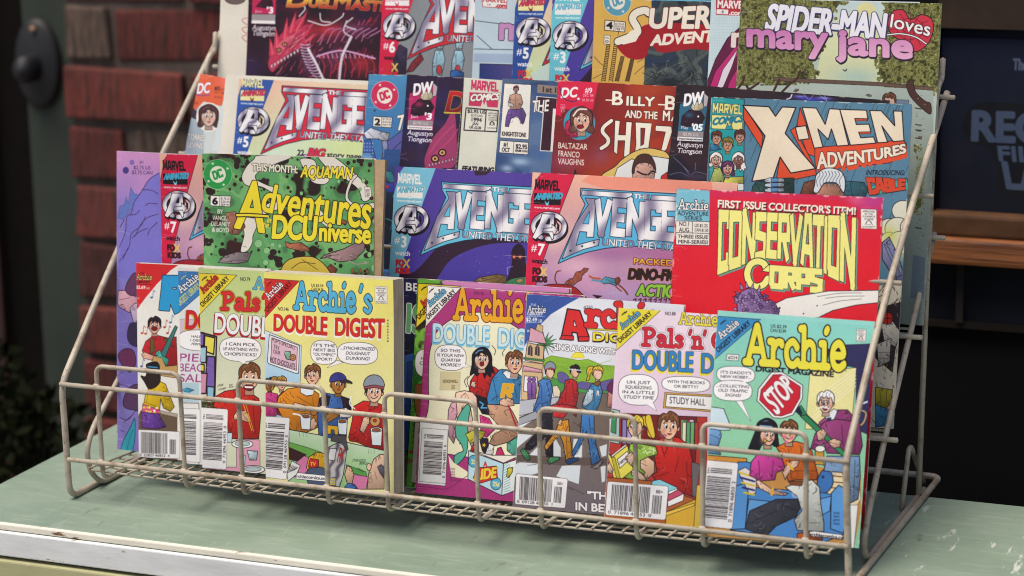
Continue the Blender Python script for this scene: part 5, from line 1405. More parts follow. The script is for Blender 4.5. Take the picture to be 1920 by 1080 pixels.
def d_yellow(s):
    s.fr(460, 490, 4.697)
    s.poly([(100, 60), (1500, 60), (1500, 2200), (80, 2200)], s.grad('#f3e877', '#efe9a4', (700, 200), (700, 1100)))
    s.poly([(152, 88), (1300, 150), (1300, 170), (152, 112)], '#e6dd92', a=.6)
    corner(s, [(162, 150), (478, 172), (152, 522)], '#d8302c', 'Archie', '#f7f2ee', '#4a0f14', (208, 336, 338, 210, 60), (196, 450, 418, 200, 44), (192, 222, 232, 178))
    s.t('US $3.59', 580, 222, 688, 228, 24); s.t('CAN $4.29', 582, 254, 686, 262, 24); s.t('NO.146', 284, 432, 382, 436, 30)
    B = '#58b6dc'
    s.t('Archie', 432, 412, 970, 446, (222, 250), B, lean=.02, font='s', th=.215, out=[(8, INK)])
    s.t("'s", 1000, 448, 1122, 456, 240, B, lean=.02, font='s', th=.17, out=[(8, INK)])
    s.t('DOUBLE', 242, 608, 722, 648, (140, 152), '#dd2f27', lean=.02, bold=8, out=[(3, '#5a1210')], sh=(-6, 18, '#fbf7ee', 4))
    s.t('DIGEST', 786, 646, 1222, 676, (145, 165), '#dd2f27', lean=.02, bold=8, out=[(3, '#5a1210')], sh=(-8, 18, '#fbf7ee', 4))
    for i, ch in enumerate('MAGAZINE'):
        s.t(ch, 1246, 528 + i * 26, 1260, 528 + i * 26, 14, bold=1)
    s.stamp(1142, 218, 106, 150, 0)
    s.poly([(152, 598), (495, 742), (485, 1100), (140, 1100)], s.grad('#dbe9f2', '#b4d8ee', (300, 620), (300, 1000)), 3)
    s.poly([(210, 645), (478, 742), (470, 985), (440, 985), (200, 900), (192, 880)], '#f2eef0', 5, sm=0); s.poly([(232, 672), (460, 756), (452, 960), (222, 888)], '#e3bccb', 4)
    for tx, x0, y0, x1, y1 in (("POP'S SPECIAL!", 230, 704, 440, 780), ('TRY', 248, 766, 300, 784), ('OUR', 244, 808, 308, 826), ):
        s.t(tx, x0, y0, x1, y1, 34, '#3a2a34', lean=0, bold=.5)
    s.t('HOT CHOCOLATE', 216, 882, 440, 948, 44, '#3a2a34', lean=0, bold=1)
    s.body([(350, 790), (400, 795), (400, 870), (360, 860), (345, 820)], '#8fc0a0', (), 4); s.ell(420, 846, 26, 28, '#c8844c', 4); s.ell(420, 846, 9, 9, '#e3bccb', 3)
    s.balloon(696, 800, 118, 106, ["IT'S THE", 'NEXT BIG', '"OLYMPIC"', 'SPORT!'], h=40)
    s.balloon(990, 810, 176, 98, ['*...SYNCHRONIZED', '*DOUGHNUT', '*DUNKING!'], [(812, 870), (724, 936), (868, 888)], h=44)
    # the counter and the people behind it (plain stand-ins)
    s.fr(460, 690, 4.32)
    s.poly([(110, 500), (110, 240), (450, 250), (440, 500)], '#b9d9ec', 2)
    s.person(196, 140, 44, '#a8693c', '#24485c', 'curly', ow=4); s.person(292, 128, 44, '#efc0a0', '#b88a3c', 'pony', look=.3, ow=4)
    s.body([(122, 300), (130, 220), (190, 195), (260, 210), (270, 260), (250, 390), (150, 390)], '#d8408c', [[(160, 240), (240, 280)]], 4); s.body([(255, 240), (300, 190), (360, 190), (350, 300), (330, 390), (260, 380)], '#b8244c', [[(290, 220), (300, 380)]], 4)
    s.poly([(110, 520), (135, 430), (320, 440), (330, 520)], '#2f6a98', 3)
    s.body([(250, 300), (270, 230), (340, 170), (460, 150), (540, 170), (600, 210), (605, 320), (590, 480), (500, 520), (370, 500), (310, 420)], '#e08a1e', [[(300, 240), (370, 330)], [(420, 230), (540, 300)], [(330, 400), (380, 460)], [(550, 240), (560, 440)]], 5)
    s.poly([(446, 160), (560, 175), (556, 215), (500, 225), (450, 200)], '#e6ecf4', 4)
    s.person(548, 62, 66, '#efbf9e', '#7d4e2c', 'short', look=-.3, ow=5)
    s.body([(370, 310), (400, 280), (490, 300), (530, 330), (480, 350), (390, 340)], '#efbf9e', (), 4); s.body([(510, 440), (560, 400), (590, 450), (560, 500), (520, 495)], '#efbf9e', (), 4)
    s.ell(560, 350, 28, 34, '#b8743c', 4)
    s.body([(600, 260), (650, 200), (700, 210), (760, 220), (840, 250), (860, 330), (830, 420), (820, 600), (600, 560), (590, 400)], '#3f6cb4', [[(650, 300), (640, 520)], [(800, 300), (790, 540)]], 5)
    s.body([(600, 250), (650, 205), (690, 230), (680, 300), (610, 320)], '#2c1e2c', (), 4); s.body([(780, 225), (850, 250), (865, 350), (800, 330)], '#2c1e2c', (), 4)
    s.poly([(670, 460), (760, 470), (755, 540), (728, 538), (724, 500), (700, 498), (698, 536), (665, 530)], '#e8b42c', 4)
    s.person(754, 134, 64, '#b57a34', '#3d3f8c', 'cap', look=.2, ow=5)
    s.body([(640, 400), (700, 340), (770, 320), (800, 350), (760, 390), (680, 440)], '#b57a34', [[(700, 360), (760, 380)]], 4)
    s.body([(770, 400), (770, 330), (820, 320), (850, 340), (880, 360), (850, 400)], '#e8e8ee', (), 4)
    s.body([(870, 420), (880, 310), (960, 265), (1040, 275), (1120, 300), (1130, 420), (1120, 665), (1000, 640), (910, 600), (850, 590), (840, 560)], '#cc2220', [[(930, 330), (950, 440)], [(1000, 300), (1010, 360)], [(900, 480), (980, 560)], [(1090, 360), (1100, 600)]], 5)
    s.person(1044, 196, 74, '#efc4a6', '#33242a', 'short', ow=5); s.poly([(966, 150), (968, 100), (1000, 66), (1044, 54), (1090, 68), (1118, 104), (1122, 152), (1044, 140)], '#8f9aa8', 5, sm=1); s.poly([(962, 150), (1042, 136), (1124, 152), (1122, 172), (1042, 156), (964, 170)], '#a9505a', 4)
    s.body([(930, 500), (950, 430), (960, 400), (1000, 390), (1010, 440), (980, 490), (960, 530)], '#efc4a6', (), 4); s.ell(1052, 430, 40, 42, '#c49a5c', 4); s.ell(1050, 425, 13, 13, '#d02c24', 3)
    for x, y, w, h in ((490, 440, 90, 120), (790, 480, 80, 120), (1062, 560, 95, 140)):
        s.poly([(x - w / 2, y - h * .45), (x + w / 2, y - h * .42), (x + w * .42, y + h * .5), (x - w * .36, y + h * .46)], '#e6eef4', 5); s.ell(x, y - h * .44, w / 2, h * .14, '#f6f8fa', 4); s.ell(x, y - h * .43, w * .36, h * .09, '#9a5a34', 3)
    s.line([(470, 410), (440, 380), (390, 370)], 14, '#f4f6f8'); s.line([(860, 230), (850, 290), (890, 330)], 10, '#f4f6f8')
    # counter
    s.poly([(356, 498), (600, 540), (845, 605), (1125, 668), (1125, 980), (356, 980)], s.grad('#cfe6c4', '#9cc88a', (700, 560), (680, 800)), 5)
    for x in (440, 470, 500):
        s.line([(x, 520), (x + 4, 555)], 3, '#5a7a54')
    for x in (1000, 1020, 1045):
        s.line([(x, 660), (x, 692)], 3, '#5a7a54')
    s.poly([(356, 600), (500, 640), (620, 680), (620, 760), (356, 700)], '#6fb04e', 3); s.poly([(820, 780), (980, 840), (990, 890), (830, 830)], '#58a04a', 3)
    s.poly([(356, 640), (500, 700), (440, 760), (360, 740)], '#3c1c20', 2); s.poly([(420, 760), (480, 710), (620, 760), (620, 860), (440, 860)], '#d87aa8', 3); s.poly([(880, 860), (1000, 880), (980, 980), (860, 980)], '#d87aa8', 3)
    s.body([(500, 800), (520, 720), (580, 680), (650, 690), (660, 850), (520, 860)], '#f0b41e', (), 5); s.body([(515, 800), (530, 730), (600, 740), (600, 800), (560, 830)], '#d8301e', (), 4); s.t('TV', 530, 790, 575, 790, 28, '#f0d040', bold=2)
    s.poly([(490, 850), (530, 810), (620, 800), (680, 830), (680, 960), (520, 960)], '#4a5a74', 4)
    s.poly([(660, 860), (680, 640), (760, 600), (830, 640), (800, 860), (770, 960), (660, 950)], s.metal(80, '#d4d0d0', '#66606a'), 5)
    s.poly([(698, 590), (712, 540), (815, 545), (838, 660), (820, 665), (790, 605)], '#5a545c', 4); s.poly([(672, 740), (690, 650), (745, 650), (728, 750)], '#e6e4e4', 4)
    s.qtext('FM', (770, 640), (810, 660), (785, 770), (745, 760), '#b83a34', bold=3)
    s.poly([(680, 880), (740, 885), (740, 950), (680, 945)], '#b8b0a8', 3)
    for y in (900, 920, 940):
        s.line([(694, y), (732, y + 2)], 8, '#e6d040')
    s.body([(810, 860), (830, 790), (860, 800), (885, 860), (870, 940), (830, 930)], '#efbf9e', (), 5); s.body([(810, 960), (840, 930), (890, 940), (920, 980), (820, 980)], '#3f6cb4', (), 4)
    s.body([(990, 980), (1000, 860), (1040, 740), (1090, 700), (1125, 700), (1125, 980)], '#efc4a6', [[(1050, 840), (1065, 900)]], 5)
    s.body([(1070, 800), (1100, 780), (1125, 800), (1125, 900), (1090, 850)], '#5c5a66', (), 3); s.ell(1004, 800, 18, 30, '#efc4a6', 4)
    s.t('STAN GOLD', 870, 756, 975, 760, 22, '#1d2a1c', lean=.3); s.t('BERG', 925, 780, 985, 782, 20, '#1d2a1c', lean=.3); s.t('BOB SMITH', 915, 820, 960, 845, 16, '#1d2a1c')
    s.poly([(396, 850), (425, 846), (690, 872), (694, 905), (670, 920), (400, 895)], '#f7f5f5', 3); s.t('archiecomics.com', 400, 884, 690, 908, 24, INK, lean=0, bold=1)
    s.poly([(340, 850), (380, 750), (450, 790), (420, 860), (350, 915)], '#e8e6e4', 4)
    for i in range(7):
        s.line([(360 + i * 12, 780 + i * 4), (345 + i * 9, 850 - i * 4)], 4)
    s.barcode((140, 390), (362, 402), (336, 905), (120, 880), True, 41, '0  09128 46953  5', '46>', 16)


def d_jungle(s):
    s.fr(740, 510, 4.5)
    s.poly([(130, 50), (2200, 50), (2200, 2300), (90, 2300)], s.speck(['#2f6a2c', '#58a434', '#7cc24a', '#3a2a24', '#24201c'], 60, 51))
    s.poly([(200, 55), (400, 70), (380, 100), (200, 95)], '#6aac3c', 2)
    s.poly([(395, 70), (1900, 150), (1900, 200), (600, 140), (410, 108)], '#cf86b6', 3)
    corner(s, [(204, 96), (560, 120), (180, 470)], '#e8d02c', 'Archie', '#d03a26', INK, (250, 300, 380, 170, 60), (206, 402, 420, 180, 42), (224, 160, 270, 130), o1='#5a1010')
    s.balloon(270, 770, 100, 118, ['THE', 'HUNK', 'CHIMP', '*RAN', '*MY'], h=42)
    s.fr(740, 720, 4.5)
    s.poly([(170, 0), (230, 0), (215, 330), (190, 330), (165, 160)], '#8a5230', 4); s.poly([(130, 150), (165, 150), (150, 930), (90, 930)], '#56a638', 3)
    for y in range(180, 560, 50):
        s.line([(140, y), (158, y + 12), (138, y + 26)], 4, '#2a4a1c')
    s.ell(138, 570, 13, 15, '#c8283c', 3); s.ell(125, 650, 20, 18, '#8a6a34', 3)
    s.barcode((170, 322), (460, 330), (440, 850), (138, 830), True, 51, '', '70>', 14, paper='#b9aca4')
    s.poly([(95, 860), (190, 870), (180, 940), (90, 920)], '#58a434')


def d_magenta(s):
    s.fr(740, 510, 4.5)
    s.poly([(200, 90), (2400, 90), (2400, 2400), (150, 2400)], '#b0387c')
    s.poly([(550, 130), (1250, 170), (1250, 200), (550, 160)], '#b84a88', a=.6)
    s.poly([(290, 1100), (290, 760), (310, 620), (360, 500), (480, 400), (640, 345), (800, 350), (950, 420), (1100, 520), (1300, 700), (1300, 1500), (320, 1500)], '#f1ecc9', 5, sm=1)
    corner(s, [(278, 116), (556, 134), (262, 462)], '#f0eee6', 'Archie', '#6cbbe0', INK, (300, 292, 436, 168, 54), (284, 402, 520, 172, 40), (284, 182, 326, 146))
    s.t('NO.76', 668, 188, 750, 196, 28, '#4a1838')
    s.t('Archie', 500, 392, 1080, 416, (240, 262), '#eca922', lean=.02, font='s', th=.2, out=[(9, '#4a1020')])
    s.t("'s", 1100, 416, 1220, 424, 240, '#eca922', lean=.02, font='s', th=.19, out=[(9, '#4a1020')])
    s.t('DOUBLE', 318, 585, 800, 620, (150, 160), '#cdeaf2', lean=.02, bold=8, out=[(4, '#2c5878')], sh=(-4, 18, '#7cc4e4', 4))
    s.t('DIGEST', 866, 624, 1330, 652, (150, 160), '#cdeaf2', lean=.02, bold=8, out=[(4, '#2c5878')], sh=(-4, 18, '#7cc4e4', 4))
    s.balloon(472, 722, 132, 108, ['SO THIS', 'IS YOUR NEW', '*QUARTER', '*HORSE?!'], [(540, 800), (650, 800), (580, 770)], h=40)
    s.poly([(386, 842), (556, 842), (554, 998), (382, 994)], '#d8cb9e', 1.5, '#a99c74'); s.t('GOODWILL', 406, 932, 536, 934, 24, '#4a4030', bold=1); s.t('50', 478, 988, 510, 988, 36, '#6a604c')
    # woman in red riding with a man in a blue sweater, plain stand-ins
    for L in ([(620, 880), (590, 920), (610, 970)], [(640, 870), (612, 915), (630, 980)], [(820, 620), (850, 660), (840, 700)], [(930, 650), (910, 680), (915, 710)]):
        s.line(L, 4)
    s.poly([(520, 1010), (600, 1000), (700, 1060), (760, 1100), (1300, 1100), (1300, 1060), (700, 1000)], None, 0)
    s.body([(1290, 1100), (780, 1120), (770, 960), (820, 850), (900, 820), (1000, 830), (1070, 880), (1090, 1000), (1100, 1100)], '#3a7fb4', [[(830, 900), (860, 1040)], [(1000, 900), (1030, 1060)]], 5)
    s.body([(630, 1000), (640, 920), (690, 840), (760, 790), (840, 800), (880, 830), (820, 900), (780, 1060), (700, 1050)], '#cf2420', [[(700, 860), (700, 960)], [(780, 820), (760, 900)], [(670, 960), (760, 1000)]], 5)
    s.person(735, 740, 72, '#f0c8ae', '#151218', 'long', look=.2, ow=5); s.ell(735, 775, 17, 20, '#8a1c24', 3)
    s.body([(640, 960), (655, 920), (690, 930), (680, 980)], '#f0c8ae', (), 4)
    s.poly([(910, 850), (940, 830), (1020, 860), (1040, 900), (950, 900)], '#f2f2f2', 4)
    s.person(1010, 770, 76, '#f0bfa0', '#7d4e2c', 'short', look=.2, ow=5)
    s.qtext('R', (915, 945), (1010, 950), (995, 1055), (895, 1055), '#e6ab28', bold=9, out=[(6, INK), (4, '#f4f0e6')], font='b', th=.2)
    s.fr(740, 720, 4.5)
    s.body([(510, 120), (520, 70), (590, 55), (660, 70), (700, 120), (700, 200), (640, 190), (660, 300), (680, 400), (660, 560), (640, 500), (600, 300), (570, 190), (560, 330), (580, 430), (560, 490), (545, 440), (525, 260)], '#f0c8ae', [[(580, 180), (600, 260)]], 5)
    s.poly([(690, 90), (780, 120), (800, 260), (740, 250), (700, 180)], '#1c1824', 4); s.line([(720, 150), (750, 170), (730, 200), (780, 200)], 12, '#4aa8d8', sm=0)
    s.body([(560, 440), (600, 360), (590, 480), (550, 505)], '#cf2420', (), 4); s.body([(640, 560), (670, 500), (690, 560), (650, 575)], '#cf2420', (), 4)
    s.body([(780, 170), (960, 180), (1000, 240), (1060, 360), (1060, 420), (960, 490), (850, 520), (800, 500), (830, 430), (900, 390), (880, 350), (800, 260)], '#c8987a', [[(900, 390), (960, 420)], [(820, 450), (850, 490)]], 5)
    s.body([(885, 140), (940, 110), (1000, 130), (1010, 180), (950, 190), (890, 175)], '#f0bfa0', [[(950, 140), (1000, 160)]], 4)
    s.line([(960, 180), (1025, 350)], 12, '#a81c34')
    # ride: horse with coat of teal, yellow saddle, on a coin box
    s.body([(455, 220), (480, 160), (520, 150), (530, 250), (500, 340), (520, 430), (500, 500), (460, 440), (450, 320)], '#dca4b4', [[(480, 200), (510, 210)], [(490, 300), (500, 420)]], 5)
    s.poly([(520, 320), (600, 180), (640, 200), (620, 330), (620, 500), (600, 600), (540, 670), (510, 675), (505, 610), (540, 580), (580, 560), (560, 500), (520, 440)], '#58b49c', 5, sm=1)
    s.body([(720, 260), (800, 290), (850, 380), (780, 450), (730, 430)], '#d83a84', (), 4); s.body([(600, 420), (680, 380), (770, 400), (740, 460), (640, 500)], '#cbc338', (), 4)
    s.body([(720, 480), (740, 450), (790, 460), (800, 560), (770, 600), (740, 560)], '#241c22', (), 4); s.star(756, 514, 22, '#e8c040')
    s.body([(760, 600), (800, 500), (840, 520), (830, 600), (790, 630)], '#f0eef0', [[(790, 560), (820, 560)]], 4)
    s.body([(850, 610), (870, 540), (900, 530), (930, 600), (880, 630)], '#d8286c', (), 4)
    s.body([(950, 500), (1060, 430), (1080, 560), (1000, 600), (950, 560)], '#58b49c', (), 4)
    s.poly([(455, 600), (500, 660), (620, 740), (620, 800), (480, 780)], '#f1ecc9')
    s.poly([(625, 560), (920, 670), (905, 940), (620, 800)], '#bfe0ea', 5); s.poly([(920, 670), (1080, 620), (1060, 880), (905, 940)], '#e4f0ee', 5)
    for i in range(13):
        s.line([(922, 690 + i * 20), (975, 650 + i * 22)], 3, '#3a7a8c')
    s.poly([(660, 560), (820, 600), (1060, 600), (920, 665)], '#ece6da', 4)
    s.ell(668, 650, 44, 50, '#58b0d4', 4); s.t('25', 648, 670, 690, 674, 36, '#f0e8a0', bold=3); s.ell(856, 840, 44, 52, '#58b0d4', 4); s.t('25¢', 828, 858, 885, 862, 36, '#f0e8a0', bold=3)
    s.t('A', 752, 692, 782, 696, 42, '#d8322c', lean=0, bold=4); s.poly([(665, 790), (700, 705), (860, 690), (870, 790), (730, 835)], '#d8322c', 4); s.t('RIDE', 672, 810, 855, 785, 84, '#f2d040', lean=.1, bold=9, out=[(5, '#8a1a14')])
    s.body([(945, 780), (955, 710), (1000, 700), (995, 740), (965, 790)], '#d8cc3c', (), 4)
    s.line([(190, 860), (300, 870), (420, 885), (490, 860), (560, 810), (620, 770)], 4, '#6a1850')
    for i, tx in enumerate(('STAN', 'GOLD', 'BERG', 'HENRY', 'SCARPELLI')):
        s.t(tx, 465, 724 + i * 24, 510 + (40 if i == 4 else 0), 722 + i * 24, 17, '#5a1848', lean=.2)
    s.poly([(215, 318), (460, 345), (430, 858), (196, 835)], '#e9e7e4', 2)
    s.barcode((232, 370), (452, 386), (432, 838), (206, 820), True, 61, '0  71896 46951  6', '76', 3, paper='#e9e7e4')


def d_street(s):
    s.fr(960, 540, 4.5)
    s.poly([(60, 40), (2400, 40), (2400, 2300), (0, 2300)], '#e2e6ec')
    s.soft(420, 170, 120, 60, '#f6f8fa', .8)
    s.poly([(128, 48), (580, 76), (480, 130), (330, 220), (220, 330), (100, 495)], '#3f5ca8')
    s.t('THE', 160, 150, 206, 152, 18, '#f4f2f2', bold=1.2); s.t('Archie', 134, 204, 286, 208, 56, '#f8f6f4', font='s', th=.13, bold=1, out=[(5, '#14203c')]); s.t('LIBRARY', 128, 230, 262, 234, 24, '#f4f2f2', lean=.15, bold=1.6)
    s.line([(122, 242), (275, 240)], 3, '#f4f2f2'); s.t('$2.49', 118, 280, 212, 284, 32, '#f8f6f4', bold=2); s.t('US', 224, 284, 254, 286, 20, '#f8f6f4', bold=1.4); s.line([(115, 292), (250, 292)], 3, '#f4f2f2'); s.t('W', 126, 372, 150, 374, 20, '#f4f2f2', bold=1.5)
    s.t('#250', 604, 178, 680, 182, 32, '#4a3a44', bold=.6)
    # hills, palm, buildings
    s.poly([(340, 880), (250, 610), (330, 570), (450, 590), (560, 610), (640, 600), (760, 650), (900, 660), (900, 900)], '#8fbc3c', 3, '#4a6a1c', sm=0)
    s.ell(556, 590, 54, 50, '#f2e44a', 3, '#c8a820', a0=180, a1=360)
    for i in range(30):
        r = random.Random(i); s.line([(r.uniform(270, 860), r.uniform(600, 700)), (r.uniform(270, 860), r.uniform(640, 740))], 2, '#6a9a2c', a=.5)
    s.poly([(240, 760), (300, 740), (420, 780), (900, 820), (900, 890), (240, 880)], '#4f9a4c', 2)
    s.poly([(385, 720), (430, 708), (480, 750), (470, 800), (400, 790)], '#6a5f9c', 2, sm=1); s.poly([(580, 790), (700, 800), (900, 760), (900, 860), (580, 850)], '#6a5f9c', 2, sm=1)
    for a in range(0, 360, 24):
        x, y = 275 + 110 * math.cos(math.radians(a)), 470 + 100 * math.sin(math.radians(a))
        s.poly([(262, 458), (x, y), (285, 482)], '#4f9a58', 2)
    s.line([(262, 480), (268, 610)], 10, '#6a4a2c')
    s.poly([(130, 460), (270, 490), (262, 640), (110, 610)], '#d8b98a', 4)
    for x in (155, 215):
        s.poly([(x - 20, 560), (x - 16, 500), (x, 482), (x + 16, 502), (x + 16, 572)], '#4a3a48', 3); s.line([(x, 490), (x, 565)], 3, '#d8d0c0')
    s.poly([(155, 330), (262, 380), (290, 470), (140, 450)], '#e0a8b8', 4); s.poly([(215, 300), (262, 320), (258, 380), (200, 350)], '#d8b98a', 3)
    for x in range(100, 270, 18):
        s.ell(x, 592 + (x - 100) * .12, 12, 9, '#4f9a58', 2)
    s.poly([(90, 620), (262, 640), (262, 780), (80, 760)], '#d8b98a', 3); s.poly([(100, 655), (250, 690), (250, 720), (85, 700)], '#e0a8b8', 4); s.t('ORANGE RULE', 100, 696, 240, 712, 10, '#7a3a44')
    s.poly([(86, 700), (255, 715), (250, 960), (75, 940)], '#d8b98a', 3); s.poly([(105, 740), (216, 752), (205, 890), (98, 870)], '#eee8ee', 4)
    for x in (148, 184):
        s.body([(x - 16, 900), (x - 18, 800), (x, 780), (x + 18, 800), (x + 16, 990), (x - 12, 990)], '#8a5aa4', (), 3); s.ell(x, 772, 16, 20, '#8a5aa4', 3)
    s.poly([(60, 950), (230, 930), (400, 920), (400, 1000), (50, 1080)], '#b9bcc4', 3)
    s.poly([(340, 830), (380, 820), (410, 870), (400, 920), (350, 910)], '#e2d6b8', 3)
    s.poly([(410, 880), (900, 890), (900, 1100), (200, 1100), (60, 1090), (400, 960)], '#75685f', 2)
    # title
    O = [(8, INK)]
    s.poly([(412, 430), (468, 175), (572, 190), (650, 410), (642, 448), (560, 448), (550, 380), (508, 372), (505, 440)], '#dc2c2c', 10)
    s.poly([(518, 320), (524, 270), (546, 325)], '#f4e6e0', 5); s.poly([(400, 432), (420, 400), (520, 404), (520, 440)], '#dc2c2c', 6); s.poly([(560, 450), (562, 412), (652, 410), (650, 446)], '#dc2c2c', 6)
    s.t('rchie', 625, 318, 1240, 344, (200, 204), '#dc2c2c', lean=.02, font='s', th=.24, bold=1, out=[(8, INK)])
    s.poly([(645, 340), (1300, 372), (1300, 388), (640, 352)], '#f0dc3c', 3)
    s.t('DIGEST', 672, 440, 1150, 470, 66, '#f0dc3c', bold=6, out=[(4, INK)], sh=(4, 8, INK, 6))
    s.t('SING ALONG WITH...', 348, 520, 930, 566, 48, '#fbfafa', lean=.0, bold=4.5, out=[(4.5, INK)])
    # the walkers
    s.person(320, 712, 42, '#efc4a6', '#2a1c20', 'short', look=.9, ow=4, face=0); s.poly([(278, 690), (276, 655), (300, 626), (336, 622), (364, 646), (368, 680), (322, 672)], '#8f9aa8', 4, sm=1); s.line([(278, 688), (322, 676), (368, 684)], 10, '#a9505a')
    s.body([(230, 850), (220, 790), (260, 765), (320, 770), (345, 850), (330, 940), (320, 1000), (200, 1060), (180, 1030), (215, 930)], '#4a7fc4', [[(250, 820), (250, 950)], [(290, 800), (320, 900)], [(240, 980), (310, 960)]], 5)
    s.person(530, 706, 42, '#efbf9e', '#1c1620', 'short', look=.9, ow=4, face=0); s.line([(482, 684), (580, 696)], 10, '#c8d4dc'); s.poly([(545, 698), (585, 702), (580, 716), (550, 712)], '#1c1620', 2)
    s.body([(440, 850), (450, 780), (500, 765), (545, 790), (560, 880), (540, 1000), (480, 1100), (360, 1020), (400, 930)], '#c4282c', [[(460, 820), (450, 960)], [(510, 800), (530, 960)], [(420, 960), (440, 1060)]], 5)
    s.person(722, 722, 46, '#f0c8ae', '#e2b93a', 'pony', look=.9, ow=4, face=0)
    s.body([(640, 870), (670, 810), (740, 800), (765, 880), (740, 970), (700, 1060), (590, 1000), (600, 940)], '#4a94c8', [[(690, 850), (700, 980)]], 5); s.body([(630, 880), (650, 850), (690, 860), (680, 950), (620, 1000), (595, 980)], '#c8e0ee', [[(640, 900), (640, 960)]], 4)
    s.poly([(680, 810), (730, 780), (750, 800), (720, 830)], '#8a5a34', 4); s.t('R', 710, 905, 736, 910, 42, '#f4f4f6', lean=.1, bold=3, out=[(3, INK)])
    s.body([(800, 1000), (815, 850), (870, 820), (870, 1010)], '#e09a8c', (), 4); s.poly([(800, 850), (850, 780), (870, 900)], '#6a2c5c', 3, sm=1)
    # road and crossing
    s.fr(960, 760, 4.155)
    s.poly([(50, 190), (240, 60), (760, 60), (760, 1100), (-40, 1100)], s.grad('#75685f', '#776c74', (300, 200), (300, 800)))
    s.poly([(30, 110), (240, 20), (200, 100), (40, 160)], '#a4a6ae', 3)
    W = '#d9e0e6'
    s.poly([(40, 220), (160, 230), (40, 330), (30, 330)], W); s.poly([(135, 385), (210, 310), (212, 400)], W); s.poly([(10, 550), (40, 450), (190, 450), (200, 490), (190, 530)], W, 0, sm=1); s.poly([(345, 550), (390, 470), (535, 460), (520, 612)], W); s.poly([(250, 250), (330, 240), (380, 330), (380, 400), (330, 405), (270, 280)], W, a=.9); s.poly([(480, 260), (550, 260), (545, 410), (470, 400)], W); s.poly([(680, 320), (740, 300), (735, 390), (700, 400)], W); s.poly([(690, 480), (730, 460), (725, 590), (700, 600)], W)
    s.poly([(30, 380), (380, 400), (740, 410), (740, 470), (380, 465), (30, 440)], '#57483f', a=.7)
    for L in ([(120, 465), (190, 460)], [(440, 630), (560, 690)], [(430, 640), (480, 660)], [(480, 130), (520, 160)]):
        s.line(L, 3, '#3a2c28')
    s.body([(205, 60), (310, 60), (320, 220), (320, 400), (270, 400), (262, 240), (230, 280), (140, 350), (100, 340), (110, 300), (200, 200)], '#241e2a', [[(280, 100), (290, 380)]], 5)
    s.body([(65, 350), (90, 330), (130, 370), (142, 420), (120, 432), (90, 400)], '#3f8a58', (), 5); s.body([(275, 430), (300, 400), (370, 400), (372, 420), (290, 460)], '#3f8a58', (), 5)
    s.body([(370, 120), (440, 110), (450, 220), (465, 330), (470, 420), (420, 425), (400, 300), (370, 220), (300, 310), (270, 350), (250, 320), (340, 200)], '#e29a2c', [[(420, 150), (430, 400)], [(350, 220), (300, 290)]], 5); s.poly([(415, 440), (440, 412), (515, 405), (520, 425), (440, 460)], '#24406c', 4)
    s.body([(545, 60), (640, 60), (640, 180), (655, 300), (690, 430), (620, 465), (600, 300), (580, 200), (540, 300), (480, 400), (465, 370), (530, 240)], '#3f7cc0', [[(600, 90), (620, 280)], [(560, 180), (520, 320)]], 5); s.body([(612, 480), (650, 465), (700, 420), (712, 440), (660, 495)], '#8a7f84', (), 4)
    s.body([(310, 0), (380, -10), (470, 0), (510, 20), (500, 90), (450, 40), (400, 100), (320, 90)], '#c4282c', (), 4); s.body([(355, 150), (370, 110), (392, 110), (385, 155)], '#efbf9e', (), 3); s.body([(180, 30), (220, -20), (240, 0), (200, 70)], '#4a7fc4', (), 3)
    s.t('"THE', 584, 725, 790, 735, 56, '#f6f4f4', lean=.0, bold=6, out=[(5, INK)]); s.t('IN BEVERLY', 490, 812, 990, 850, 60, '#f6f4f4', lean=.0, bold=6, out=[(5, INK)])
    s.barcode((32, 530), (436, 570), (415, 800), (22, 768), False, 71, '0  09128 46950  1', '50>', 14)


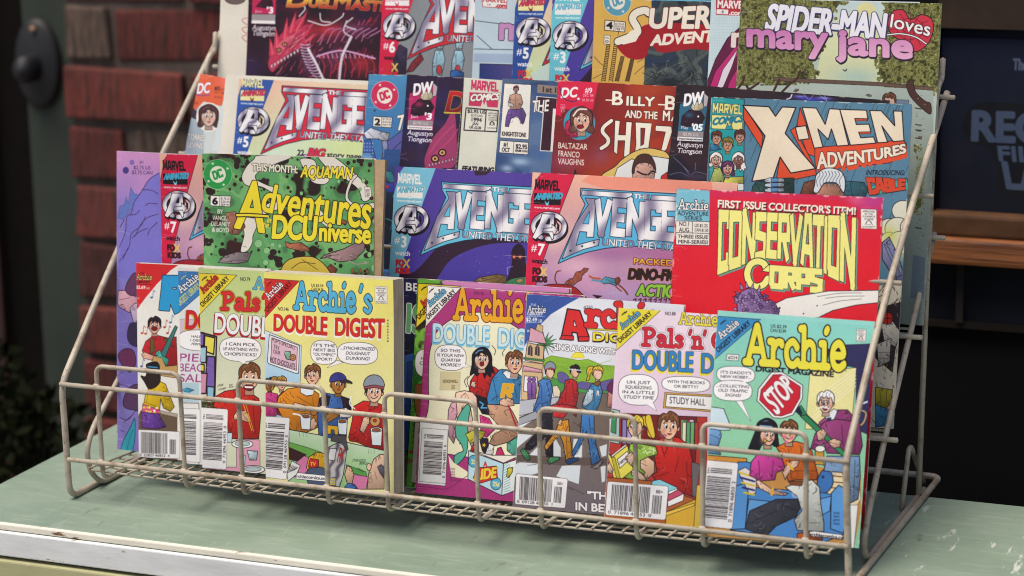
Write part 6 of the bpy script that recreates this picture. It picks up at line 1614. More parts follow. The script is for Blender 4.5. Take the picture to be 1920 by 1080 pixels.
def d_pink(s):
    s.fr(960, 540, 4.5)
    s.poly([(840, 80), (2900, 80), (2900, 2400), (700, 2400)], s.grad('#efdde8', '#e6cbe0', (1200, 200), (1200, 1000)))
    corner(s, [(900, 164), (1260, 184), (880, 528)], '#efdf3c', 'Archie', '#6cb4dc', INK, (932, 350, 1086, 222, 52), (910, 466, 1185, 222, 40), (922, 236, 968, 206))
    s.t('NO.88', 1290, 228, 1380, 232, 28)
    s.t("Archie's", 1410, 302, 1800, 326, (108, 112), '#f0e23c', lean=.02, font='s', th=.17, out=[(5, INK)])
    s.t('Pals', 1100, 484, 1450, 504, (146, 152), '#cf2a3c', lean=.02, font='s', th=.2, bold=1, out=[(20, INK), (17, '#fbf8fa'), (4, INK)])
    s.t("'n'", 1490, 506, 1642, 512, 150, '#cf2a3c', lean=.02, font='s', th=.2, bold=1, out=[(20, INK), (17, '#fbf8fa'), (4, INK)])
    s.qtext('G', (1680, 370), (1800, 380), (1800, 520), (1680, 510), '#cf2a3c', bold=10, out=[(17, '#fbf8fa'), (4, INK)])
    s.t('DOUBLE', 1008, 680, 1528, 708, (155, 165), '#3a86c4', lean=.02, bold=8, out=[(4, INK)], sh=(-8, 18, '#f0de3c', 4))
    s.t('DIGEST', 1590, 712, 2100, 740, (160, 165), '#3a86c4', lean=.02, bold=8, out=[(4, INK)], sh=(-8, 18, '#f0de3c', 4))
    s.balloon(1066, 858, 168, 130, ['UH, JUST', 'SQUEEZING', 'IN A LITTLE', '*STUDY TIME'], [(1120, 972), (1222, 1036), (1185, 955)], h=42)
    s.balloon(1468, 812, 204, 66, ['WITH THE BOOKS', 'OR BETTY?'], h=38)
    s.poly([(1290, 880), (1760, 905), (1750, 1050), (1276, 1010)], '#e0b04a', 3); s.poly([(1306, 896), (1760, 920), (1750, 1034), (1294, 1000)], '#f6f3f2', 4)
    s.t('STUDY HALL', 1328, 972, 1632, 992, 56, '#2a2228', lean=.02, bold=.8)
    s.fr(960, 760, 4.155)
    s.poly([(740, 60), (1520, 90), (1520, 1100), (700, 1100)], '#b83a30', 3)
    s.poly([(850, 60), (1440, 90), (1430, 440), (850, 400)], '#7a1c1c', 4)
    for i, c in enumerate(('#8f7fc0', '#b8a4d8', '#6a5aa4', '#e8e2b0', '#6fb46c', '#4f8f5a', '#a43a34', '#c8c0d8')):
        x = 860 + (i * 38 if i < 4 else 310 + i * 22 + 60)
        s.poly([(x, 110), (x + 34, 112), (x + 30, 300), (x - 2, 295)], c, 3)
    for i, c in enumerate(('#e8e2c0', '#58a46c', '#6fb46c', '#b43a34')):
        x = 1330 + i * 32; s.poly([(x, 130), (x + 28, 132), (x + 22, 330), (x - 4, 325)], c, 3)
    s.poly([(745, 20), (840, 40), (835, 300), (740, 280)], '#a8c4c0', 4); s.poly([(760, 40), (815, 60), (810, 220), (755, 200)], '#3f8a5c', 4)
    s.body([(1120, 300), (1150, 260), (1220, 240), (1300, 250), (1380, 310), (1405, 420), (1420, 640), (1410, 710), (1330, 680), (1130, 600), (1090, 540), (1130, 520), (1110, 400)], '#cf241c', [[(1160, 300), (1190, 400)], [(1300, 400), (1270, 520)], [(1100, 560), (1220, 520)], [(1360, 440), (1370, 620)], [(1240, 270), (1190, 380)]], 6)
    s.person(1220, 170, 84, '#efbf9e', '#7d4e2c', 'short', look=.2, ow=5); s.poly([(1175, 232), (1190, 225), (1205, 234), (1188, 250)], '#e0709c', 2)
    s.person(960, 170, 66, '#f0c8ae', '#e6c83a', 'pony', look=-.4, ow=5)
    s.poly([(1040, 90), (1080, 80), (1115, 230), (1090, 250), (1050, 160)], '#e6c83a', 4, sm=1)
    s.body([(880, 560), (900, 400), (920, 300), (1000, 300), (1120, 320), (1135, 380), (1060, 400), (1040, 480), (1050, 590), (930, 580)], '#9ac44a', [[(960, 340), (950, 500)]], 5)
    r = random.Random(6)
    for _ in range(26):
        s.ell(r.uniform(1020, 1120), r.uniform(320, 380), 5, 5, '#e8f0c0')
    s.body([(1000, 430), (1060, 400), (1110, 440), (1110, 520), (1060, 570), (1050, 600), (1010, 560), (1040, 520), (1000, 490)], '#efbf9e', [[(1010, 450), (1050, 470)]], 5); s.body([(935, 470), (1000, 520), (1050, 570), (1030, 600), (930, 540)], '#f0c8ae', (), 5)
    s.poly([(735, 345), (775, 405), (900, 310), (945, 500), (835, 590), (790, 560)], '#ece05a', 5); s.poly([(775, 405), (800, 400), (850, 585), (820, 588)], '#c8b83a', 3); s.poly([(820, 420), (900, 355), (920, 415), (840, 490)], '#f4f1ec', 4); s.t('HISTORY', 836, 464, 925, 400, 24, INK, bold=1); s.poly([(735, 345), (760, 360), (778, 402), (900, 306), (880, 306), (775, 390)], '#f4f1ec', 2)
    s.body([(740, 470), (760, 440), (790, 500), (780, 530), (745, 520)], '#f0c8ae', (), 4); s.body([(885, 400), (930, 360), (960, 400), (930, 470), (900, 440)], '#f0c8ae', [[(895, 400), (930, 390)]], 4)
    s.poly([(720, 560), (900, 570), (1100, 590), (1340, 700), (1430, 730), (1425, 1100), (700, 1100)], '#b5622c', 4); s.poly([(1200, 830), (1430, 730), (1430, 1100), (1190, 1100)], '#e0b03a', 4); s.poly([(1200, 830), (1420, 760), (1420, 780), (1200, 860)], '#f0c84a', 3)
    s.poly([(1400, 440), (1470, 460), (1430, 720), (1405, 700)], '#6a6468', 3)
    s.poly([(1090, 590), (1150, 575), (1290, 640), (1280, 680), (1220, 700), (1090, 620)], '#8ccfe0', 4); s.poly([(1220, 670), (1290, 645), (1285, 675), (1222, 705)], '#f4f4f2', 3); s.poly([(1210, 720), (1300, 660), (1340, 690), (1335, 740), (1215, 790)], '#f4f0f0', 4); s.poly([(1210, 700), (1295, 655), (1340, 685), (1215, 745)], '#c8506c', 4)
    s.barcode((745, 590), (1220, 628), (1196, 892), (726, 852), False, 81, '0  71896 46953  0', '88>', 16)
    s.poly([(1440, 620), (1500, 620), (1500, 1000), (1415, 960)], '#d8b84a', 3)


def d_teal(s):
    s.fr(1310, 570, 4.694)
    s.poly([(60, 40), (2000, 60), (2000, 2400), (0, 2400)], s.grad('#8fd8cc', '#93d2ac', (800, 200), (800, 900)))
    s.poly([(170, 60), (1550, 155), (1540, 195), (170, 100)], '#a3e2da', a=.5)
    corner(s, [(172, 108), (545, 136), (122, 505)], '#3f94cc', 'Archie', '#f6f4f4', INK, (196, 308, 360, 176, 62), (172, 428, 462, 176, 44), (186, 186, 236, 150))
    s.t('US $2.39', 632, 206, 772, 216, 28); s.t('CAN $2.89', 628, 244, 768, 254, 28)
    s.stamp(1384, 220, 82, 110, .05)
    s.poly([(250, 440), (355, 446), (348, 500), (242, 494)], '#f4f4f0', 3); s.t('#224', 258, 482, 340, 488, 28)
    s.poly([(1130, 400), (1260, 360), (1520, 350), (1600, 350), (1600, 1200), (1380, 1100), (1385, 560), (1150, 520)], '#33305c', 3)
    s.poly([(978, 600), (1385, 560), (1368, 800), (1340, 1100), (935, 1100)], '#eee6a0', 3)
    for i in range(6):
        s.line([(960 + i * 30, 1060 - i * 60), (1380, 720 - i * 30)], 10, '#f8f4cc', a=.7)
    s.t('DIGEST MAGAZINE', 497, 590, 1186, 642, (44, 46), INK, lean=.05, bold=4)
    s.t('Archie', 405, 516, 1290, 574, (330, 356), '#f1e648', lean=.02, font='s', th=.205, out=[(15, INK)])
    s.t('R', 1286, 592, 1300, 594, 10)
    s.balloon(326, 622, 168, 74, ["IT'S DADDY'S", 'NEW HOBBY...'], h=38)
    s.balloon(300, 762, 170, 90, ['...COLLECTING', '*OLD TRAFFIC', '*SIGNS!'], [(320, 840), (458, 1030), (375, 840)], h=40)
    s.poly([(250, 672), (420, 685), (400, 700), (240, 695)], '#fbf8f8')
    # stop sign on a green pole
    s.poly([(850, 920), (900, 890), (960, 980), (1100, 1110), (1050, 1110), (900, 980)], '#2f8a58', 4); s.poly([(840, 935), (885, 905), (910, 960), (895, 985)], '#1c2438', 3)
    s.poly([(640, 600), (735, 598), (915, 715), (912, 830), (830, 975), (735, 1005), (655, 1000), (512, 850), (525, 745)], '#f6f1f0', 5)
    s.poly([(655, 622), (728, 620), (895, 728), (890, 825), (815, 955), (730, 985), (668, 980), (535, 845), (548, 755)], '#cf2234', 4)
    s.qtext('STOP', (560, 800), (745, 620), (850, 740), (690, 980), '#f6f1f0', bold=9, out=[(4, '#3a1018')])
    # old man in a purple sweater
    s.body([(1040, 1110), (1060, 1040), (1130, 980), (1220, 930), (1310, 930), (1370, 1000), (1400, 1110)], '#9c3f7c', [[(1150, 1000), (1160, 1100)]], 5)
    s.poly([(1110, 980), (1190, 920), (1220, 940), (1180, 1040), (1130, 1030)], '#e6eef4', 4); s.poly([(1130, 1000), (1165, 1000), (1160, 1040), (1130, 1040)], '#2c3860', 3)
    s.person(1116, 870, 76, '#efc8b0', '#f2f0f0', 'short', look=-.2, ow=5)
    for x in (1078, 1122):
        s.ell(x, 868, 24, 22, None, 4)
    s.line([(1060, 915), (1100, 905), (1140, 918)], 12, '#f2f0f0')
    s.line([(1380, 900), (1480, 860)], 14, '#e8e8f0'); s.line([(1400, 1080), (1450, 1040), (1470, 960), (1420, 930)], 12, '#c8a468')
    s.poly([(70, 1110), (72, 920), (110, 905), (220, 920), (275, 1060), (275, 1110)], '#cfe6ee', 5)
    s.person(600, 1120, 80, '#efc0a4', '#161420', 'bob', look=.5, ow=5, face=0)
    # sofa scene
    s.fr(1300, 780, 3.6)
    s.body([(90, 100), (120, 85), (180, 95), (190, 130), (170, 200), (185, 260), (95, 250)], '#6f9fd4', [[(100, 120), (170, 150)], [(110, 190), (170, 200)]], 4)
    s.poly([(80, 262), (360, 285), (360, 320), (80, 300)], '#d8943c', 4)
    s.poly([(60, 300), (600, 330), (800, 330), (1130, 400), (1130, 640), (1080, 900), (60, 830)], '#c8904c')
    s.poly([(880, 330), (1100, 300), (1130, 560), (1080, 640), (900, 560)], '#e8d8b0', 2)
    for y in (400, 440, 480):
        s.line([(900, y), (1120, y + 20)], 7, '#7a4a24')
    s.poly([(1040, 600), (1110, 600), (1080, 912), (1030, 905)], '#f2f0ee', 2)
    S = '#4f8fd4'
    s.poly([(290, 330), (330, 310), (400, 330), (420, 470), (290, 480)], S, 5, sm=1)
    s.poly([(840, 420), (880, 360), (930, 380), (940, 460), (890, 520), (840, 500)], '#3f74b8', 5, sm=1); s.star(874, 410, 16, '#1c2c50')
    s.poly([(270, 470), (900, 520), (1020, 560), (1010, 800), (880, 850), (250, 770)], S, 5)
    s.poly([(262, 480), (340, 455), (372, 500), (350, 760), (250, 765)], '#5c9cdc', 5, sm=0); s.poly([(930, 520), (980, 465), (1040, 500), (1040, 640), (1010, 790), (925, 760)], '#5c9cdc', 5, sm=0)
    s.poly([(375, 560), (560, 580), (600, 640), (560, 690), (360, 665)], '#6aa8e4', 4, sm=0); s.poly([(850, 560), (930, 540), (920, 640), (870, 665)], '#6aa8e4', 4)
    s.body([(350, 760), (380, 640), (560, 560), (700, 560), (720, 620), (690, 680), (560, 740), (500, 800), (430, 790)], '#3c3c48', [[(420, 700), (560, 640)], [(600, 600), (700, 640)]], 5)
    s.body([(620, 480), (700, 450), (800, 430), (850, 480), (860, 600), (880, 720), (880, 780), (700, 770), (680, 700), (730, 640), (700, 540)], '#d8dcd4', [[(760, 500), (770, 640)], [(780, 720), (850, 720)], [(840, 470), (870, 520)]], 5)
    s.body([(700, 790), (750, 780), (870, 790), (870, 840), (700, 830)], '#b4541c', (), 4)
    s.poly([(300, 370), (350, 345), (430, 400), (420, 520), (380, 530)], '#e8e0e0', 4)
    for i in range(5):
        s.line([(310 + i * 8, 380 + i * 34), (410, 410 + i * 30)], 12, ('#e6c83a', '#2c2c6c')[i % 2], sm=0)
    s.body([(560, 210), (620, 180), (690, 170), (760, 190), (800, 240), (840, 400), (830, 430), (690, 430), (640, 440), (610, 320), (590, 260)], '#dc6a1c', [[(640, 220), (660, 420)], [(720, 200), (760, 420)], [(620, 300), (820, 310)], [(640, 370), (830, 370)]], 5)
    s.poly([(640, 440), (735, 440), (732, 470), (660, 465)], '#8a4a24', 4)
    s.poly([(440, 45), (370, 220), (440, 240), (470, 180), (480, 100)], '#161420', 4, sm=0)
    s.body([(380, 400), (390, 310), (430, 260), (510, 260), (600, 290), (620, 360), (560, 380), (550, 430), (430, 440), (420, 420)], '#cf3f9c', [[(440, 300), (450, 420)], [(540, 300), (530, 420)]], 5)
    s.body([(420, 440), (440, 430), (540, 500), (640, 520), (620, 535), (530, 530), (450, 490)], '#efc0a4', (), 4); s.line([(535, 490), (528, 530)], 16, '#e8b030')
    s.body([(600, 380), (620, 340), (660, 300), (715, 300), (700, 340), (650, 370), (620, 430)], '#efc0a4', (), 4); s.line([(640, 320), (670, 360)], 14, '#e8b030')
    s.person(500, 130, 60, '#efc0a4', '#161420', 'bob', look=.7, ow=5)
    s.poly([(430, 70), (470, 40), (530, 40), (560, 75), (500, 80)], '#161420', 3, sm=1); s.line([(450, 65), (530, 72)], 8, '#8ab4dc'); s.ell(484, 166, 10, 14, '#e8b030', 3)
    s.person(645, 112, 60, '#efbf9e', '#7d4e2c', 'short', look=0, ow=5)
    for x, y in ((612, 140), (660, 150), (625, 175)):
        s.ell(x, y, 13, 9, '#e0709c')
    s.body([(820, 120), (880, 40), (960, 20), (1120, 40), (1140, 200), (1120, 260), (900, 250), (880, 180), (830, 230), (790, 220)], '#9c3f7c', [[(1000, 60), (1010, 200)], [(1090, 80), (1090, 240)]], 5)
    s.poly([(720, 0), (760, -10), (1125, 340), (1120, 380)], '#2f8a58', 4); s.body([(830, 110), (870, 80), (900, 110), (880, 160), (840, 165)], '#efc0a4', [[(850, 110), (880, 130)]], 4); s.body([(905, 170), (950, 150), (1000, 170), (985, 210), (940, 215)], '#efc0a4', [[(930, 180), (970, 190)]], 4)
    s.body([(880, 370), (900, 270), (1120, 270), (1125, 400), (1110, 560), (1050, 590), (1060, 480), (1000, 380)], '#7898c0', [[(1090, 300), (1080, 560)]], 5)
    s.poly([(820, 230), (880, 230), (880, 330), (820, 325)], '#c8963c', 4); s.ell(855, 220, 34, 22, '#f0f0e8', 4)
    s.poly([(780, 780), (815, 775), (1000, 800), (1010, 815), (1000, 832), (790, 812)], '#f8f8f8', 3); s.t('archiecomics.com', 784, 808, 1040, 836, 24, INK, lean=0, bold=1)
    for i in range(5):
        s.t(('DAN', 'PARENT', 'JIM', 'AMASH', '')[i] or ' ', 942, 660 + i * 24, 985, 662 + i * 24, 15, '#14203c', lean=.2)
    s.barcode((78, 295), (304, 315), (262, 762), (35, 740), True, 91, '0  71896 46850  2', '24>', 16)


def dark_side(s):        # the dark blue comic between the two groups of digests
    s.fr(740, 510, 4.5)
    s.poly([(0, 0), (2200, 0), (2200, 2400), (0, 2400)], s.grad('#1a1740', '#0b1228', (100, 100), (100, 700)))
    s.t('BEYOND', 92, 155, 520, 190, 66, '#d8d8d4', bold=4)
    s.t('T', 178, 215, 230, 220, 40, '#d8d8d4', bold=4)
    s.qtext('IS', (95, 270), (260, 285), (250, 530), (85, 500), '#5a8f66', bold=14, out=[(14, INK), (9, '#d8dcd8')])
    s.poly([(85, 700), (160, 680), (160, 1080), (75, 1080)], '#244a8c', 5, '#0c1430'); s.poly([(105, 760), (150, 750), (145, 1080), (100, 1080)], '#1c3468', 4, '#0c1430')
    s.fr(740, 720, 4.5)
    s.poly([(60, 100), (140, 100), (110, 560), (60, 570)], '#1c3a78'); s.line([(70, 200), (120, 300)], 4, '#0c1430'); s.poly([(60, 560), (110, 575), (105, 850), (40, 880)], '#5a4a48'); s.t('CT', 62, 606, 102, 610, 24, '#1c1016', bold=2)
    for i in range(5):
        s.line([(62 + i * 9, 630), (58 + i * 9, 740)], 4, '#1c1016')
    s.t('04', 58, 785, 90, 790, 26, '#1c1016'); s.t('9 US', 48, 830, 92, 836, 22, '#1c1016')


def shop_sign(s):
    s.fr(1620, 50, 1.9636)
    s.poly([(200, -100), (1400, -100), (1400, 900), (200, 900)], s.grad('#0f1730', '#0a0f20', (400, 30), (400, 650)))
    s.poly([(370, 350), (395, 300), (460, 282), (620, 290), (900, 300), (900, 640), (520, 615), (500, 520), (450, 440), (400, 425), (372, 390)], '#090c16', 6, '#060810', sm=1)
    g = '#46546e'
    s.qtext('REC', (392, 312), (660, 322), (664, 428), (388, 415), g, bold=13)
    s.qtext('FILM', (485, 440), (700, 446), (700, 500), (492, 492), g, bold=6)
    s.qtext('LAB', (502, 500), (720, 505), (730, 605), (520, 592), g, bold=11)
    s.t('The', 548, 158, 600, 160, 40, '#5a647c', bold=4)
# ------------------------------------------------------------------ materials
MATS = {}


def mat(name, build):
    if name in MATS:
        return MATS[name]
    mt = bpy.data.materials.new(name); mt.use_nodes = True
    nt = mt.node_tree
    b = nt.nodes['Principled BSDF']
    build(nt, b)
    MATS[name] = mt
    return mt


def N(nt, t, **kw):
    n = nt.nodes.new(t)
    for k, v in kw.items():
        if hasattr(n, k):
            setattr(n, k, v)
        else:
            n.inputs[k].default_value = v
    return n


def ramp(nt, src, stops):
    r = nt.nodes.new('ShaderNodeValToRGB')
    e = r.color_ramp.elements
    while len(e) < len(stops):
        e.new(0.5)
    for i, (p, c) in enumerate(stops):
        e[i].position = p; e[i].color = c if len(c) == 4 else (*c, 1)
    nt.links.new(src, r.inputs[0])
    return r


def mix(nt, a, b, f, mode='MIX'):
    m = nt.nodes.new('ShaderNodeMix'); m.data_type = 'RGBA'; m.blend_type = mode
    for i, v in ((6, a), (7, b)):
        if hasattr(v, 'links') or hasattr(v, 'is_linked'):
            nt.links.new(v, m.inputs[i])
        else:
            m.inputs[i].default_value = v
    if hasattr(f, 'is_linked'):
        nt.links.new(f, m.inputs[0])
    else:
        m.inputs[0].default_value = f
    return m.outputs[2]


def tex(nt, scale, detail=4, rough=.55, sc=(1, 1, 1), kind='noise', coord='Object'):
    tc = nt.nodes.new('ShaderNodeTexCoord'); mp = nt.nodes.new('ShaderNodeMapping')
    mp.inputs['Scale'].default_value = sc
    nt.links.new(tc.outputs[coord], mp.inputs[0])
    n = nt.nodes.new('ShaderNodeTexNoise')
    n.inputs['Scale'].default_value = scale; n.inputs['Detail'].default_value = detail; n.inputs['Roughness'].default_value = rough
    nt.links.new(mp.outputs[0], n.inputs[0])
    return n.outputs[0]


def bump(nt, b, src, dist, strength=1.0):
    u = nt.nodes.new('ShaderNodeBump'); u.inputs['Distance'].default_value = dist; u.inputs['Strength'].default_value = strength
    nt.links.new(src, u.inputs['Height']); nt.links.new(u.outputs[0], b.inputs['Normal'])


def m_wire(nt, b):
    n1 = tex(nt, 90, 5); n2 = tex(nt, 22, 4); n3 = tex(nt, 420, 3)
    c = mix(nt, lin('#b5a997'), lin('#998e7e'), ramp(nt, n2, [(.35, (0, 0, 0)), (.7, (1, 1, 1))]).outputs[0])
    c = mix(nt, c, lin('#8a7560'), ramp(nt, n1, [(.53, (0, 0, 0)), (.66, (.75, .75, .75))]).outputs[0])
    c = mix(nt, c, lin('#33241d'), ramp(nt, n3, [(.66, (0, 0, 0)), (.7, (.9, .9, .9))]).outputs[0])
    nt.links.new(c, b.inputs['Base Color']); b.inputs['Roughness'].default_value = .5
    bump(nt, b, n1, .0004)


def m_plain(col, rough=.6, k=1.0, spec=.5, var=.12, scale=30, bd=.0003):
    def f(nt, b):
        c = lin(col, k); d = tuple(v * (1 - var * 2) for v in c[:3]) + (1,)
        n = tex(nt, scale, 5)
        nt.links.new(mix(nt, c, d, ramp(nt, n, [(.3, (0, 0, 0)), (.7, (1, 1, 1))]).outputs[0]), b.inputs['Base Color'])
        b.inputs['Roughness'].default_value = rough; b.inputs['Specular IOR Level'].default_value = spec
        bump(nt, b, n, bd)
    return f


def m_pages(col):
    def f(nt, b):
        n = tex(nt, 60, 6, .75, (.3, 20, .3)); n2 = tex(nt, 25, 4)
        c = mix(nt, lin(col, 1.0), lin(col, .6), ramp(nt, n, [(.38, (0, 0, 0)), (.62, (1, 1, 1))]).outputs[0])
        c = mix(nt, c, lin('#8f7450', .8), ramp(nt, n2, [(.5, (0, 0, 0)), (.8, (.6, .6, .6))]).outputs[0])
        nt.links.new(c, b.inputs['Base Color']); b.inputs['Roughness'].default_value = .85
        bump(nt, b, n, .0006)
    return f


def m_cover(img, gloss):
    def f(nt, b):
        t = nt.nodes.new('ShaderNodeTexImage'); t.image = img; t.extension = 'EXTEND'; t.interpolation = 'Cubic'
        m_ = nt.nodes.new('ShaderNodeMix'); m_.data_type = 'RGBA'; m_.blend_type = 'MULTIPLY'; m_.inputs[0].default_value = 1
        nt.links.new(t.outputs[0], m_.inputs[6]); m_.inputs[7].default_value = (PK, PK, PK, 1)
        nt.links.new(m_.outputs[2], b.inputs['Base Color'])
        n = tex(nt, 34, 3); n2 = tex(nt, 9, 2)
        r = ramp(nt, n, [(.3, (gloss, gloss, gloss)), (.7, (gloss + .14,) * 3)])
        nt.links.new(r.outputs[0], b.inputs['Roughness'])
        b.inputs['Specular IOR Level'].default_value = .34
        bump(nt, b, n2, .004, .5)
    return f


PK = 0.85

# ------------------------------------------------------------------ mesh helpers


def link(name, me, mats, parent=None):
    o = bpy.data.objects.new(name, me); COL.objects.link(o)
    for m_ in (mats if isinstance(mats, (list, tuple)) else [mats]):
        me.materials.append(m_)
    if parent is not None:
        o.parent = parent
    return o


def empty(name, label, cat, group=None, mtx=None):
    o = bpy.data.objects.new(name, None); COL.objects.link(o); o.empty_display_size = .02
    if mtx is not None:
        o.matrix_world = mtx
    tag(o, label, cat, group)
    return o


def tag(o, label=None, cat=None, group=None, kind=None):
    for k, v in (('label', label), ('category', cat), ('group', group), ('kind', kind)):
        if v:
            o[k] = v
    return o


def mesh(name, V, F, shade=False):
    me = bpy.data.meshes.new(name); me.from_pydata([tuple(map(float, v)) for v in V], [], F); me.update()
    if shade:
        for p in me.polygons:
            p.use_smooth = True
    return me


def box(name, p0, p1, mt, parent=None, bev=0.0, jit=0.0, seed=0, seg=2):
    bm = bmesh.new(); bmesh.ops.create_cube(bm, size=1)
    p0, p1 = Vector(p0), Vector(p1); r = random.Random(seed)
    for v in bm.verts:
        v.co = Vector(((v.co.x + .5) * (p1.x - p0.x) + p0.x, (v.co.y + .5) * (p1.y - p0.y) + p0.y, (v.co.z + .5) * (p1.z - p0.z) + p0.z))
        v.co += Vector((r.uniform(-jit, jit), r.uniform(-jit, jit), r.uniform(-jit, jit)))
    if bev:
        bmesh.ops.bevel(bm, geom=list(bm.edges), offset=bev, segments=seg, affect='EDGES', profile=.6)
    me = bpy.data.meshes.new(name); bm.to_mesh(me); bm.free()
    return link(name, me, mt, parent)


def fillet(P, rad, n=7):
    P = [Vector(p) for p in P]; out = [P[0]]
    for i in range(1, len(P) - 1):
        a, b, c = P[i - 1], P[i], P[i + 1]
        r = rad[i - 1] if isinstance(rad, (list, tuple)) else rad
        u, v = (a - b), (c - b)
        r = min(r, u.length * .48, v.length * .48)
        if r <= 1e-5:
            out.append(b); continue
        s_, e_ = b + u.normalized() * r, b + v.normalized() * r
        for k in range(n + 1):
            t = k / n
            out.append(s_ * (1 - t) ** 2 + b * 2 * t * (1 - t) + e_ * t * t)
    out.append(P[-1])
    return out


def tube(name, P, r, mt, parent=None, seg=10):
    P = [Vector(p) for p in P]
    V, F = [], []
    up = Vector((0.1, .2, 1)).normalized()
    prev = None
    for i, p in enumerate(P):
        d = (P[min(i + 1, len(P) - 1)] - P[max(i - 1, 0)]).normalized()
        if prev is None:
            a = d.cross(up if abs(d.dot(up)) < .95 else Vector((1, 0, 0))).normalized()
        else:
            a = (prev - d * prev.dot(d)).normalized()
        prev = a
        b = d.cross(a)
        for k in range(seg):
            t = 2 * math.pi * k / seg
            V.append(p + (a * math.cos(t) + b * math.sin(t)) * r)
    for i in range(len(P) - 1):
        for k in range(seg):
            k2 = (k + 1) % seg
            F.append((i * seg + k, i * seg + k2, (i + 1) * seg + k2, (i + 1) * seg + k))
    for s0, sg in ((0, -1), (len(P) - 1, 1)):
        c = len(V); d = (P[s0] - P[s0 - sg if 0 <= s0 - sg < len(P) else s0]).normalized()
        V.append(P[s0] + d * r * .5)
        for k in range(seg):
            k2 = (k + 1) % seg
            F.append((s0 * seg + k, s0 * seg + k2, c) if sg > 0 else (s0 * seg + k2, s0 * seg + k, c))
    return link(name, mesh(name, V, F, True), mt, parent)


# ------------------------------------------------------------------ setting
ground = box('ground', (-30, -30, -1.0), (30, 30, -.75), mat('pavement', m_plain('#8a857c', .9, 1, .3, .2, 3)))
tag(ground, kind='structure')

# painted cabinet the rack stands on


def m_green(nt, b):
    n = tex(nt, 9, 5); n2 = tex(nt, 55, 6, .65, (.5, 2.2, 1)); n3 = tex(nt, 38, 5, .75, (1.4, .35, 1)); n4 = tex(nt, 16, 3)
    c = mix(nt, lin('#8d9d8b', .92), lin('#7f917f', .88), ramp(nt, n, [(.35, (0, 0, 0)), (.65, (1, 1, 1))]).outputs[0])
    c = mix(nt, c, lin('#9aa896', .95), ramp(nt, n2, [(.5, (0, 0, 0)), (.7, (.5, .5, .5))]).outputs[0])
    c = mix(nt, c, lin('#544a3c', .8), ramp(nt, n3, [(.62, (0, 0, 0)), (.74, (.6, .6, .6))]).outputs[0])
    vo = nt.nodes.new('ShaderNodeTexNoise'); vo.inputs['Scale'].default_value = 70; vo.inputs['Detail'].default_value = 6; vo.inputs['Roughness'].default_value = .7
    tc = nt.nodes.new('ShaderNodeTexCoord'); mp = nt.nodes.new('ShaderNodeMapping'); mp.inputs['Scale'].default_value = (.8, .22, 1); mp.inputs['Rotation'].default_value = (0, 0, .5)
    nt.links.new(tc.outputs['Object'], mp.inputs[0]); nt.links.new(mp.outputs[0], vo.inputs[0])
    sx = nt.nodes.new('ShaderNodeSeparateXYZ'); nt.links.new(tc.outputs['Object'], sx.inputs[0])
    gx = ramp(nt, sx.outputs[0], [(.5, (.12, .12, .12)), (.75, (.8, .8, .8))])
    scr = ramp(nt, vo.outputs[0], [(.6, (0, 0, 0)), (.62, (1, 1, 1))])
    mu = nt.nodes.new('ShaderNodeMath'); mu.operation = 'MULTIPLY'; nt.links.new(gx.outputs[0], mu.inputs[0]); nt.links.new(scr.outputs[0], mu.inputs[1])
    c = mix(nt, c, lin('#c3c6bf'), mu.outputs[0])
    nt.links.new(c, b.inputs['Base Color']); b.inputs['Roughness'].default_value = .48
    bump(nt, b, n2, .0006)


def m_chipped(col, chip, amount=.66, k=1.0):
    def f(nt, b):
        n = tex(nt, 14, 6, .6, (1, 1, 4)); n2 = tex(nt, 60, 6, .7, (.5, 1, 2)); n3 = tex(nt, 300, 3)
        c = mix(nt, lin(col, k), lin(col, k * .8), ramp(nt, n, [(.35, (0, 0, 0)), (.7, (1, 1, 1))]).outputs[0])
        c = mix(nt, c, lin(chip), ramp(nt, n2, [(amount, (0, 0, 0)), (amount + .04, (1, 1, 1))]).outputs[0])
        nt.links.new(c, b.inputs['Base Color']); b.inputs['Roughness'].default_value = .8
        b.inputs['Specular IOR Level'].default_value = .25
        bump(nt, b, n2, .0003)
    return f


cab = empty('painted_cabinet', 'old painted cabinet with scuffed sage green top and white front edge under the wire rack', 'cabinet', mtx=Matrix.Translation((.4, .08, -.75)))


def cpart(name, p0, p1, mt, **kw):
    o = box(name, p0, p1, mt, None, **kw)
    o.parent = cab; o.matrix_parent_inverse = cab.matrix_world.inverted()
    return o


cpart('top', (-.0845, -.0665, -.018), (1.7, .2335, 0), mat('green_paint', m_green), bev=.0012)
cpart('edge_strip', (-.0850, -.0715, -.0052), (1.7005, -.0668, .0005), mat('cream_strip', m_chipped('#ddd8c8', '#6e5138', .6)), bev=.002, seg=4)
cpart('apron', (-.0855, -.0750, -.0255), (1.701, -.0668, -.0056), mat('white_paint', m_chipped('#dcdedd', '#8d7f6e', .6, .95)), bev=.001)
cpart('drawer_front', (-.070, -.0775, -.19), (.42, -.060, -.0285), mat('olive_paint', m_chipped('#b5b288', '#e3dfcd', .68, .9)), bev=.0015)
cpart('drawer_front', (.432, -.0775, -.19), (.95, -.060, -.0285), MATS['olive_paint'], bev=.0015)
cpart('carcass', (-.080, -.0595, -.748), (1.69, .225, -.0182), MATS['olive_paint'])
for x in (.1, .6):
    k_ = tube('knob', [(x, -.078, -.11), (x, -.098, -.11)], .012, MATS['white_paint'], None, 14)
    k_.parent = cab; k_.matrix_parent_inverse = cab.matrix_world.inverted()

# brick pillar behind on the left, every brick its own piece


